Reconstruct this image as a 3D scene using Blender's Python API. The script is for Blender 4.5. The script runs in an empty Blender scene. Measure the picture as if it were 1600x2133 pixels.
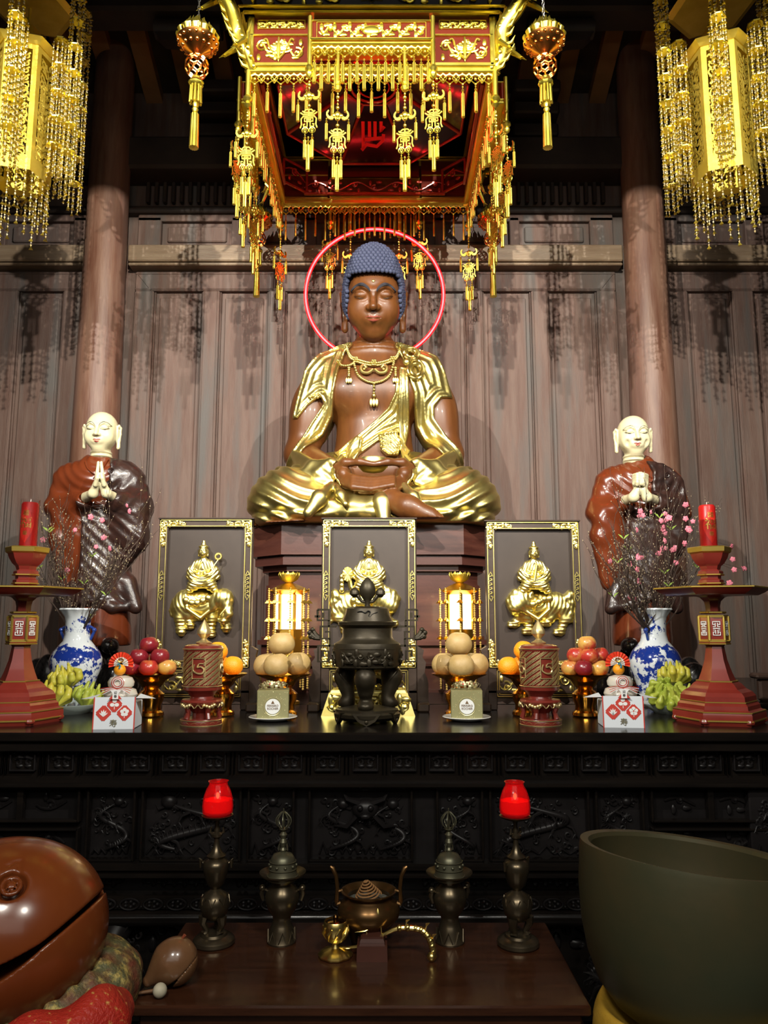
import bpy, math, random
import numpy as np
from mathutils import Vector, Matrix
from math import pi, sin, cos, tan, atan, atan2, sqrt, radians

random.seed(7)
RNG = np.random.RandomState(11)
SC = bpy.context.scene
COL = SC.collection

# ------------------------------------------------------------------ camera, world, lights, exposure
FPX = 1600.0
PITCH = radians(8.2)
CAM = (0.06, 0.0, 1.55)
cd = bpy.data.cameras.new('camera')
cam = bpy.data.objects.new('camera', cd)
COL.objects.link(cam)
cam.location = CAM
cam.rotation_euler = (pi / 2 + PITCH, 0, 0)
cd.sensor_fit = 'HORIZONTAL'
cd.sensor_width = 36.0
cd.lens = 36.0 * FPX / 1600.0
cd.clip_start = 0.02
cd.clip_end = 60
SC.camera = cam
SC.view_settings.view_transform = 'Standard'
SC.view_settings.look = 'None'
SC.view_settings.exposure = 0.0
SC.view_settings.gamma = 1.0
SC.view_settings.use_curve_mapping = False
wd = bpy.data.worlds.new('world')
SC.world = wd
wd.use_nodes = True
wd.node_tree.nodes['Background'].inputs[0].default_value = (0.55, 0.6, 0.7, 1)
wd.node_tree.nodes['Background'].inputs[1].default_value = 0.012


def add_light(name, kind, loc, power, color=(1, 1, 1), target=None, **kw):
    d = bpy.data.lights.new(name, kind)
    d.energy = power
    d.color = color
    for k, v in kw.items():
        setattr(d, k, v)
    o = bpy.data.objects.new(name, d)
    COL.objects.link(o)
    o.location = loc
    if target is not None:
        v = Vector(target) - Vector(loc)
        o.rotation_euler = v.to_track_quat('-Z', 'Y').to_euler()
    return o


# three ceiling spots just behind the first cross beam, and a broad soft fill added behind the viewer
add_light('ceiling_spot', 'SPOT', (0.0, -0.27, 4.54), 1180, (1.0, 0.95, 0.82), (0, 4.6, 3.55),
          spot_size=radians(70), spot_blend=0.5, shadow_soft_size=0.02)
add_light('ceiling_spot', 'SPOT', (-2.1, -0.27, 4.54), 1180, (1.0, 0.97, 0.89), (1.5, 5.0, 3.6),
          spot_size=radians(76), spot_blend=0.5, shadow_soft_size=0.02)
add_light('ceiling_spot', 'SPOT', (2.1, -0.27, 4.54), 1180, (1.0, 0.97, 0.89), (-1.5, 5.0, 3.6),
          spot_size=radians(76), spot_blend=0.5, shadow_soft_size=0.02)
add_light('hall_fill', 'AREA', (0.0, -2.6, 3.4), 36, (1.0, 0.96, 0.88), (0, 4.0, 2.4), shape='RECTANGLE', size=5.0, size_y=1.6)
add_light('front_fill', 'AREA', (-0.45, 0.15, 2.75), 22, (1.0, 0.95, 0.85), (-0.4, 1.9, 0.8), shape='DISK', size=0.34)  # added fill that brightens the front table, no real lamp here
add_light('front_fill', 'AREA', (0.55, 0.15, 2.75), 22, (1.0, 0.95, 0.85), (0.4, 1.9, 0.8), shape='DISK', size=0.34)  # matching added fill on the right

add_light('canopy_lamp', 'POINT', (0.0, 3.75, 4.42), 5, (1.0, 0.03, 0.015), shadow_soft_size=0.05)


# ------------------------------------------------------------------ picture measurements -> places
def W(px, py, Y):
    a = (px - 800.0) / FPX
    b = (1066.5 - py) / FPX
    t = Y / (cos(PITCH) - b * sin(PITCH))
    return (CAM[0] + a * t, Y, CAM[2] + t * (sin(PITCH) + b * cos(PITCH)))


def G(px, py, z):
    a = (px - 800.0) / FPX
    b = (1066.5 - py) / FPX
    t = (z - CAM[2]) / (sin(PITCH) + b * cos(PITCH))
    return (CAM[0] + a * t, t * (cos(PITCH) - b * sin(PITCH)), z)


# ------------------------------------------------------------------ materials
MATS = {}


def mat(name, col=(0.5, 0.5, 0.5), rough=0.5, metal=0.0, col2=None, nscale=8.0, stretch=(1, 1, 1), bump=0.0,
        bscale=60.0, coat=0.0, emit=None, estr=0.0, trans=0.0, ior=1.45, wave=None, alpha=1.0, rough2=None, spec=None,
        ramp=(0.35, 0.65), sss=0.0, ncoord='Object', bstretch=(1, 1, 1), col3=None, detail=5.0):
    if name in MATS:
        return MATS[name]
    m = bpy.data.materials.new(name)
    m.use_nodes = True
    nt = m.node_tree
    n = nt.nodes
    L = nt.links.new
    b = n['Principled BSDF']
    I = b.inputs
    I['Base Color'].default_value = (*col, 1)
    I['Roughness'].default_value = rough
    I['Metallic'].default_value = metal
    I['Coat Weight'].default_value = coat
    I['Coat Roughness'].default_value = 0.08
    I['IOR'].default_value = ior
    I['Transmission Weight'].default_value = trans
    I['Alpha'].default_value = alpha
    if sss:
        I['Subsurface Weight'].default_value = sss
        I['Subsurface Radius'].default_value = (0.02, 0.012, 0.006)
    if spec is not None:
        I['Specular IOR Level'].default_value = spec
    if emit:
        I['Emission Color'].default_value = (*emit, 1)
        I['Emission Strength'].default_value = estr
    tc = n.new('ShaderNodeTexCoord')
    if col2 is not None:
        mp = n.new('ShaderNodeMapping')
        mp.inputs['Scale'].default_value = stretch
        L(tc.outputs[ncoord], mp.inputs['Vector'])
        nz = n.new('ShaderNodeTexNoise')
        nz.inputs['Scale'].default_value = nscale
        nz.inputs['Detail'].default_value = detail
        nz.inputs['Roughness'].default_value = 0.62
        L(mp.outputs[0], nz.inputs['Vector'])
        cr = n.new('ShaderNodeValToRGB')
        cr.color_ramp.elements[0].position = ramp[0]
        cr.color_ramp.elements[1].position = ramp[1]
        cr.color_ramp.elements[0].color = (*col, 1)
        cr.color_ramp.elements[1].color = (*col2, 1)
        L(nz.outputs['Fac'], cr.inputs['Fac'])
        out = cr.outputs['Color']
        if col3 is not None:
            nz3 = n.new('ShaderNodeTexNoise')
            nz3.inputs['Scale'].default_value = nscale * 0.35
            nz3.inputs['Detail'].default_value = 3
            L(mp.outputs[0], nz3.inputs['Vector'])
            cr3 = n.new('ShaderNodeValToRGB')
            cr3.color_ramp.elements[0].position = 0.48
            cr3.color_ramp.elements[1].position = 0.68
            L(nz3.outputs['Fac'], cr3.inputs['Fac'])
            mx = n.new('ShaderNodeMix')
            mx.data_type = 'RGBA'
            L(cr3.outputs['Color'], mx.inputs[0])
            L(out, mx.inputs[6])
            mx.inputs[7].default_value = (*col3, 1)
            out = mx.outputs[2]
        L(out, b.inputs['Base Color'])
        if rough2 is not None:
            mr = n.new('ShaderNodeMapRange')
            mr.inputs['To Min'].default_value = rough
            mr.inputs['To Max'].default_value = rough2
            L(nz.outputs['Fac'], mr.inputs['Value'])
            L(mr.outputs[0], b.inputs['Roughness'])
    if bump:
        mp2 = n.new('ShaderNodeMapping')
        mp2.inputs['Scale'].default_value = bstretch
        L(tc.outputs[ncoord], mp2.inputs['Vector'])
        nb = n.new('ShaderNodeTexNoise')
        nb.inputs['Scale'].default_value = bscale
        nb.inputs['Detail'].default_value = 4
        L(mp2.outputs[0], nb.inputs['Vector'])
        bp = n.new('ShaderNodeBump')
        bp.inputs['Strength'].default_value = bump
        bp.inputs['Distance'].default_value = 0.01
        L(nb.outputs['Fac'], bp.inputs['Height'])
        L(bp.outputs[0], b.inputs['Normal'])
    MATS[name] = m
    return m


# ------------------------------------------------------------------ objects
def link_mesh(name, verts, faces, mats, parent=None, mi=None, smooth=True, sharp=None):
    me = bpy.data.meshes.new(name)
    me.from_pydata([tuple(v) for v in verts], [], [tuple(f) for f in faces])
    for m in (mats if isinstance(mats, (list, tuple)) else [mats]):
        me.materials.append(m)
    if mi is not None and len(mi) == len(me.polygons):
        me.polygons.foreach_set('material_index', np.array(mi, dtype=np.int32))
    if smooth:
        me.polygons.foreach_set('use_smooth', [True] * len(me.polygons))
        if sharp:
            me.set_sharp_from_angle(angle=radians(sharp))
    me.update()
    o = bpy.data.objects.new(name, me)
    COL.objects.link(o)
    if parent is not None:
        o.parent = parent
    return o


def tag(o, label=None, cat=None, group=None, kind=None):
    if label:
        o['label'] = label
    if cat:
        o['category'] = cat
    if group:
        o['group'] = group
    if kind:
        o['kind'] = kind
    return o


def thing(name, label, cat, loc=(0, 0, 0), rz=0.0, group=None, kind=None):
    o = bpy.data.objects.new(name, None)
    COL.objects.link(o)
    o.location = loc
    o.rotation_euler = (0, 0, rz)
    o.empty_display_size = 0.05
    return tag(o, label, cat, group, kind)


def copy_tree(o, parent=None):
    c = o.copy()
    COL.objects.link(c)
    if parent is not None:
        c.parent = parent
    for ch in list(o.children):
        copy_tree(ch, c)
    return c


def dup(o, label, loc=None, rz=None, sx=None, scale=None, group=None):
    c = copy_tree(o)
    c['label'] = label
    if loc is not None:
        c.location = loc
    if rz is not None:
        c.rotation_euler = (0, 0, rz)
    if scale is not None:
        c.scale = (scale,) * 3
    if sx is not None:
        c.scale = (sx * c.scale[0], c.scale[1], c.scale[2])
    if group:
        c['group'] = group
    return c


class MB:
    """collects shapes into one mesh; build() links it"""

    def __init__(s):
        s.v = []
        s.f = []
        s.mi = []
        s.m = 0
        s.stack = None

    def use(s, i):
        s.m = i
        return s

    def xf(s, M):
        s.stack = M
        return s

    def add(s, V, F):
        V = [Vector(v) for v in V]
        if s.stack is not None:
            V = [s.stack @ v for v in V]
        n = len(s.v)
        s.v += V
        s.f += [tuple(i + n for i in f) for f in F]
        s.mi += [s.m] * len(F)
        return s

    def box(s, x0, x1, y0, y1, z0, z1, bev=0.0):
        if bev <= 0:
            V = [(x, y, z) for z in (z0, z1) for y in (y0, y1) for x in (x0, x1)]
            F = [(0, 2, 3, 1), (4, 5, 7, 6), (0, 1, 5, 4), (2, 6, 7, 3), (0, 4, 6, 2), (1, 3, 7, 5)]
            return s.add(V, F)
        b = min(bev, abs(x1 - x0) * .45, abs(y1 - y0) * .45, abs(z1 - z0) * .45)
        V = []
        F = []
        rings = [(z0, b), (z0 + b, 0), (z1 - b, 0), (z1, b)]
        for z, ins in rings:
            a0, a1, c0, c1 = x0 + ins, x1 - ins, y0 + ins, y1 - ins
            q = b if ins == 0 else b * .5
            V += [(a0 + q, c0, z), (a1 - q, c0, z), (a1, c0 + q, z), (a1, c1 - q, z), (a1 - q, c1, z), (a0 + q, c1, z),
                  (a0, c1 - q, z), (a0, c0 + q, z)]
        for k in range(3):
            for i in range(8):
                j = (i + 1) % 8
                F.append((k * 8 + i, k * 8 + j, k * 8 + 8 + j, k * 8 + 8 + i))
        F.append(tuple(range(7, -1, -1)))
        F.append(tuple(range(24, 32)))
        return s.add(V, F)

    def lathe(s, prof, seg=32, c=(0, 0, 0), mod=None, sx=1.0, sy=1.0, rot=0.0, cap=True, arc=None):
        """prof: list of (r, z); mod(theta, t, r) -> r"""
        V = []
        F = []
        n = len(prof)
        full = arc is None
        m = seg if full else seg + 1
        for k, (r, z) in enumerate(prof):
            for i in range(m):
                th = rot + (2 * pi * i / seg if full else arc[0] + (arc[1] - arc[0]) * i / seg)
                rr = mod(th, k / max(1, n - 1), r) if mod else r
                V.append((c[0] + sx * rr * cos(th), c[1] + sy * rr * sin(th), c[2] + z))
        for k in range(n - 1):
            for i in range(seg):
                j = (i + 1) % m
                F.append((k * m + i, k * m + j, (k + 1) * m + j, (k + 1) * m + i))
        if cap and full:
            if prof[0][0] > 1e-5:
                F.append(tuple(range(seg - 1, -1, -1)))
            if prof[-1][0] > 1e-5:
                F.append(tuple((n - 1) * seg + i for i in range(seg)))
        return s.add(V, F)

    def sphere(s, c, r, seg=16, rings=10, squash=(1, 1, 1)):
        pr = [(max(1e-6, r * sin(pi * k / rings)), -r * cos(pi * k / rings)) for k in range(rings + 1)]
        V = []
        F = []
        for rr, z in pr:
            for i in range(seg):
                th = 2 * pi * i / seg
                V.append((c[0] + squash[0] * rr * cos(th), c[1] + squash[1] * rr * sin(th), c[2] + squash[2] * z))
        for k in range(rings):
            for i in range(seg):
                j = (i + 1) % seg
                F.append((k * seg + i, k * seg + j, (k + 1) * seg + j, (k + 1) * seg + i))
        return s.add(V, F)

    def tube(s, pts, r, seg=8, closed=False, flat=1.0, up=None, cap=True):
        pts = [Vector(p) for p in pts]
        n = len(pts)
        R = r if hasattr(r, '__len__') else [r] * n
        V = []
        F = []
        ref = Vector(up) if up is not None else None
        prev = None
        for k, p in enumerate(pts):
            if closed:
                t = pts[(k + 1) % n] - pts[k - 1]
            else:
                t = pts[min(k + 1, n - 1)] - pts[max(k - 1, 0)]
            if t.length < 1e-9:
                t = Vector((0, 0, 1))
            t.normalize()
            if ref is not None:
                a = ref - t * ref.dot(t)
                if a.length < 1e-4:
                    a = Vector((1, 0, 0)) - t * t.x
            elif prev is None:
                a = Vector((0, 0, 1)) if abs(t.z) < .9 else Vector((1, 0, 0))
                a = a - t * a.dot(t)
            else:
                a = prev - t * prev.dot(t)
                if a.length < 1e-5:
                    a = Vector((1, 0, 0)) - t * t.x
            a.normalize()
            prev = a
            b = t.cross(a)
            for i in range(seg):
                th = 2 * pi * i / seg
                V.append(p + a * (R[k] * cos(th) * flat) + b * (R[k] * sin(th)))
        kk = n if closed else n - 1
        for k in range(kk):
            k2 = (k + 1) % n
            for i in range(seg):
                j = (i + 1) % seg
                F.append((k * seg + i, k * seg + j, k2 * seg + j, k2 * seg + i))
        if not closed and cap:
            F.append(tuple(range(seg - 1, -1, -1)))
            F.append(tuple((n - 1) * seg + i for i in range(seg)))
        return s.add(V, F)

    def prism(s, poly, y0, y1, plane='xz'):
        """extrude a 2D outline; plane xz -> along y, xy -> along z"""
        n = len(poly)
        if plane == 'xz':
            V = [(a, y0, b) for a, b in poly] + [(a, y1, b) for a, b in poly]
        elif plane == 'xy':
            V = [(a, b, y0) for a, b in poly] + [(a, b, y1) for a, b in poly]
        else:
            V = [(y0, a, b) for a, b in poly] + [(y1, a, b) for a, b in poly]
        F = [tuple(range(n)), tuple(range(2 * n - 1, n - 1, -1))]
        for i in range(n):
            j = (i + 1) % n
            F.append((j, i, n + i, n + j))
        return s.add(V, F)

    def build(s, name, mats, parent=None, smooth=True, sharp=38, loc=None):
        o = link_mesh(name, s.v, s.f, mats, parent, s.mi if isinstance(mats, (list, tuple)) else None, smooth, sharp)
        if loc is not None:
            o.location = loc
        return o


def cr_spline(pts, n=8, closed=False):
    """Catmull-Rom through points (any dimension)"""
    P = [np.array(p, float) for p in pts]
    out = []
    N = len(P)
    rng = range(N if closed else N - 1)
    for i in rng:
        if closed:
            p0, p1, p2, p3 = P[i - 1], P[i], P[(i + 1) % N], P[(i + 2) % N]
        else:
            p0, p1, p2, p3 = P[max(i - 1, 0)], P[i], P[i + 1], P[min(i + 2, N - 1)]
        for k in range(n):
            t = k / n
            out.append(0.5 * ((2 * p1) + (-p0 + p2) * t + (2 * p0 - 5 * p1 + 4 * p2 - p3) * t * t + (-p0 + 3 * p1 - 3 * p2 + p3) * t ** 3))
    if not closed:
        out.append(P[-1])
    return [tuple(float(c) for c in q) for q in out]


# ------------------------------------------------------------------ implicit modelling (smooth, continuous carved bodies)
def v3(P, c):
    return P[0] - c[0], P[1] - c[1], P[2] - c[2]


def s_ell(c, r, rx=0.0, ry=0.0, rz=0.0):
    M = None
    if rx or ry or rz:
        M = np.array((Matrix.Rotation(rz, 3, 'Z') @ Matrix.Rotation(ry, 3, 'Y') @ Matrix.Rotation(rx, 3, 'X')).transposed())
    r = np.array(r, dtype=np.float32)

    def f(P):
        x, y, z = v3(P, c)
        if M is not None:
            x, y, z = (M[0, 0] * x + M[0, 1] * y + M[0, 2] * z, M[1, 0] * x + M[1, 1] * y + M[1, 2] * z,
                       M[2, 0] * x + M[2, 1] * y + M[2, 2] * z)
        k0 = np.sqrt((x / r[0]) ** 2 + (y / r[1]) ** 2 + (z / r[2]) ** 2)
        k1 = np.sqrt((x / r[0] ** 2) ** 2 + (y / r[1] ** 2) ** 2 + (z / r[2] ** 2) ** 2) + 1e-9
        return k0 * (k0 - 1.0) / k1
    return f


def s_cap(a, b, ra, rb=None):
    rb = ra if rb is None else rb
    a = np.array(a, float)
    b = np.array(b, float)
    d = b - a
    dd = float(d.dot(d)) + 1e-12

    def f(P):
        x, y, z = v3(P, a)
        t = np.clip((x * d[0] + y * d[1] + z * d[2]) / dd, 0, 1)
        return np.sqrt((x - t * d[0]) ** 2 + (y - t * d[1]) ** 2 + (z - t * d[2]) ** 2) - (ra + (rb - ra) * t)
    return f


def s_path(pts, rad, k=0.0):
    rad = rad if hasattr(rad, '__len__') else [rad] * len(pts)
    fs = [s_cap(pts[i], pts[i + 1], rad[i], rad[i + 1]) for i in range(len(pts) - 1)]
    return s_min(fs, k)


def s_min(fs, k=0.0):
    def f(P):
        d = fs[0](P)
        for g in fs[1:]:
            e = g(P)
            if k > 0:
                h = np.maximum(k - np.abs(d - e), 0) / k
                d = np.minimum(d, e) - h * h * k * 0.25
            else:
                d = np.minimum(d, e)
        return d
    return f


def s_max(f1, f2, k=0.0):
    def f(P):
        a = f1(P)
        b = f2(P)
        if k > 0:
            h = np.maximum(k - np.abs(a - b), 0) / k
            return np.maximum(a, b) + h * h * k * 0.25
        return np.maximum(a, b)
    return f


def s_sub(f1, f2, k=0.0):
    return s_max(f1, lambda P: -f2(P), k)


def s_off(f1, r):
    return lambda P: f1(P) - r


def s_box(c, h, r=0.0, rz=0.0):
    ca, sa = cos(-rz), sin(-rz)

    def f(P):
        x, y, z = v3(P, c)
        if rz:
            x, y = ca * x - sa * y, sa * x + ca * y
        qx, qy, qz = np.abs(x) - h[0] + r, np.abs(y) - h[1] + r, np.abs(z) - h[2] + r
        return np.sqrt(np.maximum(qx, 0) ** 2 + np.maximum(qy, 0) ** 2 + np.maximum(qz, 0) ** 2) + np.minimum(
            np.maximum(qx, np.maximum(qy, qz)), 0) - r
    return f


def poly_sd(x, y, pts):
    """signed distance to a 2D polygon, negative inside"""
    n = len(pts)
    d = np.full(x.shape, 1e9, dtype=np.float32)
    s = np.ones(x.shape, dtype=np.float32)
    for i in range(n):
        a = pts[i]
        b = pts[i - 1]
        ex, ey = b[0] - a[0], b[1] - a[1]
        wx, wy = x - a[0], y - a[1]
        t = np.clip((wx * ex + wy * ey) / (ex * ex + ey * ey + 1e-12), 0, 1)
        d = np.minimum(d, (wx - ex * t) ** 2 + (wy - ey * t) ** 2)
        c1 = y >= a[1]
        c2 = y < b[1]
        c3 = ex * wy > ey * wx
        flip = (c1 & c2 & c3) | (~c1 & ~c2 & ~c3)
        s = np.where(flip, -s, s)
    return s * np.sqrt(d)


def s_poly(pts, axis='y'):
    """infinite prism through a 2D outline given in xz (axis y)"""
    if axis == 'y':
        return lambda P: poly_sd(P[0], P[2], pts)
    return lambda P: poly_sd(P[0], P[1], pts)


def s_mesh(name, f, lo, hi, vox, mats, parent=None, pick=None, lip=1.6, origin=(0, 0, 0), smooth=1):
    """surface nets over the zero set of f; only blocks near the surface are evaluated finely"""
    lo = np.array(lo, float)
    hi = np.array(hi, float)
    B = 8
    nb = np.maximum(1, np.ceil((hi - lo) / (vox * B)).astype(int))
    n = nb * B + 1
    cx = [lo[a] + (np.arange(nb[a]) + 0.5) * B * vox for a in range(3)]
    X, Y, Z = np.meshgrid(*cx, indexing='ij')
    fc = f((X.ravel().astype(np.float32), Y.ravel().astype(np.float32), Z.ravel().astype(np.float32))).reshape(nb)
    keep = np.abs(fc) < lip * B * vox * 0.5 * 1.75
    V = np.repeat(np.repeat(np.repeat(np.where(fc > 0, 1.0, -1.0).astype(np.float32), B, 0), B, 1), B, 2)
    V = np.pad(V, ((0, 1), (0, 1), (0, 1)), mode='edge')
    ii = np.argwhere(keep)
    if len(ii) == 0:
        raise ValueError('empty shape ' + name)
    loc = np.stack(np.meshgrid(np.arange(B + 1), np.arange(B + 1), np.arange(B + 1), indexing='ij'), -1).reshape(-1, 3)
    for s0 in range(0, len(ii), 400):
        part = ii[s0:s0 + 400]
        idx = (part[:, None, :] * B + loc[None]).reshape(-1, 3)
        Pp = (lo + idx * vox).astype(np.float32)
        val = f((Pp[:, 0], Pp[:, 1], Pp[:, 2]))
        V[idx[:, 0], idx[:, 1], idx[:, 2]] = val
    V[0], V[-1], V[:, 0], V[:, -1], V[:, :, 0], V[:, :, -1] = [np.maximum(q, 1e-4) for q in
                                                             (V[0], V[-1], V[:, 0], V[:, -1], V[:, :, 0], V[:, :, -1])]
    S = V < 0
    cnt = sum(S[a:n[0] - 1 + a, b:n[1] - 1 + b, c:n[2] - 1 + c].astype(np.int8) for a in (0, 1) for b in (0, 1) for c in (0, 1))
    act = (cnt > 0) & (cnt < 8)
    cells = np.argwhere(act)
    acc = np.zeros((len(cells), 3))
    num = np.zeros(len(cells))
    i, j, k = cells.T
    for ax in range(3):
        o = [a for a in range(3) if a != ax]
        for u in (0, 1):
            for w in (0, 1):
                off = [0, 0, 0]
                off[o[0]] = u
                off[o[1]] = w
                a = V[i + off[0], j + off[1], k + off[2]]
                off2 = list(off)
                off2[ax] = 1
                b = V[i + off2[0], j + off2[1], k + off2[2]]
                cr = (a < 0) != (b < 0)
                t = np.where(cr, a / np.where(cr, a - b, 1), 0)
                q = np.zeros((len(cells), 3))
                q[:, o[0]] = u
                q[:, o[1]] = w
                q[:, ax] = t
                acc[cr] += q[cr]
                num[cr] += 1
    vert = lo + (cells + acc / np.maximum(num, 1)[:, None]) * vox
    ids = np.full(act.shape, -1, dtype=np.int64)
    ids[i, j, k] = np.arange(len(cells))
    faces = []
    for ax in range(3):
        o1, o2 = (ax + 1) % 3, (ax + 2) % 3
        sl = [slice(1, -1)] * 3
        sl[ax] = slice(0, -1)
        sl2 = list(sl)
        sl2[ax] = slice(1, None)
        A = S[tuple(sl)]
        Bm = S[tuple(sl2)]
        e = np.argwhere(A != Bm)
        if len(e) == 0:
            continue
        flip = A[e[:, 0], e[:, 1], e[:, 2]]
        e = e + np.array([1 if a != ax else 0 for a in range(3)])
        q = []
        for u, w in ((0, 0), (1, 0), (1, 1), (0, 1)):
            c = e.copy()
            c[:, o1] -= u
            c[:, o2] -= w
            q.append(ids[c[:, 0], c[:, 1], c[:, 2]])
        q = np.stack(q, 1)
        q = np.where(flip[:, None], q, q[:, ::-1])
        faces.append(q)
    F = np.concatenate(faces)
    F = F[(F >= 0).all(1)]
    vert = vert - np.array(origin)
    me = bpy.data.meshes.new(name)
    me.vertices.add(len(vert))
    me.vertices.foreach_set('co', vert.astype(np.float32).ravel())
    me.loops.add(len(F) * 4)
    me.loops.foreach_set('vertex_index', F.astype(np.int32).ravel())
    me.polygons.add(len(F))
    me.polygons.foreach_set('loop_start', (np.arange(len(F)) * 4).astype(np.int32))
    me.polygons.foreach_set('loop_total', np.full(len(F), 4, dtype=np.int32))
    me.polygons.foreach_set('use_smooth', np.ones(len(F), dtype=bool))
    for m in (mats if isinstance(mats, (list, tuple)) else [mats]):
        me.materials.append(m)
    if pick is not None:
        cen = vert[F].mean(1) + np.array(origin)
        me.polygons.foreach_set('material_index', pick(cen[:, 0], cen[:, 1], cen[:, 2]).astype(np.int32))
    me.update(calc_edges=True)
    me.validate()
    ob = bpy.data.objects.new(name, me)
    COL.objects.link(ob)
    if parent is not None:
        ob.parent = parent
    return ob


def text_mesh(name, txt, size, depth, m, parent=None, loc=(0, 0, 0), rot=(pi / 2, 0, 0), sx=1.0):
    cu = bpy.data.curves.new(name, 'FONT')
    cu.body = txt
    cu.size = size
    cu.extrude = depth
    cu.align_x = 'CENTER'
    cu.align_y = 'CENTER'
    cu.resolution_u = 3
    tmp = bpy.data.objects.new(name + '_tmp', cu)
    COL.objects.link(tmp)
    dg = bpy.context.evaluated_depsgraph_get()
    dg.update()
    me = bpy.data.meshes.new_from_object(tmp.evaluated_get(dg))
    bpy.data.objects.remove(tmp)
    me.materials.clear()
    me.materials.append(m)
    o = bpy.data.objects.new(name, me)
    COL.objects.link(o)
    o.location = loc
    o.rotation_euler = rot
    o.scale = (sx, 1, 1)
    if parent is not None:
        o.parent = parent
    return o


# common materials
GOLD = mat('gilding', (0.83, 0.58, 0.13), 0.27, 1.0, col2=(0.95, 0.72, 0.22), nscale=14, rough2=0.36, bump=0.05, bscale=40)
GOLDL = mat('pale_gilding', (0.74, 0.60, 0.22), 0.30, 1.0, col2=(0.86, 0.72, 0.33), nscale=9, rough2=0.42, bump=0.04, bscale=30)
GOLDS = mat('lacquer_gold', (0.82, 0.50, 0.08), 0.3, 1.0)
YPLATE = mat('yellow_gold_sheet', (0.58, 0.42, 0.05), 0.48, 0.85, col2=(0.70, 0.53, 0.09), nscale=6, bump=0.1, bscale=20)
COPPER = mat('copper_red_gold', (0.72, 0.22, 0.05), 0.22, 1.0, col2=(0.85, 0.36, 0.08), nscale=5)
BRONZE = mat('dark_bronze', (0.026, 0.020, 0.012), 0.38, 0.6, col2=(0.048, 0.038, 0.022), nscale=7, bump=0.05, bscale=50, rough2=0.5)
BRONZEB = mat('brown_bronze', (0.10, 0.052, 0.018), 0.3, 0.8, col2=(0.16, 0.085, 0.03), nscale=6)
REDLAC = mat('red_lacquer', (0.17, 0.018, 0.012), 0.3, 0.0, col2=(0.22, 0.028, 0.018), nscale=6, coat=0.4)
BLACKW = mat('black_lacquered_wood', (0.006, 0.005, 0.0045), 0.2, 0.0, col2=(0.010, 0.0075, 0.006), nscale=5, stretch=(1, 6, 6), spec=0.4, bump=0.02)
CARVED = mat('black_carved_wood', (0.008, 0.007, 0.007), 0.38, 0.0, col2=(0.013, 0.011, 0.011), nscale=8, spec=0.3)
DARKW = mat('dark_brown_wood', (0.030, 0.017, 0.012), 0.4, 0.0, col2=(0.05, 0.028, 0.02), nscale=4, stretch=(1, 1, 8), bump=0.05)
TABLEW = mat('red_brown_table_wood', (0.028, 0.009, 0.004), 0.26, 0.0, col2=(0.052, 0.018, 0.008), nscale=6, stretch=(1, 9, 9), coat=0.25, bump=0.03)
# ------------------------------------------------------------------ the setting
WALLY = 5.12
WALLW = mat('aged_wall_wood', (0.108, 0.062, 0.048), 0.55, 0.0, col2=(0.145, 0.096, 0.077), nscale=5.0, stretch=(5.0, 1, 0.5),
            bump=0.22, bscale=30, bstretch=(6, 1, 0.6), col3=(0.10, 0.088, 0.080), spec=0.3, rough2=0.75)
WALLH = mat('aged_beam_wood', (0.19, 0.125, 0.075), 0.5, 0.0, col2=(0.27, 0.195, 0.125), nscale=4.0, stretch=(0.6, 1, 6.0),
            bump=0.25, bscale=30, bstretch=(0.6, 1, 8))
WALLD = mat('dark_roof_wood', (0.020, 0.013, 0.010), 0.6, 0.0, col2=(0.035, 0.022, 0.016), nscale=4, bump=0.1)
PILW = mat('pillar_wood', (0.11, 0.045, 0.027), 0.45, 0.0, col2=(0.19, 0.105, 0.070), nscale=5.0, stretch=(3, 3, 0.35),
           bump=0.15, bscale=20, bstretch=(4, 4, 0.5), col3=(0.13, 0.075, 0.06), spec=0.4)
RAFT = mat('rafter_wood', (0.20, 0.09, 0.03), 0.7, 0.0, col2=(0.26, 0.12, 0.045), nscale=4)


def structure(o):
    o['kind'] = 'structure'
    return o


b = MB()
b.box(-4, 4, -4.5, 5.4, -0.06, 0.0)
structure(b.build('floor', mat('floor_stone', (0.06, 0.05, 0.045), 0.4, col2=(0.09, 0.08, 0.07), nscale=3), smooth=False))

# wall of framed panels: one board plane plus raised stiles, mitred frames and moulding strips
b = MB()
b.box(-4, 4, WALLY + 0.02, WALLY + 0.12, 0, 6.2)
structure(b.build('wall_back', WALLW, smooth=False))
b = MB()
ZB0, ZB1 = W(400, 560, WALLY)[2], W(400, 523, WALLY)[2]   # beam underside / top
ZT0, ZT1 = ZB1, W(400, 455, WALLY)[2]                      # small panel row
zp = W(400, 608, WALLY)[2]                                 # top of the tall panels
zr = ZB0 - 0.03


def stile(x0, x1, z0, z1, y=WALLY - 0.02):
    b.box(x0, x1, y, WALLY + 0.03, z0, z1, 0.006)
    w = 0.010
    for e in (x0 - w, x1):
        b.box(e, e + w, y + 0.018, WALLY + 0.03, z0, z1, 0.004)
    for e in (x0 + 0.012, x1 - 0.018):
        b.box(e, e + 0.006, y - 0.004, y + 0.01, z0, z1, 0.003)


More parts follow.
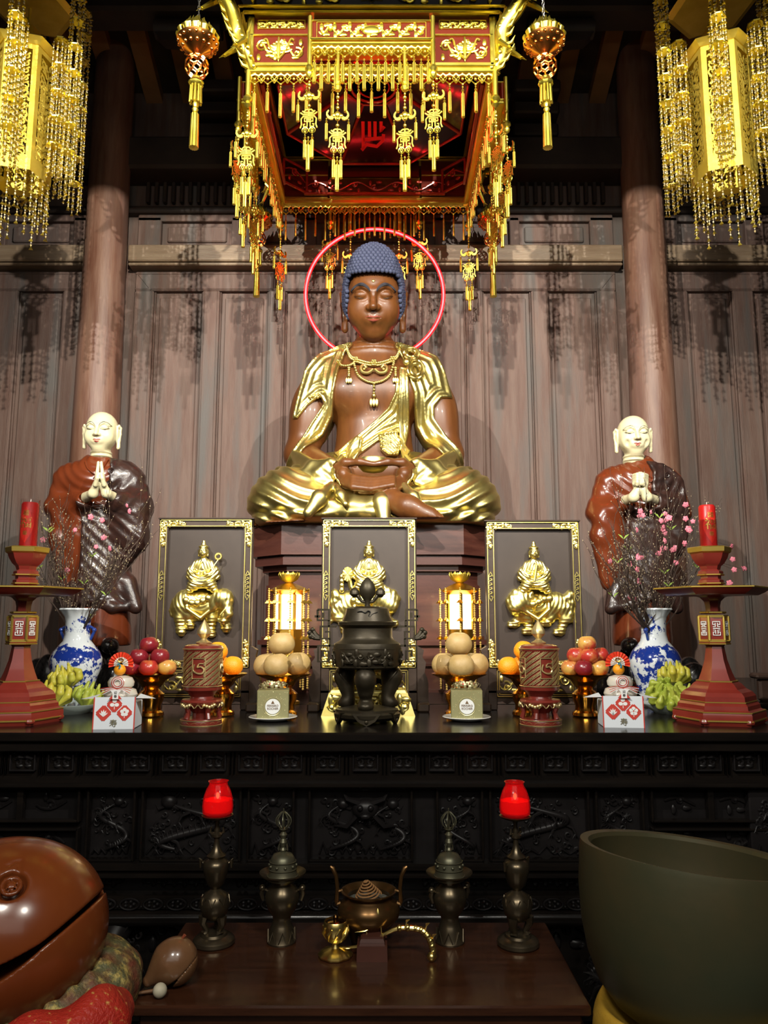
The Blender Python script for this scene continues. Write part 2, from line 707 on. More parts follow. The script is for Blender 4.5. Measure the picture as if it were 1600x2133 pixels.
def bay(x0, x1, cents, pw):
    # head rail and edges
    b.box(x0, x1, WALLY - 0.02, WALLY + 0.03, zp, zr, 0.006)
    b.box(x0, x1, WALLY - 0.026, WALLY, zr - 0.022, zr - 0.010, 0.004)
    b.box(x0, x1, WALLY - 0.026, WALLY, zp + 0.008, zp + 0.018, 0.004)
    edges = [x0] + sum([[c - pw / 2, c + pw / 2] for c in cents], []) + [x1]
    for k in range(0, len(edges), 2):
        stile(edges[k], edges[k + 1], 0.2, zp)
    for c in cents:   # bevelled raised field inside each panel
        b.box(c - pw / 2 + 0.035, c + pw / 2 - 0.035, WALLY + 0.006, WALLY + 0.03, 0.3, zp - 0.04, 0.006)
    for s_ in (x0, x1):  # mitre line in the corner
        sg = 1 if s_ == x0 else -1
        q = [(s_ + sg * 0.01, WALLY - 0.022, zr - 0.01), (s_ + sg * 0.112, WALLY - 0.022, zp + 0.005)]
        b.tube(q, 0.0035, 6)


bay(-1.685, 1.685, [-1.38, -0.92, -0.46, 0, 0.46, 0.92, 1.38], 0.34)
bay(1.99, 3.7, [2.34, 2.80, 3.26], 0.31)
bay(-3.7, -1.99, [-3.26, -2.80, -2.34], 0.31)
structure(b.build('trim_1', WALLW, sharp=30))
b = MB()
for x0, x1, cs in ((-1.685, 1.685, [(-1.52, -1.02), (-0.95, -0.50), (-0.42, 0.42), (0.50, 0.95), (1.02, 1.52)]),
                   (1.98, 3.7, [(2.14, 2.62), (2.75, 3.3)]), (-3.7, -1.98, [(-3.3, -2.75), (-2.62, -2.14)])):
    b.box(x0, x1, WALLY - 0.02, WALLY + 0.03, ZT1 - 0.03, ZT1 + 0.02, 0.006)
    b.box(x0, x1, WALLY - 0.02, WALLY + 0.03, ZT0, ZT0 + 0.035, 0.006)
    xs = [x0] + [v for c in cs for v in c] + [x1]
    for k in range(0, len(xs), 2):
        b.box(xs[k], xs[k + 1], WALLY - 0.02, WALLY + 0.03, ZT0, ZT1, 0.006)
    for c in cs:
        b.box(c[0] + 0.04, c[1] - 0.04, WALLY + 0.0, WALLY + 0.03, ZT0 + 0.07, ZT1 - 0.06, 0.008)
structure(b.build('trim_2', WALLW, sharp=30))
b = MB()
for x0, x1 in ((-1.72, 1.72), (1.95, 3.9), (-3.9, -1.95)):
    b.box(x0, x1, WALLY - 0.10, WALLY + 0.03, ZB0 + 0.012, ZB1, 0.008)
    b.box(x0, x1, WALLY - 0.085, WALLY + 0.03, ZB0 - 0.012, ZB0 + 0.008, 0.006)
structure(b.build('trim_3', WALLH, sharp=30))
# dark upper storey over the panels: tie beam, lattice bars, bracket blocks
b = MB()
zu = ZT1 + 0.02
b.box(-4, 4, WALLY - 0.05, WALLY + 0.03, zu, zu + 0.05, 0.008)
zl0, zl1 = W(400, 440, WALLY)[2], W(400, 385, WALLY)[2]
for side in (-1, 1):
    for k in range(11):
        x = side * (1.02 + k * 0.06)
        b.box(x - 0.012, x + 0.012, WALLY - 0.04, WALLY, zl0 + 0.05, zl1, 0.004)
b.box(-4, 4, WALLY - 0.22, WALLY + 0.03, zl1, zl1 + 0.24, 0.02)
for side in (-1, 1):
    for k in range(3):
        z = zl1 + 0.26 + k * 0.13
        b.box(side * 1.12 - 0.16, side * 1.12 + 0.16, WALLY - 0.2 - 0.05 * k, WALLY + 0.03, z, z + 0.09, 0.012)
structure(b.build('trim_4', WALLD, sharp=30))

# round pillars
for side in (-1, 1):
    b = MB()
    b.lathe([(0.19, 0), (0.2, 0.06), (0.19, 0.12), (0.158, 0.16), (0.158, 1.2), (0.150, 2.6), (0.138, 4.0), (0.128, 6.2)], 48)
    o = structure(b.build('pillar', PILW, loc=(side * 1.835, 4.92, 0)))

# roof: sloping rafters, a round purlin with carved bracket, cross beam that cuts the lamp light off
b = MB()
sl = 0.42
ys, zs = WALLY + 0.1, 5.28
for k in range(-12, 13):
    x = k * 0.27
    V = []
    for yy in (ys, 1.6):
        zz = zs + (ys - yy) * sl
        V += [(x - 0.06, yy, zz), (x + 0.06, yy, zz), (x + 0.06, yy, zz + 0.08), (x - 0.06, yy, zz + 0.08)]
    b.add(V, [(0, 1, 2, 3), (7, 6, 5, 4), (0, 4, 5, 1), (1, 5, 6, 2), (2, 6, 7, 3), (3, 7, 4, 0)])
structure(b.build('trim_5', RAFT, smooth=False))
b = MB()
V = []
for yy in (ys + 0.1, -4.5):
    zz = zs + (ys - yy) * sl + 0.08
    if yy < 1:
        zz = zs + (ys - 1) * sl + 0.08
    V += [(-4, yy, zz), (4, yy, zz), (4, yy, zz + 0.06), (-4, yy, zz + 0.06)]
zz = zs + (ys - 1) * sl + 0.08
V += [(-4, 1, zz), (4, 1, zz), (4, 1, zz + 0.06), (-4, 1, zz + 0.06)]
b.add(V, [(0, 1, 9, 8), (8, 9, 5, 4), (3, 11, 10, 2), (11, 7, 6, 10), (0, 3, 2, 1), (4, 5, 6, 7)])
structure(b.build('ceiling', WALLD, smooth=False))
b = MB()
pz = W(300, 62, 4.3)
for side in (-1, 1):
    b.tube([(side * 0.95, 4.3, pz[2]), (side * 1.36, 4.3, pz[2])], 0.06, 20)
    b.prism([(side * 1.0, pz[2] - 0.04), (side * 1.36, pz[2] - 0.04), (side * 1.30, pz[2] - 0.10), (side * 1.2, pz[2] - 0.11), (side * 1.1, pz[2] - 0.15)][::side], 4.26, 4.34)
b.box(-4, 4, 4.2, 4.4, pz[2] + 0.06, pz[2] + 0.18, 0.02)
structure(b.build('trim_6', WALLD, sharp=40))
b = MB()
b.box(-4, 4, 1.3, 1.6, 4.503, 4.9, 0.01)
b.box(-4, 4, -4.5, 1.3, 4.85, 4.9)
structure(b.build('trim_7', WALLD, sharp=40))
for side, nm in ((-1, 'left'), (1, 'right')):
    b = MB()
    b.box(side * 4, side * 4.1, -4.5, 5.3, 0, 7.0)
    structure(b.build('wall_' + nm, WALLD, smooth=False))
b = MB()
b.box(-4, 4, -4.6, -4.5, 0, 7.0)
structure(b.build('wall_front', WALLD, smooth=False))
# ------------------------------------------------------------------ carved figures: shared head and hand shapes
def s_xf(f, c, s, rz=0.0, rx=0.0, mir=False):
    M = np.array((Matrix.Rotation(rz, 3, 'Z') @ Matrix.Rotation(rx, 3, 'X')).transposed())

    def g(P):
        x, y, z = (P[0] - c[0]) / s, (P[1] - c[1]) / s, (P[2] - c[2]) / s
        x, y, z = (M[0, 0] * x + M[0, 1] * y + M[0, 2] * z, M[1, 0] * x + M[1, 1] * y + M[1, 2] * z,
                   M[2, 0] * x + M[2, 1] * y + M[2, 2] * z)
        if mir:
            x = -x
        return f((x, y, z)) * s
    return g


def front_y(f, x, z, y0, y1, n=160):
    """first surface met going back from the viewer's side at each (x, z)"""
    x = np.atleast_1d(np.array(x, dtype=np.float32))
    z = np.atleast_1d(np.array(z, dtype=np.float32))
    ys = np.linspace(y0, y1, n).astype(np.float32)
    X = np.repeat(x[:, None], n, 1)
    Z = np.repeat(z[:, None], n, 1)
    Y = np.repeat(ys[None], len(x), 0)
    v = f((X.ravel(), Y.ravel(), Z.ravel())).reshape(len(x), n)
    hit = v < 0
    k = np.where(hit.any(1), hit.argmax(1), n - 1)
    k1 = np.maximum(k - 1, 0)
    a = v[np.arange(len(x)), k1]
    b = v[np.arange(len(x)), k]
    t = np.where(np.abs(a - b) > 1e-9, a / (a - b + 1e-12), 0)
    return ys[k1] + np.clip(t, 0, 1) * (ys[k] - ys[k1])


def head_local(full=1.0, old=0.0, mouth_open=False, chin=0.0):
    """face half width = 1, face looks along -y, z up"""
    fs = [s_ell((0, 0.22, 0.34), (0.99, 1.12, 1.10)), s_ell((0, -0.02, -0.28 - chin * .5), (0.90 * full, 0.88, 0.88 + chin * .5)),
          s_ell((0, -0.42 - chin * .3, -0.86 - chin), (0.42, 0.36, 0.36)),
          s_ell((-0.46, -0.50, -0.26), (0.40, 0.34, 0.42)), s_ell((0.46, -0.50, -0.26), (0.40, 0.34, 0.42))]
    h = s_min(fs, 0.34)
    # brow ridge, eye hollows, lids
    br = [s_path([(s * 0.10, -0.90, 0.46), (s * 0.38, -0.86, 0.64), (s * 0.74, -0.62, 0.50)], [0.07, 0.07, 0.05], 0.05) for s in (-1, 1)]
    h = s_min([h] + br, 0.16)
    for s in (-1, 1):
        h = s_sub(h, s_ell((s * 0.42, -1.02, 0.30), (0.27, 0.20, 0.16)), 0.14)
    lids = [s_ell((s * 0.42, -0.755, 0.32), (0.25, 0.17, 0.165), ry=s * 0.06) for s in (-1, 1)]
    h = s_min([h] + lids, 0.035)
    for s in (-1, 1):   # the closing line between the lids
        sl = s_path([(s * 0.19, -0.93, 0.235), (s * 0.42, -0.96, 0.215), (s * 0.66, -0.80, 0.26)], 0.018, 0.0)
        h = s_sub(h, sl, 0.02)
    nose = s_min([s_path([(0, -0.84, 0.50), (0, -1.02, 0.12), (0, -1.17, -0.08)], [0.075, 0.10, 0.13], 0.06),
                  s_ell((-0.155, -1.02, -0.125), (0.10, 0.12, 0.09)), s_ell((0.155, -1.02, -0.125), (0.10, 0.12, 0.09))], 0.09)
    h = s_min([h, nose], 0.10)
    for s in (-1, 1):
        h = s_sub(h, s_ell((s * 0.08, -1.10, -0.215), (0.05, 0.05, 0.03)), 0.02)
    # mouth: philtrum mound, lips, corners
    h = s_min([h, s_ell((0, -0.82, -0.46), (0.36, 0.18, 0.24))], 0.16)
    up = s_path([(-0.31, -0.83, -0.44), (-0.13, -0.97, -0.415), (0, -0.985, -0.44), (0.13, -0.97, -0.415), (0.31, -0.83, -0.44)],
                [0.02, 0.055, 0.05, 0.055, 0.02], 0.03)
    lo = s_path([(-0.25, -0.86, -0.50), (0, -0.965, -0.55), (0.25, -0.86, -0.50)], [0.02, 0.08, 0.02], 0.03)
    h = s_min([h, up, lo], 0.045)
    if mouth_open:
        h = s_sub(h, s_path([(-0.2, -1.0, -0.49), (0, -1.05, -0.505), (0.2, -1.0, -0.49)], [0.02, 0.05, 0.02], 0.02), 0.02)
    else:
        h = s_sub(h, s_path([(-0.33, -0.90, -0.455), (-0.12, -1.05, -0.475), (0, -1.07, -0.49), (0.12, -1.05, -0.475), (0.33, -0.90, -0.455)],
                            0.012, 0), 0.02)
    if old:
        for s in (-1, 1):
            h = s_sub(h, s_path([(s * 0.26, -1.0, -0.10), (s * 0.46, -0.95, -0.40), (s * 0.50, -0.8, -0.66)], 0.03), 0.08)
            h = s_sub(h, s_ell((s * 0.62, -0.85, -0.42), (0.14, 0.14, 0.22)), 0.12)
        for q in (0.80, 0.95, 1.08):
            h = s_sub(h, s_path([(-0.45, -0.90, q), (0, -1.06, q + 0.03), (0.45, -0.90, q)], 0.012), 0.05)
    # long ears
    ears = []
    for s in (-1, 1):
        rim = s_path([(s * 0.96, 0.0, 0.36), (s * 1.09, 0.10, 0.56), (s * 1.18, 0.20, 0.40), (s * 1.16, 0.18, 0.0), (s * 1.10, 0.10, -0.4),
                      (s * 1.07, 0.04, -0.86)], [0.06, 0.065, 0.07, 0.07, 0.09, 0.12], 0.06)
        ears += [rim, s_ell((s * 1.02, 0.08, 0.05), (0.10, 0.16, 0.42)),
                 s_path([(s * 0.98, -0.02, 0.1), (s * 1.0, -0.02, -0.5), (s * 1.05, 0.03, -0.9)], [0.05, 0.05, 0.09], 0.05)]
    return s_min([h, s_min(ears, 0.05)], 0.05)


def head_paint(f, c, s, parent, mats, rz=0.0, rx=0.0, origin=(0, 0, 0), brow_w=0.03, brow_at=0.0, line_w=0.014):
    """brows, lid lines and lips laid on the carved face; mats = brow, line, lip"""
    def onto(pts, push):
        P = cr_spline(pts, 6)
        RM = Matrix.Rotation(rz, 3, 'Z') @ Matrix.Rotation(rx, 3, 'X')
        out = []
        for (x, z) in P:
            # march along the face's own forward direction
            ts = np.linspace(-1.6, 0.3, 240)
            o3 = Vector(c) + RM @ Vector((x, 0, z)) * s
            dv = RM @ Vector((0, 1, 0)) * s
            v = f(tuple((o3[i] + dv[i] * ts).astype(np.float32) for i in range(3)))
            k = int((v < 0).argmax())
            q = o3 + dv * (ts[k] + push) - Vector(origin)
            out.append(tuple(q))
        return out
    for sd in (-1, 1):
        if mats[0] is not None:
            pts = onto([(sd * 0.12, 0.44 + brow_at), (sd * 0.20, 0.57 + brow_at), (sd * 0.40, 0.68 + brow_at), (sd * 0.62, 0.62 + brow_at), (sd * 0.80, 0.46 + brow_at)], 0.0)
            n = len(pts)
            b = MB()
            b.tube(pts, [s * brow_w * (0.25 + 0.75 * sin(pi * min(1, (k + 1) / n * 0.9))) for k in range(n)], 6)
            b.build('eyebrow', mats[0], parent)
        pts = onto([(sd * 0.17, 0.245), (sd * 0.30, 0.205), (sd * 0.45, 0.205), (sd * 0.60, 0.245), (sd * 0.70, 0.285)], 0.005)
        b = MB()
        b.tube(pts, [s * line_w] * len(pts), 5)
        pts = onto([(sd * 0.18, 0.33), (sd * 0.30, 0.455), (sd * 0.48, 0.475), (sd * 0.68, 0.36)], 0.006)
        b.tube(pts, [s * line_w * 0.6] * len(pts), 5)
        b.build('eyelid_line', mats[1], parent)
    return onto


def ridge(t):
    return 0.62 * (0.5 + 0.5 * np.cos(2 * t)) + 0.38 * (1.0 - np.abs(np.sin(t)))


# ------------------------------------------------------------------ the large seated statue
BW = mat('statue_brown_wood', (0.090, 0.029, 0.006), 0.42, 0.0, col2=(0.135, 0.046, 0.011), nscale=5.0, stretch=(3, 3, 0.6), coat=0.06,
         col3=(0.085, 0.026, 0.006), bump=0.02)
BLUEH = mat('blue_hair', (0.032, 0.039, 0.078), 0.7, 0.0, col2=(0.042, 0.050, 0.095), nscale=10)
SGOLD = mat('statue_gilding', (0.56, 0.46, 0.15), 0.31, 1.0, col2=(0.74, 0.63, 0.25), nscale=4, rough2=0.46, bump=0.04, bscale=18)

BO = W(779, 1108, 4.35)


def make_buddha():
    t = thing('buddha_statue', 'large seated wooden Buddha statue with blue curled hair and gilded robe on the central pedestal', 'statue', (0.0, 4.35, BO[2]))
    O = (0.0, 4.35, BO[2])

    def S(px, py, Y=4.2):
        return W(px, py, Y)

    def M(px, py, Y, m=1):
        q = W(779 + m * (px - 779), py, Y)
        return q
    body = []
    body.append(s_ell(S(779, 820, 4.42), (0.285, 0.17, 0.26)))
    body.append(s_ell(S(779, 925, 4.42), (0.225, 0.165, 0.24)))
    body.append(s_ell(S(779, 990, 4.42), (0.30, 0.20, 0.16)))
    for m in (-1, 1):
        body.append(s_ell(M(832, 815, 4.315, m), (0.135, 0.085, 0.11)))
        body.append(s_cap(M(800, 740, 4.44, m), M(880, 778, 4.45, m), 0.085, 0.085))
    torso = s_min(body, 0.09)
    neck = s_min([s_cap(S(779, 680, 4.50), S(779, 760, 4.47), 0.098, 0.128)] +
                 [s_ell(S(779, y, 4.475), (0.112 + 0.008 * k, 0.118 + 0.008 * k, 0.016)) for k, y in enumerate((712, 727, 741))], 0.012)
    arms = []
    for m in (-1, 1):
        arms.append(s_min([s_cap(M(890, 790, 4.44, m), M(932, 945, 4.38, m), 0.105, 0.088),
                           s_ell(M(912, 868, 4.40, m), (0.115, 0.11, 0.20)),
                           s_cap(M(930, 950, 4.36, m), M(850, 985, 4.02, m), 0.088, 0.052)], 0.06))
    full_body = s_min([torso] + arms, 0.05)
    full_body = s_min([full_body, neck], 0.05)
    # chest and belly creases
    for m in (-1, 1):
        crease = s_path([M(787, 866, 4.24, m), M(815, 873, 4.225, m), M(850, 866, 4.24, m), M(868, 850, 4.26, m)], 0.006)
        full_body = s_sub(full_body, crease, 0.035)
    # hands folded in the lap: four fingers each side as stacked arcs, thumbs meeting above
    hands = []
    for m in (-1, 1):
        hands.append(s_ell(M(842, 990, 3.97, m), (0.045, 0.07, 0.050)))
        hands.append(s_path([M(853, 975, 3.98, m), M(838, 964, 3.93, m), M(808, 962, 3.90, m), M(781, 967, 3.895, m)], [0.032, 0.022, 0.018, 0.015], 0.02))
    for k in range(4):
        m = -1
        y0 = 991 + 6.2 * k
        hands.append(s_path([M(848, y0 - 6, 3.96, m), M(822, y0 + 5, 3.875 - 0.010 * k, m), M(785, y0 + 9, 3.855 - 0.010 * k, m), M(738, y0 + 3 - k, 3.87 - 0.010 * k, m)],
                            [0.022, 0.0185, 0.0165, 0.013], 0.01))
        m = 1
        y0 = 999 + 6.0 * k
        hands.append(s_path([M(848, y0 - 8, 3.96, m), M(822, y0 + 3, 3.89 - 0.010 * k, m), M(790, y0 + 8, 3.88 - 0.010 * k, m), M(750, y0 + 7, 3.89 - 0.010 * k, m)],
                            [0.022, 0.0185, 0.0165, 0.013], 0.01))
    handsf = s_min(hands, 0.005)
    full_body = s_min([full_body, handsf], 0.02)
    # head
    hc = S(778.5, 636, 4.31)
    hs = 0.161
    TILT = radians(21)
    headf = s_xf(head_local(1.0, chin=0.04), hc, hs, rx=TILT)
    full_body = s_min([full_body, headf], 0.02)
    # the foot resting on the lap folds, sole edge and five toes
    foot = [s_path([S(815, 1043, 3.86), S(850, 1056, 3.80), S(895, 1074, 3.78)], [0.062, 0.052, 0.045], 0.05),
            s_ell(S(820, 1040, 3.88), (0.06, 0.06, 0.045))]
    for k in range(5):
        a = S(893 + 3 * k, 1066 + 4.6 * k, 3.77 - 0.004 * k)
        c_ = S(917 + 2.5 * k - (0 if k < 2 else 3 * (k - 1)), 1077 + 4.0 * k, 3.77 - 0.004 * k)
        foot.append(s_path([a, c_], [0.018, 0.0145]))
    footf = s_min(foot, 0.018)
    ft2 = s_min([s_path([S(560, 1096, 3.95), S(625, 1094, 3.90)], [0.03, 0.035], 0.02)] +
                [s_path([S(608, 1088 + 5 * k, 3.885), S(638, 1089 + 5.2 * k, 3.865)], [0.018, 0.016]) for k in range(3)], 0.015)
    allb = s_max(s_min([full_body, footf, ft2], 0.0), lambda P: BO[2] + 0.001 - P[2])
    s_mesh('body', allb, (-0.62, 3.70, 2.02), (0.62, 4.72, hc[2] + 0.06), 0.0072, BW, t, origin=O)
    s_mesh('head', s_max(headf, lambda P: (hc[2] - 0.235) - P[2]), (hc[0] - 0.22, hc[1] - 0.28, hc[2] - 0.26), (hc[0] + 0.22, hc[1] + 0.30, hc[2] + 0.27), 0.0034, BW, t, origin=O)
    onto = head_paint(headf, hc, hs, t, (mat('brow_slate', (0.022, 0.020, 0.026), 0.7), mat('lid_dark', (0.02, 0.008, 0.004), 0.4), None), origin=O, rx=TILT, brow_w=0.062)
    lipm = mat('lip_brown_red', (0.20, 0.042, 0.026), 0.45)
    b = MB()
    b.tube(onto([(-0.31, -0.445), (-0.13, -0.425), (0, -0.445), (0.13, -0.425), (0.31, -0.445)], 0.018), [hs * q for q in np.interp(np.linspace(0, 1, 25), [0, .3, .5, .7, 1], [.012, .042, .035, .042, .012])], 8)
    b.tube(onto([(-0.25, -0.505), (0, -0.555), (0.25, -0.505)], 0.022), [hs * q for q in np.interp(np.linspace(0, 1, 13), [0, .5, 1], [.012, .058, .012])], 8)
    b.build('lips', lipm, t)
    b = MB()
    p = onto([(0, 0.80), (0.001, 0.801)], 0.01)[0]
    b.sphere(p, 0.010, 14, 8, (1, .6, 1))
    b.build('forehead_jewel', GOLD, t)
    # hair: cap and crown bump covered by small spiral curls
    capl = s_min([s_ell((0, 0.25, 0.55), (1.06, 1.22, 1.15)), s_ell((0, 0.30, 1.30), (0.80, 0.85, 0.84)), s_ell((0, 0.38, -0.15), (1.03, 0.92, 0.95))], 0.45)
    cutl = s_box((0, -1.0, -0.62), (0.93, 1.12, 1.74), 0.35)
    hairl = s_max(s_sub(capl, cutl, 0.04), lambda P: -0.85 - P[2])
    hairf = s_xf(hairl, hc, hs, rx=TILT)
    s_mesh('hair', hairf, (-0.25, hc[1] - 0.26, hc[2] - 0.25), (0.25, hc[1] + 0.34, hc[2] + 0.42), 0.007, BLUEH, t, origin=O)
    b = MB()
    RM = Matrix.Rotation(TILT, 3, 'X')
    cc = np.array([0, 0.25, 0.30])
    n_rows = 31
    for r in range(n_rows):
        el = radians(-38 + r * (128 / (n_rows - 1)))
        def rad_at(az):
            d = np.array([cos(el) * sin(az), -cos(el) * cos(az), sin(el)])
            ts = np.linspace(0.5, 2.6, 160)
            Pq = cc[:, None] + d[:, None] * ts[None]
            k = int((capl((Pq[0], Pq[1], Pq[2])) > 0).argmax())
            return ts[k], d
        t0, _ = rad_at(0.6)
        n = max(1, int(2 * pi * t0 * cos(el) / 0.158))
        for k in range(n):
            az = 2 * pi * (k + 0.5 * (r % 2)) / n
            tt, d = rad_at(az)
            p = cc + d * (tt + 0.015)
            if float(cutl((p[0], p[1], p[2]))) < 0.02 or p[2] < -0.8 or p[1] > 1.1:
                continue
            q = Vector(hc) + RM @ Vector(p) * hs - Vector(O)
            b.sphere(q, 0.0142, 9, 6)
    b.build('hair_curl', BLUEH, t)['kind'] = 'stuff'

    # ---- robe over the legs
    legs = []
    for m in (-1, 1):
        legs.append(s_cap(M(850, 1000, 4.42, m), M(955, 1036, 4.13, m), 0.165, 0.142))
        legs.append(s_ell(M(958, 1044, 4.10, m), (0.205, 0.20, 0.140)))
        legs.append(s_cap(M(955, 1052, 4.06, m), M(800, 1066, 3.99, m), 0.11, 0.088))
    legs.append(s_ell(S(779, 1066, 4.06), (0.30, 0.17, 0.09)))
    legs.append(s_ell(S(779, 1080, 4.2), (0.60, 0.36, 0.06)))
    legf = s_min(legs, 0.11)
    zl = S(779, 1050, 4.0)[2]

    def leg_robe(P):
        x, y, z = P
        ax = np.abs(x)
        w = 0.010 * np.sin(x * 17 + 1.3) + 0.008 * np.sin(y * 23)
        ph = (z - 0.42 * ax - 0.75 * (ax - 0.45) ** 2 + w) / 0.070 * pi
        side = np.clip((ax - 0.17) / 0.10, 0, 1)
        disp = 0.013 * ridge(ph) * side * np.clip((0.72 - ax) / 0.12, 0.1, 1)
        # the pleated fall between the shins fans out from the hands
        ang = np.arctan2(x + 0.0, (z - (zl + 0.42)))
        ph2 = ang * 13
        disp = disp + 0.009 * ridge(ph2) * (1 - side)
        d = legf(P) - disp
        return d
    # wavy hem spreading on the pedestal
    zh = BO[2]

    def hem(P):
        x, y, z = P
        yy = y - 4.32
        ang = np.arctan2(x, -yy)
        rr = np.sqrt((x / 0.69) ** 2 + (yy / 0.43) ** 2)
        wob = 0.05 * np.sin(ang * 15) + 0.03 * np.sin(ang * 7 + 1)
        zz = zh + 0.040 + 0.026 * np.sin(ang * 15 + 0.6) * np.clip((rr - 0.7) / 0.3, 0, 1)
        d1 = (rr - 1.0 - wob * 0.6) * 0.42
        d2 = np.abs(z - zz) - 0.010
        return np.maximum(d1, d2)

    cut_floor = lambda P: (zh + 0.001) - P[2]
    lr = s_max(leg_robe, cut_floor)
    s_mesh('leg_robe', s_sub(s_min([lr, hem], 0.012), s_off(s_min([footf, handsf], 0), 0.004), 0.01), (-0.78, 3.66, 2.0), (0.78, 4.80, 2.50), 0.0075, SGOLD, t, origin=O)
    # brown under-robe ruffle
    b = MB()
    pts = []
    for k in range(160):
        a = radians(-110 + 220 * k / 159)
        r = 1 + 0.03 * sin(a * 15 + 0.4)
        pts.append((0.70 * r * sin(a), 4.32 - 0.44 * r * cos(a) - 4.35, 0.027 + 0.012 * sin(a * 30)))
    b.tube(pts, 0.014, 8)
    b.build('under_robe', BW, t)

    # ---- shawl, bands and sash (gilded, with pleats running along their edges)
    env = s_min([torso] + arms, 0.13)
    env = s_min([env, neck], 0.05)

    def px_poly(pts, Y):
        return [(W(a, c, Y)[0], W(a, c, Y)[2]) for a, c in pts]

    def shawl(pts, Y, thick, lam, amp, base=env, front=None, edge=0.007, ph0=0.0, dirn=None):
        pg = px_poly(pts, Y)

        def f(P):
            x, y, z = P
            sd = poly_sd(x, z, pg)
            e = base(P)
            if dirn is not None:
                dd = thick + 0.8 * amp * ridge((x * dirn[0] + z * dirn[1] + 6 * (x * x)) / lam * pi + ph0) + edge * np.clip(1 - np.abs(sd + 0.008) / 0.007, 0, 1)
                return np.maximum(np.maximum(np.maximum(e - dd, -(e + 0.02)), sd), y - front)
            dd = thick + 0.7 * amp * ridge(sd / (lam * 1.15) * pi + ph0 + 0.5 * np.sin(z * 9 + x * 4)) * np.clip(-sd / 0.02, 0, 1) + edge * np.clip(1 - np.abs(sd + 0.008) / 0.007, 0, 1)
            sh = np.maximum(e - dd, -(e + 0.02))
            d = np.maximum(sh, sd)
            if front is not None:
                d = np.maximum(d, y - front)
            return d
        return f
    capeL = [(733, 698), (700, 702), (660, 722), (630, 760), (606, 866), (618, 868), (640, 842), (666, 822), (674, 838), (648, 875), (622, 917), (592, 962), (590, 985),
             (606, 984), (634, 938), (672, 900), (691, 862), (695, 822), (706, 764), (718, 724), (733, 706)]
    capeR = [(822, 698), (865, 702), (915, 726), (932, 762), (946, 822), (922, 826), (906, 846), (906, 868), (914, 880), (934, 908), (962, 938), (974, 966), (976, 984),
             (962, 984), (918, 950), (884, 912), (868, 884), (864, 850), (862, 820), (852, 790), (838, 740), (824, 712)]
    cl = shawl(capeL, 4.25, 0.012, 0.034, 0.012)
    cr = shawl(capeR, 4.25, 0.012, 0.036, 0.012, ph0=0.8)
    sash = shawl([(824, 800), (850, 800), (852, 850), (847, 890), (824, 902), (795, 915), (750, 948), (704, 960), (694, 945), (722, 920), (748, 903), (778, 878), (808, 850), (822, 822)],
                 4.25, 0.014, 0.026, 0.014, front=4.38, ph0=0.5)
    strip = shawl([(832, 765), (850, 768), (853, 870), (852, 895), (845, 925), (856, 940), (846, 962), (836, 968), (834, 930), (829, 860)], 4.25, 0.026, 0.018, 0.010, front=4.38)
    frill1 = shawl([(724, 930), (742, 908), (756, 915), (752, 940), (740, 966), (722, 966)], 4.25, 0.030, 0.020, 0.012, front=4.38, dirn=(1.0, 0.25))
    frill2 = shawl([(790, 905), (826, 896), (836, 920), (830, 950), (806, 952), (792, 938)], 4.25, 0.028, 0.020, 0.012, front=4.38, dirn=(-0.35, 1.0))
    collarL = s_min([cl, cr], 0.0)
    s_mesh('shawl', collarL, (-0.62, 4.0, 2.3), (0.62, 4.72, 3.32), 0.0068, SGOLD, t, origin=O)
    s_mesh('sash', s_min([sash, strip, frill1, frill2], 0.006), (-0.35, 4.0, 2.35), (0.35, 4.42, 3.15), 0.006, SGOLD, t, origin=O)
    # sleeve folds falling from the forearms to the lap
    for m in (-1, 1):
        slv = []
        for k in range(3):
            o_ = 0.0 + k * 10
            slv.append(s_path([M(935 + 6 - k * 4, 948 + o_, 4.25, m), M(905 + k * 8, 968 + o_, 4.05, m), M(868 + k * 14, 962 + o_ * 1.2, 3.99, m), M(846 + k * 10, 985 + o_, 3.97, m)],
                              [0.03, 0.026, 0.020, 0.014], 0.02))
        slv.append(s_path([M(975, 982, 4.2, m), M(940, 990, 4.05, m), M(880, 1010, 3.97, m)], [0.03, 0.03, 0.02], 0.02))
        slv.append(s_path([M(846, 950, 4.12, m), M(860, 965, 3.98, m), M(859, 990, 3.94, m), M(846, 1010, 3.92, m)], [0.012, 0.011, 0.012, 0.012], 0.02))
        s_mesh('sleeve', s_sub(s_min(slv, 0.024), s_off(handsf, 0.002), 0.005), (-0.62 if m < 0 else 0, 3.85, 2.2), (0 if m < 0 else 0.62, 4.4, 2.65), 0.0065, SGOLD, t, origin=O)
    # leaf-shaped cloth ends over the shins
    lf = []
    for (a, c_, w1) in (((690, 1010), (642, 1068), 0.05), ((792, 1015), (800, 1083), 0.06), ((842, 1012), (880, 1060), 0.035), ((700, 1015), (720, 1050), 0.03)):
        p0 = S(a[0], a[1], 3.90)
        p1 = S(c_[0], c_[1], 3.80)
        lf.append(s_path([p0, ((p0[0] + p1[0]) / 2, (p0[1] + p1[1]) / 2 - 0.01, (p0[2] + p1[2]) / 2), p1], [0.02, w1 * 0.8, w1 * 0.55], 0.03))
    s_mesh('robe_end', s_min(lf, 0.01), (-0.5, 3.6, 2.0), (0.4, 4.0, 2.45), 0.007, SGOLD, t, origin=O)

    # knot with two loops on the shoulder
    def on(px, py, push=0.0):
        q = W(px, py, 4.2)
        y = float(front_y(s_min([env, cl, cr, sash, strip], 0), q[0], q[2], 3.8, 4.6)[0])
        q2 = W(px, py, y)
        return Vector((q2[0], y - push, q2[2])) - Vector(O)
    b = MB()
    kn = on(847, 757, 0.02)
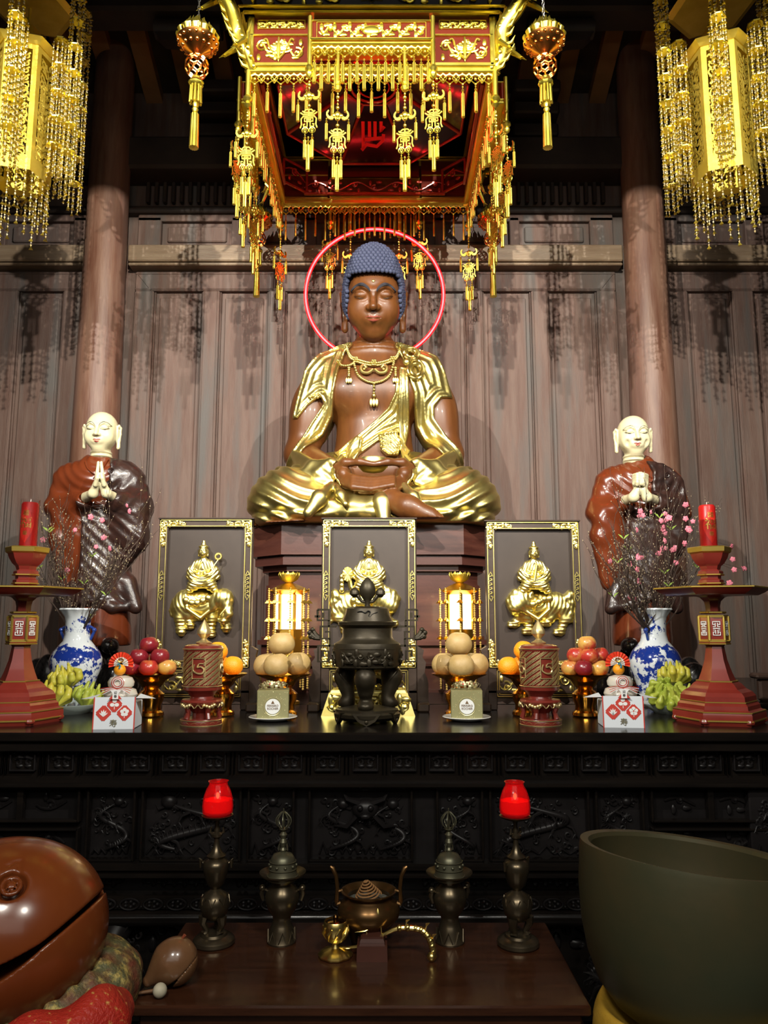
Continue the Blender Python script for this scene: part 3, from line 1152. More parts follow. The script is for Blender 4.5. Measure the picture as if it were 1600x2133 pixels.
    b.sphere(kn, 0.022, 14, 10, (1, .8, 1))
    for cx_, cy_, ex, ey in ((857, 739, 16, 11), (866, 772, 17, 19)):
        for q in (1.0, 0.62):
            loop = [on(cx_ + ex * q * cos(a), cy_ + ey * q * sin(a), 0.022) for a in np.linspace(0, 2 * pi, 28, endpoint=False)]
            b.tube(loop, 0.008, 8, closed=True)
    b.build('shoulder_knot', SGOLD, t)
    # necklace: rope collar, beads, central cloud plate, three tassel pendants
    nk = thing_part('necklace', t)
    b = MB()
    arc = cr_spline([(722, 722), (731, 742), (752, 752), (779, 757), (806, 752), (826, 742), (834, 722)], 8)
    for row, (dy, r) in enumerate(((0, 0.0085), (5, 0.0075))):
        for k, (x, y) in enumerate(arc):
            b.sphere(on(x, y + dy, 0.006), r, 10, 6)
    for (x, y) in ((741, 751), (779, 757), (818, 750)):
        for a in range(6):
            b.sphere(on(x + 5 * cos(a * pi / 3), y + 5 * sin(a * pi / 3), 0.014), 0.0085, 8, 6)
        b.sphere(on(x, y, 0.020), 0.008, 8, 6)
    for k, (x, y) in enumerate(cr_spline([(704, 752), (712, 762), (728, 762), (738, 756)], 4) + cr_spline([(738, 760), (746, 782), (762, 794), (779, 798), (797, 794), (812, 782), (820, 758)], 5)):
        b.sphere(on(x, y, 0.010), 0.0085, 8, 6)
    b.build('bead_row', SGOLD, nk)
    b = MB()
    for m in (-1, 1):
        b.tube([on(779 + m * a, c_, 0.02) for a, c_ in cr_spline([(2, 772), (12, 779), (24, 777), (27, 768), (20, 763), (15, 769)], 5)], 0.0085, 8)
        b.sphere(on(779 + m * 20, 771, 0.02), 0.009, 8, 6)
    b.build('cloud_plate', SGOLD, nk)
    for (x, y0, y1, sc_) in ((779, 800, 826, 1.0), (727, 768, 784, 0.75), (824, 768, 784, 0.7)):
        b = MB()
        n = 4
        for k in range(n):
            b.sphere(on(x, y0 + (y1 - y0) * k / n, 0.014), 0.008 * (1 if k else 1.3), 8, 6)
        top_ = on(x, y1, 0.016)
        b.sphere(top_, 0.013 * sc_, 10, 6)
        for a in (-1, 0, 1):
            q = top_ + Vector((a * 0.016 * sc_, -0.004, -0.04 * sc_))
            b.sphere(q, 0.013 * sc_, 8, 8, (0.75, 0.6, 2.0))
        b.build('pendant', SGOLD, nk)
    # armlet
    b = MB()
    for k in range(9):
        p_ = on(646 + 3.2 * k, 828 - 1.2 * k + 6 * ((k % 2)), 0.01)
        b.sphere(p_, 0.012, 8, 6)
    b.build('armlet', SGOLD, t)
    # alms bowl in the hands
    bc = Vector(S(777, 973, 3.985)) - Vector(O)
    b = MB()
    b.lathe([(0.02, -0.03), (0.055, -0.022), (0.078, 0.0), (0.084, 0.024), (0.078, 0.042), (0.070, 0.046), (0.066, 0.040), (0.071, 0.024), (0.062, 0.0), (0.0, -0.015)], 40, c=bc)
    b.build('alms_bowl', SGOLD, t)
    return t


def thing_part(name, parent, loc=(0, 0, 0)):
    o = bpy.data.objects.new(name, None)
    COL.objects.link(o)
    o.parent = parent
    o.location = loc
    return o


BUDDHA = make_buddha()

# neon ring behind the head
NEON = mat('red_neon', (1, 0.1, 0.1), 0.4, emit=(1.0, 0.028, 0.032), estr=30.0)
hz = W(779, 612, 4.62)
t = thing('neon_halo', 'glowing red neon ring standing behind the head of the large seated statue', 'light', (0.0, 4.62, hz[2]))
R = 143.5 / 1600 * 4.87
b = MB()
b.tube([(R * sin(a), 0, R * cos(a)) for a in np.linspace(0, 2 * pi, 120, endpoint=False)], 0.0055, 10, closed=True)
b.build('neon_tube', NEON, t)
b = MB()
b.tube([(R * sin(a), 0, R * cos(a)) for a in np.linspace(0, 2 * pi, 120, endpoint=False)], 0.0125, 10, closed=True)
b.build('glow_shell', mat('red_glow', (0.8, 0.01, 0.01), 0.4, alpha=0.5, emit=(1.0, 0.0, 0.008), estr=1.4), t)  # see-through shell added to imitate the red glow round the tube
b = MB()
b.tube([(R * sin(a), 0.014, R * cos(a)) for a in np.linspace(0, 2 * pi, 120, endpoint=False)], 0.009, 8, closed=True)
b.tube([(0, 0.02, -R), (0, 0.02, -R - 0.3)], 0.012, 8)
b.build('holder_ring', mat('dark_metal', (0.02, 0.02, 0.02), 0.4, 0.8), t)

# stepped octagonal pedestal
PEDW = mat('pedestal_wood', (0.045, 0.013, 0.009), 0.36, 0.0, col2=(0.085, 0.028, 0.018), nscale=5, stretch=(0.7, 1, 5), coat=0.2,
           col3=(0.06, 0.02, 0.015), bump=0.03)
t = thing('pedestal', 'stepped red-brown wooden pedestal with chamfered corners carrying the large seated statue', 'pedestal', (0, 4.35, 1.2))


def octa(b, off, z0, z1, yf=3.98, yb=4.80, xf=0.475, xs=0.66):
    P = [(-xf - off * .4, yf - off), (xf + off * .4, yf - off), (xs + off, yf + (xs - xf) - off * .4), (xs + off, yb), (-xs - off, yb), (-xs - off, yf + (xs - xf) - off * .4)]
    P = [(x, y - 4.35) for x, y in P]
    b.prism(P, z0 - 1.2, z1 - 1.2, 'xy')


zz = {y: W(779, y, 3.9)[2] for y in (1112, 1152, 1156, 1173, 1186, 1200, 1214, 1328, 1336, 1346, 1384, 1390, 1440, 1450)}
b = MB()
octa(b, 0.0, zz[1152], BO[2] - 0.002)
b.build('top_slab', PEDW, t, smooth=False)
b = MB()
octa(b, -0.02, zz[1173], zz[1156])
octa(b, -0.03, zz[1156] - 0.002, zz[1152] + 0.001)
octa(b, -0.06, zz[1186], zz[1173])
octa(b, -0.09, zz[1214], zz[1186])
b.build('upper_tier', PEDW, t, smooth=False)
b = MB()
octa(b, -0.08, zz[1328], zz[1214])
b.build('waist', PEDW, t, smooth=False)
b = MB()
octa(b, -0.04, zz[1346], zz[1336])
octa(b, -0.06, zz[1336], zz[1328])
octa(b, -0.06, zz[1384], zz[1346])
octa(b, -0.02, zz[1390], zz[1384])
octa(b, -0.04, zz[1440], zz[1390])
octa(b, 0.0, 1.2, zz[1440])
b.build('lower_tier', PEDW, t, smooth=False)
# ------------------------------------------------------------------ ornament helpers
def strokes(b, segs, w, y0=-0.0025, y1=0.0025):
    """flat openwork strokes given as polylines in xz"""
    for pts in segs:
        P = [Vector((a, 0, c)) for a, c in pts]
        n = len(P)
        L = []
        Rr = []
        for i in range(n):
            t = (P[min(i + 1, n - 1)] - P[max(i - 1, 0)])
            t.normalize()
            nn = Vector((-t.z, 0, t.x)) * w / 2
            L.append(P[i] + nn)
            Rr.append(P[i] - nn)
        for i in range(n - 1):
            V = [L[i], L[i + 1], Rr[i + 1], Rr[i]]
            VV = [(v.x, y0, v.z) for v in V] + [(v.x, y1, v.z) for v in V]
            b.add(VV, [(0, 1, 2, 3), (7, 6, 5, 4), (0, 4, 5, 1), (1, 5, 6, 2), (2, 6, 7, 3), (3, 7, 4, 0)])


CGOLD = mat('canopy_gold', (0.72, 0.58, 0.07), 0.30, 1.0, col2=(0.85, 0.70, 0.13), nscale=10, rough2=0.38)
CRED = mat('canopy_red_ground', (0.085, 0.010, 0.003), 0.4, 0.0, spec=0.25)
CBLACK = mat('canopy_black_lacquer', (0.012, 0.006, 0.005), 0.12, 0.0, coat=1.0)
CINNER = mat('canopy_inner_lacquer', (0.34, 0.035, 0.015), 0.25, 0.3, coat=0.5)


def spiral(cx, cz, r0, turns, a0, sgn=1, n=22):
    return [(cx + r0 * (1 - 0.86 * k / n) * cos(a0 + sgn * turns * 2 * pi * k / n),
             cz + r0 * (1 - 0.86 * k / n) * sin(a0 + sgn * turns * 2 * pi * k / n)) for k in range(n + 1)]


def scroll_relief(b, x0, x1, z0, z1, y, r=0.004, seed=1, dens=1.0, leaf=True, seg=5):
    """carved scrolling tendrils with curls and leaves filling a field on the plane y"""
    rd = random.Random(seed)
    w, h = x1 - x0, z1 - z0
    horiz = w >= h
    L = w if horiz else h
    T = h if horiz else w
    n = max(1, int(round(L / T / 0.9 * dens)))

    def mp(u, v):
        return (x0 + u, y, z0 + v) if horiz else (x0 + v, y, z0 + u)
    pts = []
    m = n * 6
    for k in range(m + 1):
        u = L * k / m
        v = T * (0.5 + 0.30 * sin(pi * n * u / L + (0.4 if seed % 2 else 3.5)))
        pts.append(mp(u, v))
    b.tube(pts, [r * (0.5 + 0.5 * min(1, 4 * min(k, m - k) / m + 0.2)) for k in range(m + 1)], seg)
    for i in range(n):
        u = L * (i + 0.5) / n
        up = 1 if (i + seed) % 2 else -1
        rr = T * 0.25 * rd.uniform(0.85, 1.15)
        sp = spiral(u + rd.uniform(-.1, .1) * rr, T * 0.5 + up * T * 0.14, rr, 1.25, pi * rd.random(), up, 16)
        b.tube([mp(a, min(max(c, r), T - r)) for a, c in sp], [r * (1.0 - 0.5 * k / 16) for k in range(17)], seg)
        q = mp(sp[-1][0], sp[-1][1])
        b.sphere((q[0], q[1] - r * 0.3, q[2]), r * 1.6, 6, 4)
        if leaf:
            for s_ in (-1, 1):
                du = s_ * T * rd.uniform(0.25, 0.4)
                q = mp(min(max(u + du, r * 2), L - r * 2), T * (0.5 - up * rd.uniform(0.22, 0.36)))
                b.sphere(q, r * 2.2, 7, 5, (1.5, 0.5, 0.8) if (i + (s_ > 0)) % 2 else (0.8, 0.5, 1.5))


def tassel_mesh():
    b = MB()
    b.lathe([(0.0015, 0), (0.0015, -0.06), (0.11, -0.075), (0.11, -0.10), (0.03, -0.125), (0.03, -0.15), (0.15, -0.175), (0.17, -0.205),
             (0.05, -0.235), (0.10, -0.26), (0.20, -0.30)], 10)
    b.lathe([(0.20, -0.30), (0.20, -0.97), (0.215, -0.985), (0.0, -1.0)], 16, mod=lambda th, t, r: r * (1 + 0.10 * cos(8 * th)))
    return b


_tm = tassel_mesh().build('tassel', CGOLD)
TASSEL_ME = _tm.data
bpy.data.objects.remove(_tm)


def add_tassel(parent, loc, length, width, name='tassel'):
    """width = overall cord width"""
    o = bpy.data.objects.new(name, TASSEL_ME)
    COL.objects.link(o)
    o.parent = parent
    o.location = loc
    o.scale = (width / 0.40, width / 0.40, length)
    return o


# ------------------------------------------------------------------ the hanging square canopy
CANZ = 4.2
can = thing('canopy', 'square gilded canopy with red panels, fringes and corner dragons hanging over the seated statue', 'canopy', (0, 4.0, CANZ))
H = 0.60
for k in range(4):
    Rz = Matrix.Rotation(k * pi / 2, 4, 'Z')
    gm, rm = (CGOLD, CRED)
    b = MB().xf(Rz)       # frame bars
    b.box(-H, H, -H - 0.012, -H + 0.03, 0.0, 0.026, 0.004)
    b.box(-H, H, -H - 0.020, -H + 0.03, 0.026, 0.036, 0.003)
    for sx in (-1, 1):
        xa, xb = sorted((sx * 0.30, sx * H))
        b.box(xa, xb, -H - 0.012, -H + 0.02, 0.036, 0.052, 0.003)
        b.box(xa, xb, -H - 0.012, -H + 0.02, 0.196, 0.206, 0.003)
        b.box(sx * 0.59 - 0.012, sx * 0.59 + 0.012, -H - 0.012, -H + 0.02, 0.036, 0.30, 0.003)
        xa2, xb2 = sorted((sx * 0.33, sx * 0.56))
        for z in (0.236, 0.280):
            b.box(xa2, xb2, -H - 0.008, -H + 0.01, z, z + 0.004, 0.001)
        for x in (xa2, xb2):
            b.box(x, x + 0.004, -H - 0.008, -H + 0.01, 0.236, 0.284, 0.001)
    b.box(-H - 0.03, H + 0.03, -H - 0.04, -H + 0.03, 0.298, 0.312, 0.004)
    b.box(-H - 0.05, H + 0.05, -H - 0.06, -H + 0.03, 0.316, 0.326, 0.004)
    # projecting centre bay
    for z0, z1, o_ in ((0.066, 0.082, 0.0), (0.086, 0.098, 0.008), (0.190, 0.198, 0.0)):
        b.box(-0.29, 0.29, -H - 0.112 - o_, -H, z0, z1, 0.004)
    for z in (0.102, 0.184):
        b.box(-0.262, 0.262, -H - 0.108, -H - 0.09, z, z + 0.004, 0.001)
    for x in (-0.262, 0.258):
        b.box(x, x + 0.004, -H - 0.108, -H - 0.09, 0.102, 0.188, 0.001)
    b.build('frame_bar', gm, can)
    b = MB().xf(Rz)       # red boards
    for sx in (-1, 1):
        xa, xb = sorted((sx * 0.30, sx * H))
        b.box(xa, xb, -H, -H + 0.015, 0.03, 0.30)
    b.box(-0.285, 0.285, -H - 0.10, -H - 0.085, 0.08, 0.19)
    b.box(-0.285, 0.285, -H, -H + 0.015, 0.19, 0.30)
    b.build('panel_board', rm, can, smooth=False)
    b = MB().xf(Rz)       # gilded relief: treasures among ribbons
    for sx in (-1, 1):
        xa, xb = sorted((sx * 0.335, sx * 0.565))
        scroll_relief(b, xa, xb, 0.058, 0.192, -H - 0.003, 0.0062, 3 + k, 1.9)
        cx_ = sx * 0.455
        for q in range(5):
            rr = 0.012 + 0.013 * q
            b.tube([(cx_ + rr * cos(a), -H - 0.006, 0.165 - 0.010 * q + 0.3 * rr * sin(a)) for a in np.linspace(pi, 2 * pi, 9)], 0.0045, 5)
        b.sphere((cx_, -H, 0.142), 0.034, 12, 8, (1.3, 0.35, 0.75))
        b.tube([(cx_, -H - 0.004, 0.19), (cx_, -H - 0.008, 0.12), (cx_, -H - 0.004, 0.06)], [0.006, 0.012, 0.003], 6)
        for s_ in (-1, 1):
            b.tube([(cx_ + s_ * a, -H - 0.006, c_) for a, c_ in cr_spline([(0.0, 0.07), (0.022, 0.10), (0.045, 0.135), (0.052, 0.165), (0.062, 0.18), (0.075, 0.172)], 3)], 0.0055, 6)
        scroll_relief(b, xa, xb, 0.241, 0.279, -H - 0.003, 0.0042, 5 + k, 1.3)
    scroll_relief(b, -0.25, 0.25, 0.108, 0.182, -H - 0.103, 0.0062, 8 + k, 1.7)
    b.sphere((0, -H - 0.103, 0.145), 0.03, 12, 8, (1.5, 0.4, 0.9))
    b.build('gilded_relief', gm, can)
    # corner and bay posts with turned drops
    for x in (-0.292, 0.292):
        b = MB().xf(Rz)
        b.tube([(x, -H - 0.105, -0.045), (x, -H - 0.105, 0.215)], 0.011, 12)
        b.lathe([(0.010, 0), (0.02, -0.01), (0.022, -0.022), (0.012, -0.034), (0.018, -0.046), (0.014, -0.06), (0.002, -0.07)], 14, c=(x, -H - 0.105, -0.04))
        b.build('post', gm, can)
    for x in (-0.158, 0.158):
        b = MB().xf(Rz)
        b.tube([(x, -H - 0.095, -0.12), (x, -H - 0.095, 0.07)], 0.0085, 10)
        b.lathe([(0.008, 0), (0.017, -0.01), (0.012, -0.02), (0.02, -0.035), (0.012, -0.05)], 12, c=(x, -H - 0.095, -0.115))
        b.build('post', gm, can)
    b = MB().xf(Rz)
    b.tube([(-H, -H, -0.13), (-H, -H, 0.3)], 0.014, 14)
    b.lathe([(0.012, 0), (0.022, -0.01), (0.024, -0.022), (0.012, -0.034), (0.018, -0.05), (0.002, -0.065)], 14, c=(-H, -H, -0.12))
    b.build('post', gm, can)
    # lattice of the fringe
    b = MB().xf(Rz)

    def lattice(x0, x1, y, zt, n):
        w = (x1 - x0) / n
        for i in range(n):
            xc = x0 + (i + 0.5) * w
            b.tube([(xc - w / 2, y, zt - 0.002), (xc - w * .3, y, zt - 0.012), (xc, y, zt - 0.006), (xc + w * .3, y, zt - 0.012), (xc + w / 2, y, zt - 0.002)], 0.004, 5)
            for s_ in (-1, 1):
                b.tube([(xc, y, zt), (xc + s_ * w * .5, y, zt - 0.030), (xc, y, zt - 0.058)], 0.0032, 5)
                b.tube([(xc + s_ * w * .5, y, zt), (xc + s_ * w * .22, y, zt - 0.026), (xc + s_ * w * .5, y, zt - 0.052)], 0.0032, 5)
            b.sphere((xc, y, zt - 0.030), 0.0075, 7, 5)
            b.sphere((xc - w / 2, y, zt - 0.036), 0.006, 7, 5)
            b.sphere((xc, y, zt - 0.058), 0.006, 7, 5)
    lattice(-H, H, -H, -0.001, 19)
    b.build('fringe_lattice', CGOLD, can)
    b = MB().xf(Rz)
    lattice(-0.285, 0.285, -H - 0.10, 0.066, 9)
    b.build('fringe_lattice', CGOLD, can)
    # tassels: individual on three sides, the far side as one
    spots = []
    for i in range(19):
        x = -H + (i + 0.5) * 2 * H / 19
        spots.append((x, -H, -0.058, 0.150 if i % 2 else 0.178))
        if i < 18 and abs(x) > 0.28:
            pass
    for i in range(17):
        x = -0.27 + i * 0.54 / 16
        spots.append((x, -H - 0.10, 0.008 if i % 2 else 0.02, (0.150, 0.175)[i % 2]))
    if k == 2:
        b = MB().xf(Rz)
        for (x, y, z, ln) in spots:
            b.lathe([(0.001, 0), (0.004, -0.02), (0.002, -0.03), (0.006, -0.04), (0.007, -ln), (0, -ln - 0.002)], 8, c=(x, y, z))
        b.build('tassel', CGOLD, can)['kind'] = 'stuff'
    else:
        for j, (x, y, z, ln) in enumerate(spots):
            if k in (1, 3) and j % 9 == 8:
                continue
            p_ = Rz @ Vector((x, y, z))
            if k == 0 or j < 32:
                add_tassel(can, p_, ln, 0.0165)

# flaring cornice with dark ground and gilded scrolls
b = MB()
prof = [(0.615, 0.326), (0.63, 0.35), (0.66, 0.40), (0.70, 0.45), (0.74, 0.48)]
for i in range(len(prof) - 1):
    (a0, z0), (a1, z1) = prof[i], prof[i + 1]
    for k in range(4):
        Rz = Matrix.Rotation(k * pi / 2, 4, 'Z')
        b.xf(Rz).add([(-a0, -a0, z0), (a0, -a0, z0), (a1, -a1, z1), (-a1, -a1, z1)], [(0, 1, 2, 3)])
b.xf(None).add([(-0.74, -0.74, 0.48), (0.74, -0.74, 0.48), (0.74, 0.74, 0.48), (-0.74, 0.74, 0.48)], [(0, 1, 2, 3)])
b.build('cornice', CBLACK, can, smooth=False)
b = MB()
for k in range(4):
    Rz = Matrix.Rotation(k * pi / 2, 4, 'Z')
    tilt = Matrix.Translation((0, -0.632, 0.335)) @ Matrix.Rotation(radians(40), 4, 'X')
    b.xf(Rz @ tilt)
    scroll_relief(b, -0.60, -0.12, 0.0, 0.12, -0.012, 0.006, 21 + k, 0.9)
    scroll_relief(b, 0.12, 0.60, 0.0, 0.12, -0.012, 0.006, 24 + k, 0.9)
    for a in range(9):
        an = radians(-10 + a * 25)
        b.tube([(0, -0.012, 0.045), (0.055 * cos(an), -0.014, 0.045 + 0.05 * sin(an))], [0.010, 0.004], 6)
    b.sphere((0, -0.02, 0.045), 0.018, 10, 6)
    b.tube([(-0.62, -0.01, 0.004), (0.62, -0.01, 0.004)], 0.005, 6)
b.build('cornice_scrolls', CGOLD, can)
# sloping coffers inside, round boss, hangers
b = MB()
R0, R1 = 0.56, 0.17
for i in range(8):
    a0, a1 = pi / 8 + i * pi / 4, pi / 8 + (i + 1) * pi / 4
    b.add([(R0 * cos(a0), R0 * sin(a0), 0.24), (R0 * cos(a1), R0 * sin(a1), 0.24), (R1 * cos(a1), R1 * sin(a1), 0.39), (R1 * cos(a0), R1 * sin(a0), 0.39)], [(3, 2, 1, 0)])
b.lathe([(0.0, 0.39), (0.18, 0.39)], 8, rot=pi / 8)
b.build('inner_coffer', CBLACK, can, smooth=False)
b = MB()
for i in range(8):
    a0, a1 = pi / 8 + i * pi / 4, pi / 8 + (i + 1) * pi / 4
    for rr, z in ((R0, 0.236), (R1, 0.385)):
        b.tube([(rr * cos(a0), rr * sin(a0), z), (rr * cos(a1), rr * sin(a1), z)], 0.008, 6)
    b.tube([(R0 * cos(a0), R0 * sin(a0), 0.234), (R1 * cos(a0), R1 * sin(a0), 0.384)], 0.009, 6)
b.tube([(0.13 * cos(a), 0.13 * sin(a), 0.38) for a in np.linspace(0, 2 * pi, 40, endpoint=False)], 0.008, 6, closed=True)
b.tube([(0.09 * cos(a), 0.09 * sin(a), 0.38) for a in np.linspace(0, 2 * pi, 40, endpoint=False)], 0.005, 6, closed=True)
for sx in (-1, 1):
    for sy in (-1, 1):      # framed red panels across the inner corners
        b.xf(Matrix.Translation((sx * 0.50, sy * 0.50, 0.0)) @ Matrix.Rotation(-sx * sy * pi / 4, 4, 'Z'))
        b.box(-0.10, 0.10, -0.006, 0.006, 0.06, 0.075, 0.002)
        b.box(-0.10, 0.10, -0.006, 0.006, 0.215, 0.23, 0.002)
        b.box(-0.10, -0.085, -0.006, 0.006, 0.06, 0.23, 0.002)
        b.box(0.085, 0.10, -0.006, 0.006, 0.06, 0.23, 0.002)
        scroll_relief(b, -0.08, 0.08, 0.08, 0.21, 0.0, 0.006, 31, 1.0)
b.xf(None)
for k in range(4):
    b.xf(Matrix.Rotation(k * pi / 2, 4, 'Z'))
    b.box(-0.45, 0.45, -H + 0.03, -H + 0.05, 0.05, 0.065, 0.003)
    scroll_relief(b, -0.45, 0.45, 0.07, 0.16, -H + 0.03, 0.006, 41 + k, 0.6)
b.xf(None)
b.build('inner_moulding', CINNER, can)
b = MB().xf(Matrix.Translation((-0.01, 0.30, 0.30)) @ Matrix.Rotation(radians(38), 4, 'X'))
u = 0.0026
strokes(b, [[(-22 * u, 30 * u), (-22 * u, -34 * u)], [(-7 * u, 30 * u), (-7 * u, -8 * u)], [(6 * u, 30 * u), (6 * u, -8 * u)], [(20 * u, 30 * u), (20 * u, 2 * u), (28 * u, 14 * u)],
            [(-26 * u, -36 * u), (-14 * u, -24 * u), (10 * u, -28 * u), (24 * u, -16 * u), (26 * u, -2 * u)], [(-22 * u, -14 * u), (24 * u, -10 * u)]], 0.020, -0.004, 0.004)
b.build('ring_reflection', mat('reflection_red', (0.75, 0.012, 0.008), 0.3, coat=0.5), can)  # red strokes modelled in place of the neon ring's reflection in the coffer
b = MB()
for sx in (-1, 1):
    for sy in (-1, 1):
        b.tube([(sx * 0.55, sy * 0.55, 0.50), (sx * 0.55, sy * 0.55, 1.6)], 0.006, 6)
b.build('hanging_rod', CBLACK, can)
# dragons leaping out of the corners
for k in range(4):
    Rz = Matrix.Rotation(k * pi / 2 + pi / 4, 4, 'Z')
    b = MB().xf(Rz @ Matrix.Translation((0, -0.85, 0)))
    body = cr_spline([(0, 0.03, 0.0), (0.02, -0.03, 0.09), (-0.015, -0.06, 0.19), (0.01, -0.13, 0.28), (0.0, -0.22, 0.36), (0.0, -0.30, 0.46), (0.0, -0.27, 0.54)], 6)
    n = len(body)
    b.tube(body, [0.018 + 0.020 * sin(pi * min(1, j / n * 1.15)) for j in range(n)], 10)
    for j in range(2, n - 2, 2):
        p_ = Vector(body[j])
        b.tube([p_ + Vector((0, -0.02, 0.0)), p_ + Vector((0, -0.055, -0.005)), p_ + Vector((0, -0.075, 0.02))], [0.012, 0.008, 0.001], 5)
        for s_ in (-1, 1):
            b.sphere(p_ + Vector((s_ * 0.026, -0.008, 0)), 0.013, 6, 5)
    hd = Vector(body[-1])
    b.sphere(hd, 0.05, 12, 9, (0.8, 1.2, 0.8))
    b.tube([hd, hd + Vector((0, -0.08, -0.03)), hd + Vector((0, -0.11, -0.05))], [0.034, 0.026, 0.016], 8)
    b.tube([hd + Vector((0, 0, -0.03)), hd + Vector((0, -0.07, -0.07))], [0.022, 0.012], 7)
    for s_ in (-1, 1):
        b.tube([hd + Vector((s_ * 0.02, 0.02, 0.03)), hd + Vector((s_ * 0.05, 0.09, 0.06)), hd + Vector((s_ * 0.04, 0.14, 0.05))], [0.010, 0.007, 0.001], 5)
        for q in range(3):
            b.tube([hd + Vector((s_ * 0.03, 0.03, 0.01 - q * 0.02)), hd + Vector((s_ * 0.07, 0.08 + 0.01 * q, 0.0 - q * 0.03))], [0.010, 0.001], 5)
        # legs with claws
        for (j0, dz, dy) in ((8, -0.07, -0.06), (20, -0.08, -0.07)):
            p_ = Vector(body[j0])
            kn = p_ + Vector((s_ * 0.05, dy * 0.4, dz * 0.2))
            ft = p_ + Vector((s_ * 0.05, dy * 1.2, dz))
            b.tube([p_, kn, ft], [0.018, 0.014, 0.009], 6)
            for q in (-1, 0, 1):
                b.tube([ft, ft + Vector((q * 0.015, -0.02, -0.015))], [0.006, 0.001], 4)
        b.tube([Vector(body[6]) + Vector((s_ * 0.02, 0, 0)), Vector(body[6]) + Vector((s_ * 0.06, -0.03, 0.05)), Vector(body[6]) + Vector((s_ * 0.07, -0.02, 0.11))], [0.010, 0.008, 0.001], 5)
    b.build('corner_dragon', CGOLD, can)


# ------------------------------------------------------------------ bat-and-longevity pendants
def make_pendant(chain):
    """origin at the hook; hangs downwards"""
    t = thing('hanging_pendant', 'x', 'pendant', (0, 0, 0), group='bat pendants round the canopy')
    b = MB()
    z = 0.0
    n = max(2, int(chain / 0.016))
    for i in range(n):
        b.sphere((0, 0, -chain * (i + 0.5) / n), (0.0055, 0.009)[i % 3 == 1], 7, 5)
    b.tube([(0, 0, 0.0), (0, 0, -chain - 0.02)], 0.0015, 4)
    zb = -chain - 0.02
    b.tube([(0, 0, zb - 0.03), (0, 0, zb - 0.075)], 0.0015, 4)
    b.sphere((0, 0, zb - 0.062), 0.009, 8, 6)
    b.build('bead_chain', CGOLD, t)
    b = MB()
    for s_ in (-1, 1):
        out = [(s_ * a, zb + c) for a, c in [(0.005, -0.006), (0.02, -0.008), (0.03, -0.018), (0.04, -0.018), (0.046, -0.006), (0.040, 0.012), (0.045, 0.014), (0.053, 0.002), (0.054, -0.012), (0.046, -0.028),
                                             (0.034, -0.034), (0.022, -0.032), (0.016, -0.022), (0.008, -0.034), (0.003, -0.036)]]
        if s_ < 0:
            out = out[::-1]
        b.prism(out, -0.004, 0.004)
        b.sphere((s_ * 0.016, -0.003, zb - 0.012), 0.011, 8, 6, (1, .6, 1))
    b.sphere((0, -0.004, zb - 0.008), 0.016, 10, 7, (0.9, .6, 1.0))
    b.sphere((0, -0.004, zb - 0.03), 0.008, 8, 6)
    bat = b.build('bat', CGOLD, t)
    zs = zb - 0.078
    b = MB()
    w = 0.0062
    sg = []
    for s_ in (-1, 1):
        sg += [[(0, zs - 0.004), (s_ * 0.012, zs - 0.004), (s_ * 0.022, zs - 0.014)],
               [(0, zs - 0.020), (s_ * 0.020, zs - 0.020), (s_ * 0.030, zs - 0.010)],
               [(0, zs - 0.029), (s_ * 0.026, zs - 0.029), (s_ * 0.040, zs - 0.018)],
               [(0, zs - 0.038), (s_ * 0.026, zs - 0.038), (s_ * 0.036, zs - 0.050), (s_ * 0.034, zs - 0.080), (s_ * 0.040, zs - 0.098)],
               [(0, zs - 0.047), (s_ * 0.020, zs - 0.047), (s_ * 0.020, zs - 0.064), (0, zs - 0.064)],
               [(s_ * 0.007, zs - 0.066), (s_ * 0.007, zs - 0.090), (s_ * 0.024, zs - 0.090), (s_ * 0.024, zs - 0.078), (s_ * 0.016, zs - 0.078)]]
    sg += [[(0, zs), (0, zs - 0.036)], [(-0.012, zs - 0.0555), (0.012, zs - 0.0555)]]
    strokes(b, sg, w)
    b.build('longevity_emblem', CGOLD, t)
    zc = zs - 0.108
    for s_ in (-1, 1):
        b = MB()
        b.xf(Matrix.Translation((s_ * 0.0165, 0, zc)))
        b.tube([(0.0145 * cos(a), 0, 0.0145 * sin(a)) for a in np.linspace(0, 2 * pi, 20, endpoint=False)], 0.0028, 5, closed=True)
        strokes(b, [[(-0.005, -0.005), (0.005, -0.005), (0.005, 0.005), (-0.005, 0.005), (-0.005, -0.0052)],
                    [(0, 0.005), (0, 0.014)], [(0, -0.005), (0, -0.014)]], 0.0032)
        b.build('coin', CGOLD, t)
    zt = zc - 0.014
    add_tassel(t, (-0.017, 0, zt), 0.13, 0.016)
    add_tassel(t, (0.017, 0, zt), 0.13, 0.016)
    add_tassel(t, (0.0, -0.006, zt - 0.012), 0.185, 0.018)
    add_tassel(bat, (-0.052, 0, zb - 0.020), 0.12, 0.014)
    add_tassel(bat, (0.052, 0, zb - 0.020), 0.12, 0.014)
    return t


pA = make_pendant(0.05)
pB = make_pendant(0.09)
PD = []
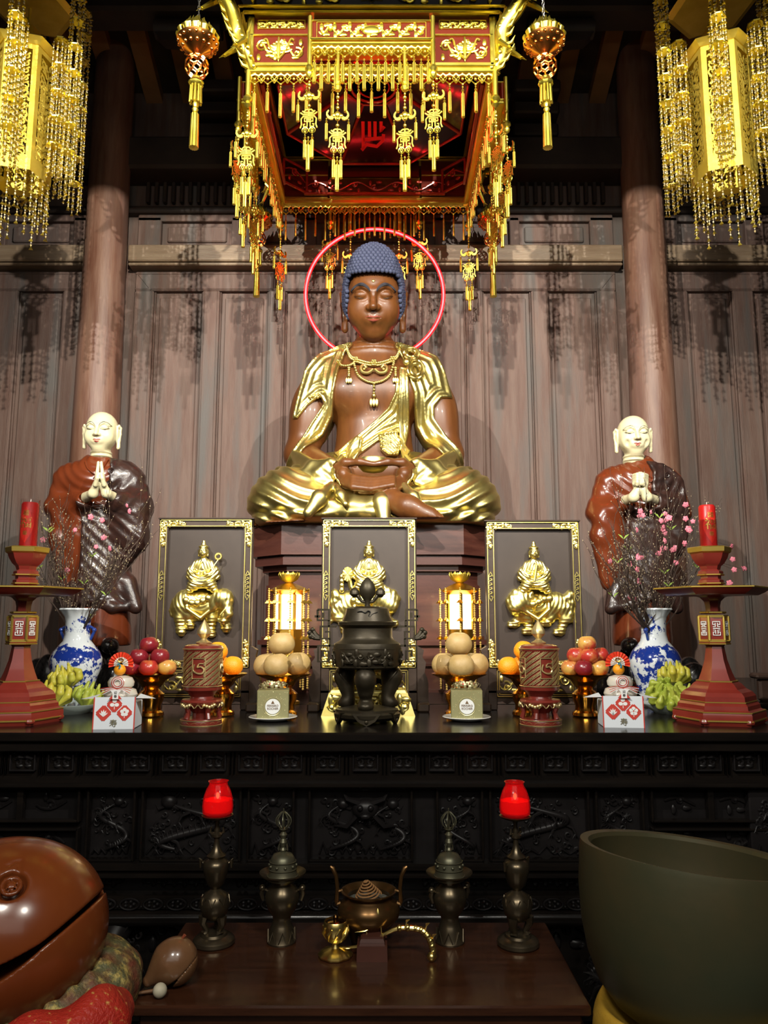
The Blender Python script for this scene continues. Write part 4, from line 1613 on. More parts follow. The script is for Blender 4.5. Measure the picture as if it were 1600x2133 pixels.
# (prototype, local x, y relative to the front face, z of hook), then the same on the four faces
side_words = ['front', 'right', 'back', 'left']
used = {}
for k in range(4):
    Rz = Matrix.Rotation(k * pi / 2, 4, 'Z')
    for (pr, x, y, z, what) in ((pA, -0.292, -H - 0.105, -0.118, 'outer'), (pA, 0.292, -H - 0.105, -0.118, 'outer'), (pB, -0.158, -H - 0.095, -0.172, 'inner'),
                                (pB, 0.158, -H - 0.095, -0.172, 'inner'), (pB, -H, -H, -0.20, 'corner')):
        q = Rz @ Vector((x, y, z)) + Vector((0, 4.0, CANZ))
        lr = 'left' if q.x < 0 else 'right'
        if what == 'corner':
            lab = 'gold bat pendant hanging below the %s %s corner of the canopy' % ('front' if q.y < 4 else 'back', lr)
        elif k in (0, 2):
            lab = 'gold bat pendant on the canopy %s, %s one just %s of centre' % (side_words[k], what, lr)
        else:
            lab = 'gold bat pendant on the canopy %s side, %s one of its %s pair' % (side_words[k], what, 'front' if q.y < 4 else 'back')
        if pr in used:
            o = dup(pr, lab)
        else:
            used[pr] = 1
            o = pr
            o['label'] = lab
        o.location = q
        o.rotation_euler = (0, 0, {0: 0, 2: pi}.get(k, radians(-55 if k == 1 else 55)) + random.uniform(-.25, .25))


# ------------------------------------------------------------------ flame-crowned lotus lanterns at the corners
def make_lotus_lantern():
    t = thing('lotus_lantern', 'x', 'lantern', (0, 0, 0), group='flame lanterns off the canopy corners')
    Y = 3.2
    z = lambda y: W(407, y, Y)[2] - W(407, 85, Y)[2]
    b = MB()
    for ring, (n, r, h, ln) in enumerate(((13, 0.082, 0.0, 0.05), (11, 0.060, 0.01, 0.075), (7, 0.035, 0.02, 0.09))):
        for i in range(n):
            a = 2 * pi * i / n + ring * 0.3
            c_, s_ = cos(a), sin(a)
            lean = 0.012
            b.tube([(r * c_, r * s_, h - 0.01), ((r + lean) * c_, (r + lean) * s_, h + ln * 0.4), (r * c_ + 0.006 * s_, r * s_ - 0.006 * c_, h + ln * 0.75), ((r - 0.004) * c_, (r - 0.004) * s_, h + ln)],
                   [0.010, 0.015, 0.009, 0.0005], 8, flat=0.4, up=(c_, s_, 0.01))
    b.sphere((0, 0, 0.03), 0.04, 12, 8)
    b.build('flame_crown', CGOLD, t)
    b = MB()
    b.lathe([(0.090, 0.0), (0.096, -0.006), (0.092, -0.014), (0.080, -0.030), (0.055, -0.052), (0.026, -0.068), (0.018, -0.078)], 32)
    for k, (r, zz_, n) in enumerate(((0.086, -0.018, 18), (0.066, -0.040, 14))):
        for i in range(n):
            a = 2 * pi * i / n
            b.sphere((r * cos(a), r * sin(a), zz_), 0.0095, 7, 5)
    b.build('studded_bowl', COPPER, t)
    import bmesh
    bm = bmesh.new()
    bmesh.ops.create_icosphere(bm, subdivisions=2, radius=1.0)
    bm.faces.ensure_lookup_table()
    for f in bm.faces:
        f.normal_update()
    zc = -0.131
    b = MB()
    for e in bm.edges:
        f1, f2 = e.link_faces
        a = f1.calc_center_median().normalized() * 0.053
        c = f2.calc_center_median().normalized() * 0.053
        b.tube([a + Vector((0, 0, zc)), c + Vector((0, 0, zc))], 0.0040, 5)
    bm.free()
    b.lathe([(0.018, zc + 0.062), (0.024, zc + 0.055), (0.018, zc + 0.048)], 14)
    b.build('openwork_ball', COPPER, t)
    b = MB()
    b.lathe([(0.012, zc - 0.05), (0.018, zc - 0.056), (0.014, zc - 0.062), (0.030, zc - 0.074), (0.034, zc - 0.086), (0.028, zc - 0.098), (0.016, zc - 0.104)], 20,
            mod=lambda th, tt, r: r * (1 + 0.08 * cos(9 * th)))
    for i in range(9):
        a = 2 * pi * i / 9
        b.tube([(0.022 * cos(a), 0.022 * sin(a), zc - 0.10), (0.025 * cos(a), 0.025 * sin(a), zc - 0.185)], 0.0058, 6)
    b.build('fringed_bell', CGOLD, t)
    b = MB()
    b.lathe([(0.008, zc - 0.17), (0.014, zc - 0.19), (0.009, zc - 0.205), (0.015, zc - 0.215), (0.010, zc - 0.228), (0.017, zc - 0.24)], 14)
    b.lathe([(0.017, zc - 0.24), (0.020, zc - 0.40), (0.021, zc - 0.405), (0, zc - 0.407)], 24, mod=lambda th, tt, r: r * (1 + 0.06 * cos(12 * th)))
    b.build('long_tassel', CGOLD, t)
    b = MB()
    for i in range(19):
        zz_ = 0.06 + i * 0.022
        if i % 2:
            pts = [(0.006 * cos(a), 0, zz_ + 0.013 * sin(a)) for a in np.linspace(0, 2 * pi, 10, endpoint=False)]
        else:
            pts = [(0, 0.006 * cos(a), zz_ + 0.013 * sin(a)) for a in np.linspace(0, 2 * pi, 10, endpoint=False)]
        b.tube(pts, 0.002, 4, closed=True)
        b.build('chain', mat('steel_chain', (0.35, 0.33, 0.3), 0.4, 1.0), t)
    return t


zl = W(407, 85, 3.2)[2]
ll = make_lotus_lantern()
ll['label'] = 'copper and gold flame-crowned lantern hanging off the front left corner of the canopy'
ll.location = (-0.80, 3.2, zl)
dup(ll, 'copper and gold flame-crowned lantern hanging off the front right corner of the canopy', (0.80, 3.2, zl), 0.7)
dup(ll, 'copper and gold flame-crowned lantern hanging off the back left corner of the canopy', (-0.78, 4.8, zl), 1.1)
dup(ll, 'copper and gold flame-crowned lantern hanging off the back right corner of the canopy', (0.78, 4.8, zl), 1.9)

# ------------------------------------------------------------------ side chandeliers of pierced gold plates and crystal strings
AMBER = mat('amber_crystal', (0.55, 0.42, 0.20), 0.12, 0.35, coat=0.6)
CLEARC = mat('clear_crystal', (0.62, 0.55, 0.38), 0.1, 0.35, coat=0.6)


def make_chandelier():
    t = thing('chandelier', 'x', 'chandelier', (0, 0, 0), group='crystal chandeliers at the sides')
    Rr = 0.175
    z0, z1 = 0.0, 0.78
    hexa = [(Rr * cos(a), Rr * sin(a)) for a in [radians(-90 + 60 * i) for i in range(6)]]
    rd = random.Random(5)
    for i in range(6):
        (xa, ya), (xb, yb) = hexa[i], hexa[(i + 1) % 6]
        u = Vector((xb - xa, yb - ya, 0))
        L = u.length
        u.normalize()
        nrm = Vector((u.y, -u.x, 0))
        M = Matrix(((u.x, -nrm.x, 0, xa), (u.y, -nrm.y, 0, ya), (0, 0, 1, 0), (0, 0, 0, 1)))
        b = MB().xf(M)
        m_ = 0.028
        b.box(0, L, -0.002, 0.002, z0 + 0.012, z0 + 0.10)
        b.box(0, L, -0.002, 0.002, z1 - 0.03, z1)
        b.box(0, m_, -0.002, 0.002, z0 + 0.10, z1 - 0.03)
        b.box(L - m_, L, -0.002, 0.002, z0 + 0.10, z1 - 0.03)
        # pierced vines as flat strokes
        zc = z0 + 0.12
        while zc < z1 - 0.06:
            for s_ in (-1, 1):
                cx = L / 2 + s_ * L * 0.18
                sp = spiral(cx, zc, 0.026, 1.1, rd.uniform(0, 6), s_, 12)
                strokes(b, [sp], 0.009, -0.0015, 0.0015)
                q = rd.uniform(-0.01, 0.01)
                strokes(b, [[(L / 2, zc - 0.03), (L / 2 + s_ * 0.025, zc + q), (L / 2 + s_ * 0.05, zc + 0.02)]], 0.010, -0.0015, 0.0015)
            zc += 0.045
        b.build('pierced_plate', YPLATE, t)
    b = MB()
    b.lathe([(Rr + 0.01, z1), (Rr + 0.05, z1 + 0.03), (0.10, z1 + 0.12), (0.06, z1 + 0.2)], 6, rot=radians(-90))
    b.tube([(0, 0, z1 + 0.1), (0, 0, 1.9)], 0.01, 6)
    b.lathe([(Rr + 0.05, z1 + 0.34), (Rr + 0.09, z1 + 0.36), (0.15, z1 + 0.42), (0.15, 1.7)], 6, rot=radians(-90))
    b.build('crown_tier', YPLATE, t, smooth=False)

    def strand(x, y, zt, n, sp, big=1.0, rd_=rd):
        """beads with little gold bells"""
        for j in range(n):
            z = zt - j * sp
            if j % 3 == 1:
                a = rd_.uniform(0, 6)
                s3 = 0.012 * big
                c = Vector((x, y, z))
                V = [c + Vector((0, 0, s3 * 0.9))] + [c + Vector((s3 * cos(a + q * 2.094), s3 * sin(a + q * 2.094), -s3 * 0.6)) for q in range(3)]
                b.use(0).add(V, [(0, 1, 2), (0, 2, 3), (0, 3, 1), (1, 3, 2)])
            else:
                r_ = (0.0055 if j % 3 == 0 else 0.0042) * big
                V = [(x, y, z + r_ * 1.3), (x + r_, y, z), (x, y + r_, z), (x - r_, y, z), (x, y - r_, z), (x, y, z - r_ * 1.3)]
                b.use(2 if (j % 2) else 1).add(V, [(0, 1, 2), (0, 2, 3), (0, 3, 4), (0, 4, 1), (5, 2, 1), (5, 3, 2), (5, 4, 3), (5, 1, 4)])
    # clusters: three stacked tiers, each a ring of strings
    for i in range(6):
        a = radians(-90 + 60 * i + 30)
        rc = 0.235 if i not in (2, 3) else 0.24
        for lane in (0,):
            cx, cy = rc * cos(a), rc * sin(a)
            b = MB()
            for tier in range(5):
                zt = 0.86 - tier * 0.165 + 0.0
                nstr = 8
                for q in range(nstr):
                    aa = 2 * pi * q / nstr + tier
                    rr = 0.042 if q % 2 else 0.03
                    strand(cx + rr * cos(aa), cy + rr * sin(aa), zt - 0.01 * (q % 3), 15, 0.0125)
                b.use(0).lathe([(0.02, zt + 0.008), (0.046, zt), (0.044, zt - 0.006)], 8, c=(cx, cy, 0))
            b.build('crystal_cluster', [CGOLD, AMBER, CLEARC], t, smooth=False)
    for i, a in enumerate([radians(-60 + 60 * i) for i in range(6)]):      # outer, longer clusters
        cx, cy = 0.33 * cos(a), 0.33 * sin(a)
        b = MB()
        for tier in range(8):
            zt = 1.30 - tier * 0.165
            for q in range(7):
                aa = 2 * pi * q / 7 + tier
                strand(cx + 0.036 * cos(aa), cy + 0.036 * sin(aa), zt - 0.01 * (q % 3), 14, 0.0125)
            b.use(0).lathe([(0.02, zt + 0.008), (0.040, zt), (0.038, zt - 0.006)], 8, c=(cx, cy, 0))
        b.build('crystal_cluster', [CGOLD, AMBER, CLEARC], t, smooth=False)
    # loose strands below the plates
    k = 0
    for i in range(6):
        (xa, ya), (xb, yb) = hexa[i], hexa[(i + 1) % 6]
        for q in range(4):
            f_ = (q + 0.5) / 4
            b = MB()
            strand(xa + (xb - xa) * f_, ya + (yb - ya) * f_, z0 + 0.008, int(16 + 5 * sin(k * 1.7)), 0.0165, 1.25)
            b.build('crystal_strand', [CGOLD, AMBER, CLEARC], t, smooth=False)
            k += 1
    return t


ch = make_chandelier()
ch['label'] = 'tall gold and crystal chandelier hanging at the left edge, beside the left pillar'
ch.location = (-1.79, 3.6, 3.74)
ch.scale = (0.88, 0.88, 0.88)
ch.rotation_euler = (0, 0, radians(-14))
dup(ch, 'tall gold and crystal chandelier hanging at the right edge, beside the right pillar', (1.78, 3.6, 3.74), radians(8))
# ------------------------------------------------------------------ helpers for turned pieces measured in the picture
def tdist(py, Y):
    b_ = (1066.5 - py) / FPX
    return Y / (cos(PITCH) - b_ * sin(PITCH))


def PP(Y, z0, pts):
    """(half width px, picture row) pairs -> (radius, height above z0), bottom to top"""
    return [(hw / FPX * tdist(py, Y), W(800, py, Y)[2] - z0) for hw, py in pts]


ZA = 1.2      # altar top
ZT = 0.75     # front table top

# ------------------------------------------------------------------ altar table
t = thing('altar_table', 'long black carved altar table running the full width in front of the statues', 'table', (0, 2.54, 0))
ax = 1.37
yf = 2.54
zz = {y: W(800, y, yf)[2] for y in (1530, 1547, 1560, 1575, 1612, 1636, 1646, 1805, 1822, 1834, 1862, 1874, 1905, 1932, 2070)}
b = MB()
b.box(-1.62, 1.62, 0, 0.86, zz[1547], ZA, 0.006)
b.build('tabletop', BLACKW, t)
b = MB()
b.box(-1.60, 1.60, 0.012, 0.85, zz[1560] - 0.012, zz[1547] - 0.004, 0.004)
b.box(-1.50, 1.50, 0.05, 0.82, zz[1636], zz[1560] - 0.012)
b.box(-1.50, 1.50, 0.02, 0.83, zz[1646], zz[1636], 0.005)
b.box(-ax - 0.02, ax + 0.02, 0.02, 0.83, zz[1822], zz[1805], 0.006)
b.box(-ax - 0.02, ax + 0.02, 0.01, 0.83, zz[1834], zz[1822] - 0.002, 0.004)
b.box(-ax, ax, 0.09, 0.80, zz[1874], zz[1834])
b.box(-ax - 0.02, ax + 0.02, 0.03, 0.82, zz[1905], zz[1874], 0.006)
b.tube([(-ax - 0.03, 0.03, zz[1905] - 0.022), (ax + 0.03, 0.03, zz[1905] - 0.022)], 0.024, 14)
b.box(-ax, ax, 0.10, 0.80, 0.30, zz[1905] - 0.02)
b.build('body', BLACKW, t, sharp=35)
b = MB()
pit = 74.3 / 1600 * 2.66
n = 23
for i in range(-11, 12):
    x = i * pit
    zc = (zz[1575] + zz[1612]) / 2
    hh = (zz[1575] - zz[1612]) / 2
    for x0, x1, z0, z1 in ((x - 0.042, x + 0.042, zc - hh, zc - hh + 0.005), (x - 0.042, x - 0.037, zc - hh, zc + hh), (x + 0.037, x + 0.042, zc - hh, zc + hh)):
        b.box(x0, x1, 0.035, 0.055, z0, z1, 0.002)
    for s_ in (-1, 1):
        sp = spiral(x + s_ * 0.018, zc, 0.014, 1.0, pi / 2 - s_ * 0.8, s_, 12)
        b.tube([(a, 0.048, c_) for a, c_ in sp], [0.0055 - 0.003 * k / 12 for k in range(13)], 6)
        b.tube([(x, 0.046, zc + 0.015), (x + s_ * 0.012, 0.040, zc + 0.018), (x + s_ * 0.03, 0.046, zc + 0.012)], [0.003, 0.006, 0.002], 6)
        b.sphere((x + s_ * 0.014, 0.05, zc - 0.012), 0.010, 8, 6, (1.2, .6, .7))
    for q in (-0.5, 0.5):
        for w in (-0.006, 0.006):
            b.box(x + q * pit + w - 0.002, x + q * pit + w + 0.002, 0.04, 0.055, zz[1612] - 0.01, zz[1560] - 0.014, 0.001)
b.build('frieze_carving', CARVED, t)


def carved_figure(b, x0, x1, z0, z1, y, seed, r=0.008):
    """deep relief: a twisting body among clouds and waves"""
    rd = random.Random(seed)
    w, h = x1 - x0, z1 - z0
    cx, cz = (x0 + x1) / 2, (z0 + z1) / 2
    pts = []
    ph = rd.uniform(0, 6)
    m_ = 40
    r *= 0.85
    for k in range(m_):
        u = k / (m_ - 1)
        pts.append((cx + w * 0.36 * sin(u * 7.5 + ph) * (1 - 0.25 * u), y - 0.006 - 0.010 * sin(u * 11), z0 + h * (0.10 + 0.78 * u)))
    rad = [r * (0.5 + 1.0 * sin(pi * min(1, k / (m_ - 1) * 1.1 + 0.05))) for k in range(m_)]
    b.tube(pts, rad, 12)
    for k in range(2, m_ - 4):
        p_ = Vector(pts[k])
        tq = (Vector(pts[k + 1]) - p_).normalized()
        nq = Vector((-tq.z, 0, tq.x)) * (1 if tq.z > 0 else -1)
        b.tube([p_ - Vector((0, rad[k] * .6, 0)), p_ + nq * rad[k] * 1.9 - Vector((0, rad[k] * .5, 0))], [rad[k] * .5, rad[k] * .05], 4)
    for k in (9, 20, 30):
        for s_ in (-1, 1):
            p_ = Vector(pts[k])
            q_ = p_ + Vector((s_ * r * 3.2, -0.004, -r * 1.5))
            b.tube([p_, q_, q_ + Vector((s_ * r, -0.002, -r * 2))], [r * .8, r * .55, r * .4], 6)
            for f_ in (-1, 0, 1):
                b.tube([q_ + Vector((s_ * r, -0.002, -r * 2)), q_ + Vector((s_ * r + f_ * r * 1.2, -0.004, -r * 3.6))], [r * .35, r * .05], 4)
    hx, hy, hz = pts[-3]
    b.sphere((hx, hy - 0.006, hz), r * 2.4, 10, 8, (1.2, 0.8, 1))
    for s_ in (-1, 1):
        b.tube([(hx, hy, hz), (hx + s_ * r * 3, hy - 0.004, hz + r * 2.4), (hx + s_ * r * 4.5, hy, hz + r * 4)], [r * .8, r * .5, r * .1], 5)
        b.tube([(hx, hy - r, hz - r), (hx + s_ * r * 3.5, hy - r, hz - r * 2.5), (hx + s_ * r * 5, hy, hz - r)], [r * .6, r * .4, r * .1], 5)
    for k in range(int(22 * w * h / 0.03) + 8):
        a, c_ = x0 + w * rd.uniform(0.06, 0.94), z0 + h * rd.uniform(0.04, 0.92)
        rr = rd.uniform(0.007, 0.016)
        if a - rr < x0 or a + rr > x1:
            continue
        sp = spiral(a, c_, rr, rd.uniform(0.7, 1.2), rd.uniform(0, 6), rd.choice((-1, 1)), 9)
        b.tube([(p_, y - 0.003, q_) for p_, q_ in sp], [0.0042 - 0.002 * j / 9 for j in range(10)], 5)
    for k in range(6):
        u = (k + 0.5) / 6
        b.tube([(x0 + w * u - w * .08, y, z0 + 0.005), (x0 + w * u, y - 0.008, z0 + h * rd.uniform(.10, .22)), (x0 + w * u + w * .08, y, z0 + 0.005)], 0.004, 5)


zp0, zp1 = zz[1805], zz[1646]
px2x = lambda px: (px - 783) / 1600 * 2.74
cols = [(20, 240, 'd'), (262, 345, 'n'), (365, 545, 'w'), (565, 645, 'n'), (680, 868, 'c')]
full = [(a, c_, k_) for a, c_, k_ in cols] + [(1566 - c_, 1566 - a, k_) for a, c_, k_ in cols[:-1]]
b = MB()
bf = MB()
seed = 50
for a, c_, k_ in full:
    xa, xb = px2x(a), px2x(c_)
    seed += 1
    for z0, z1 in ([(zp0, zp1)] if k_ != 'd' else [(zp0, zp0 + (zp1 - zp0) * .45), (zp0 + (zp1 - zp0) * .52, zp1)]):
        bf.box(xa - 0.006, xb + 0.006, 0.045, 0.075, z0, z0 + 0.008, 0.002)
        bf.box(xa - 0.006, xb + 0.006, 0.045, 0.075, z1 - 0.010, z1 - 0.002, 0.002)
        bf.box(xa - 0.008, xa, 0.045, 0.075, z0, z1, 0.002)
        bf.box(xb, xb + 0.008, 0.045, 0.075, z0, z1, 0.002)
    if k_ == 'd':
        m_ = (xa + xb) / 2
        bf.box(m_ - 0.01, m_ + 0.01, 0.05, 0.075, zp0 + (zp1 - zp0) * .52, zp1, 0.002)
        for q in (-1, 1):
            scroll_relief(b, m_ + q * 0.09 - 0.05, m_ + q * 0.09 + 0.05, zp0 + (zp1 - zp0) * .62, zp0 + (zp1 - zp0) * .88, 0.083, 0.005, seed + q, 0.8)
            scroll_relief(b, m_ + q * 0.09 - 0.05, m_ + q * 0.09 + 0.05, zp0 + 0.02, zp0 + (zp1 - zp0) * .40, 0.083, 0.006, seed + q + 3, 0.8)
    elif k_ == 'c':
        for s_ in (-1, 1):
            carved_figure(b, min(0, s_ * 0.15), max(0, s_ * 0.15), zp0 + 0.01, zp1 - 0.03, 0.085, seed + s_, 0.008)
        cx_, cz_ = 0, zp1 - 0.075
        b.sphere((cx_, 0.075, cz_), 0.04, 14, 10, (1.1, .6, .8))
        for s_ in (-1, 1):
            b.tube([(s_ * 0.02, 0.07, cz_ + 0.02), (s_ * 0.06, 0.06, cz_ + 0.035), (s_ * 0.075, 0.07, cz_ + 0.055)], [0.012, 0.008, 0.002], 6)
            b.sphere((s_ * 0.017, 0.052, cz_ + 0.008), 0.010, 8, 6)
            b.tube([(s_ * 0.03, 0.06, cz_ - 0.02), (s_ * 0.06, 0.06, cz_ - 0.05), (s_ * 0.10, 0.07, cz_ - 0.05)], [0.008, 0.008, 0.002], 6)
        b.sphere((0, 0.045, cz_ - 0.015), 0.014, 8, 6, (1.4, 1, .8))
    else:
        carved_figure(b, xa + 0.004, xb - 0.004, zp0 + 0.01, zp1 - 0.02, 0.085, seed, 0.007 if k_ == 'n' else 0.011)
for s_ in (-1, 1):
    carved_figure(b, s_ * 1.30 - 0.045, s_ * 1.30 + 0.045, zp0 + 0.01, zp1 - 0.01, 0.05, 90 + s_, 0.006)
    b.box(s_ * 1.30 - 0.06, s_ * 1.30 + 0.06, 0.05, 0.10, zp0, zp1, 0.004)
b.box(-ax, ax, 0.088, 0.80, zp0, zp1)
b.build('panel_carving', CARVED, t)
bf.build('panel_frame', BLACKW, t)
# waist scrolls, rosette moulding, apron and dragon legs
b = MB()
for k in range(-4, 5):
    scroll_relief(b, k * 0.30 - 0.12, k * 0.30 + 0.12, zz[1862] + 0.006, zz[1834] - 0.006, 0.082, 0.006, 60 + k, 1.4)
b.build('waist_carving', CARVED, t)
b = MB()
for k in range(-18, 19):
    x = k * 0.074
    zc = (zz[1874] + zz[1905]) / 2
    b.tube([(x + 0.030 * cos(a), 0.024, zc + 0.016 * sin(a)) for a in np.linspace(0, 2 * pi, 18, endpoint=False)], 0.003, 5, closed=True)
    for a in range(5):
        b.sphere((x + 0.014 * cos(a * 1.257), 0.026, zc + 0.008 * sin(a * 1.257)), 0.006, 6, 4)
    b.sphere((x + 0.037, 0.026, zc - 0.008), 0.004, 6, 4)
b.build('rosette_moulding', CARVED, t)
for s_ in (-1, 1):
    b = MB()
    x0 = s_ * 0.80
    P0 = cr_spline([(x0 - s_ * 0.03, 0.08, zz[1932] + 0.01), (x0, 0.0, zz[1932] - 0.08), (x0 + s_ * 0.01, -0.01, zz[1932] - 0.16), (x0 + s_ * 0.015, 0.02, zz[1932] - 0.26), (x0 - s_ * 0.02, 0.04, 0.16), (x0 - s_ * 0.01, 0.0, 0.0)], 6)
    b.tube(P0, [0.045 - 0.012 * k / len(P0) for k in range(len(P0))], 16)
    carved_figure(b, x0 - 0.14, x0 + 0.12, zz[1932] - 0.22, zz[1932] - 0.01, 0.02, 71, 0.013)
    P1 = [(x0 + 0.05 * cos(a), -0.05, zz[1932] - 0.10 + 0.05 * sin(a)) for a in np.linspace(-2.2, 2.6, 16)]
    b.tube(P1, [0.018 - 0.001 * k for k in range(16)], 8)
    for k in range(16):
        p_ = P1[k]
        b.sphere((p_[0] * 1.0, p_[1] - 0.014, p_[2]), 0.007, 5, 4)
    b.build('leg', CARVED, t)
    b = MB()
    b.box(s_ * 1.33 - 0.06, s_ * 1.33 + 0.06, 0.05, 0.16, 0.0, 0.34, 0.02)
    b.box(s_ * 1.33 - 0.06, s_ * 1.33 + 0.06, 0.66, 0.77, 0.0, 0.34, 0.02)
    b.build('leg', BLACKW, t)
b = MB()
for k in range(-5, 6):
    scroll_relief(b, k * 0.13 - 0.06, k * 0.13 + 0.06, zz[1932] - 0.10, zz[1932] - 0.01, 0.095, 0.008, 80 + k, 1.0)
b.build('apron_carving', CARVED, t)
ALTAR = t

# raised dais behind the altar
b = MB()
b.box(-2.6, 2.6, 3.44, 5.06, 0.0, 1.17, 0.01)
b.box(-2.62, 2.62, 3.42, 5.06, 1.17, 1.2, 0.008)
structure(b.build('trim_8', BLACKW))
for s_ in (-1, 1):
    t = thing('low_rail', 'dark low wooden rail on the dais at the far %s' % ('left' if s_ < 0 else 'right'), 'rail', (s_ * 2.1, 3.55, 1.2))
    b = MB()
    b.box(-0.35, 0.35, -0.02, 0.02, 0.0, 0.10, 0.01)
    b.box(-0.37, 0.37, -0.04, 0.04, 0.10, 0.125, 0.008)
    b.build('rail_board', DARKW, t)
    continue
b = MB()

# ------------------------------------------------------------------ gilded panels in standing frames
FRAMEW = mat('frame_wood', (0.030, 0.018, 0.012), 0.42, 0.0, col2=(0.045, 0.028, 0.02), nscale=5, stretch=(1, 1, 6), bump=0.03)
PANELW = mat('panel_ground', (0.030, 0.020, 0.015), 0.45, 0.0, col2=(0.042, 0.029, 0.022), nscale=4)
RGOLD = mat('relief_gilding', (0.80, 0.66, 0.18), 0.30, 1.0, col2=(0.92, 0.78, 0.30), nscale=20, rough2=0.38)


def rider_parts(kind):
    """figure local frame: x right, z up, metres; origin at panel centre"""
    hd = s_xf(head_local(0.95), (0, -0.012, 0.140), 0.0165)
    body = [s_ell((0, 0.0, 0.075), (0.032, 0.02, 0.045)), s_cap((0, -0.004, 0.108), (0, -0.004, 0.128), 0.009, 0.008)]
    for m in (-1, 1):
        body.append(s_path([(m * 0.024, 0, 0.10), (m * 0.042, -0.002, 0.072), (m * 0.036, -0.012, 0.052), (m * 0.012, -0.022, 0.060)], [0.013, 0.014, 0.012, 0.007], 0.01))
        body.append(s_ell((m * 0.047, 0.0, 0.062), (0.012, 0.012, 0.026), ry=-m * 0.5))
        body.append(s_path([(0, 0, 0.032), (m * 0.03, -0.012, 0.022), (m * 0.045, -0.012, 0.004)], [0.022, 0.020, 0.014], 0.012))
    bd = s_min(body, 0.012)

    def cloth(P):
        x, y, z = P
        f1 = 0.0013 * np.cos(np.sqrt(x * x + (z - 0.10) ** 2) * 560)
        f2 = 0.0013 * np.cos((np.abs(x) + 0.35 * z) * 620)
        return bd(P) - np.where(z < 0.075, f1, f2) * np.clip((0.115 - z) / 0.01, 0, 1)
    hat = s_min([s_ell((0, -0.008, 0.160), (0.018, 0.016, 0.007)), s_ell((0, -0.006, 0.170), (0.009, 0.009, 0.008)), s_ell((0, -0.006, 0.180), (0.0055, 0.0055, 0.006))] +
                [s_cap((m * 0.015, -0.004, 0.128), (m * 0.016, -0.004, 0.142), 0.004) for m in (-1, 1)], 0.004)
    return s_min([cloth, hd, hat], 0.003)


def animal(kind):
    fs = []
    if kind == 'elephant':
        fs += [s_ell((-0.012, 0.004, -0.035), (0.085, 0.032, 0.050)), s_ell((-0.058, 0.004, -0.03), (0.045, 0.03, 0.05)),
               s_path([(-0.098, 0, -0.02), (-0.108, 0, -0.05), (-0.102, 0, -0.065)], [0.006, 0.005, 0.007], 0.004)]
        legs = [(-0.075, -0.075, -0.115, -0.07), (-0.045, -0.065, -0.095, -0.042), (0.030, -0.075, -0.122, 0.028), (0.072, -0.07, -0.104, 0.076)]
        for x0, zt, zb, x1 in legs:
            fs.append(s_path([(x0, 0, -0.045), (x0, -0.006, zt), (x1, -0.006, zb), (x1 + 0.004, -0.012, zb - 0.004)], [0.026, 0.017, 0.014, 0.014], 0.01))
    else:
        m = -1 if kind == 'lion' else 1
        fs += [s_ell((m * -0.020, 0.004, -0.030), (0.075, 0.030, 0.044)), s_ell((m * -0.065, 0.004, -0.03), (0.042, 0.030, 0.046)),
               s_ell((m * 0.058, -0.014, -0.020), (0.042, 0.034, 0.042)), s_ell((m * 0.072, -0.034, -0.036), (0.024, 0.016, 0.020)),
               s_ell((m * 0.035, -0.004, -0.06), (0.032, 0.024, 0.034))]
        for k in range(22):
            a = k * 2.4
            r_ = 0.012 + 0.0075 * sqrt(k)
            fs.append(s_ell((m * 0.050 + r_ * cos(a), -0.030 + 0.0004 * k, -0.018 + r_ * sin(a)), (0.008, 0.008, 0.008)))
        fs.append(s_path([(m * -0.095, -0.004, -0.01), (m * -0.112, -0.004, 0.005), (m * -0.122, -0.004, -0.03), (m * -0.112, -0.006, -0.06), (m * -0.125, -0.004, -0.085)], [0.012, 0.014, 0.012, 0.010, 0.009], 0.006))
        for k in range(5):
            fs.append(s_ell((m * (-0.105 - 0.006 * (k % 2)), -0.012, -0.005 - 0.018 * k), (0.011, 0.010, 0.010)))
        legs = [(-0.085, -0.075, -0.115, -0.078), (-0.040, -0.07, -0.086, -0.034), (0.030, -0.075, -0.112, 0.024), (0.060, -0.065, -0.090, 0.070)]
        for x0, zt, zb, x1 in legs:
            fs.append(s_path([(m * x0, 0, -0.045), (m * (x0 - 0.006), -0.006, zt), (m * x1, -0.006, zb), (m * (x1 + 0.016), -0.014, zb - 0.002)], [0.026, 0.016, 0.013, 0.012], 0.01))
    bd = s_min(fs, 0.010)
    if kind == 'elephant':
        hd_ = s_min([s_ell((0.068, -0.024, -0.014), (0.036, 0.030, 0.036)), s_path([(0.084, -0.034, -0.035), (0.092, -0.042, -0.062), (0.076, -0.044, -0.086), (0.060, -0.042, -0.080)], [0.017, 0.012, 0.009, 0.006], 0.01)], 0.008)
        ear = s_min([s_ell((0.046, -0.036, -0.020), (0.020, 0.010, 0.034), ry=0.25), s_path([(0.082, -0.048, -0.045), (0.066, -0.054, -0.066)], [0.005, 0.002]), s_ell((0.082, -0.048, -0.012), (0.005, 0.004, 0.004))], 0.001)
        bd = s_min([bd, hd_, ear], 0.002)

    def f(P):
        x, y, z = P
        w = 0.0011 * np.cos(z * 520) * np.clip((-0.07 - z) / 0.02, 0, 1) + 0.0005 * np.cos(np.sqrt((x + .01) ** 2 + (z + .0) ** 2) * 480) * np.clip((z + 0.07) / 0.02, 0, 1)
        return bd(P) - w
    saddle = s_min([s_path([(-0.055, -0.016, 0.000), (-0.045, -0.034, -0.045), (0.0, -0.038, -0.075), (0.035, -0.034, -0.045), (0.04, -0.02, 0.0)], 0.006, 0.004)] +
                   [s_ell((-0.05 + 0.018 * k, -0.034, -0.018 - 0.010 * sin(k)), (0.011, 0.008, 0.011)) for k in range(6)], 0.004)
    return s_min([f, saddle], 0.004)


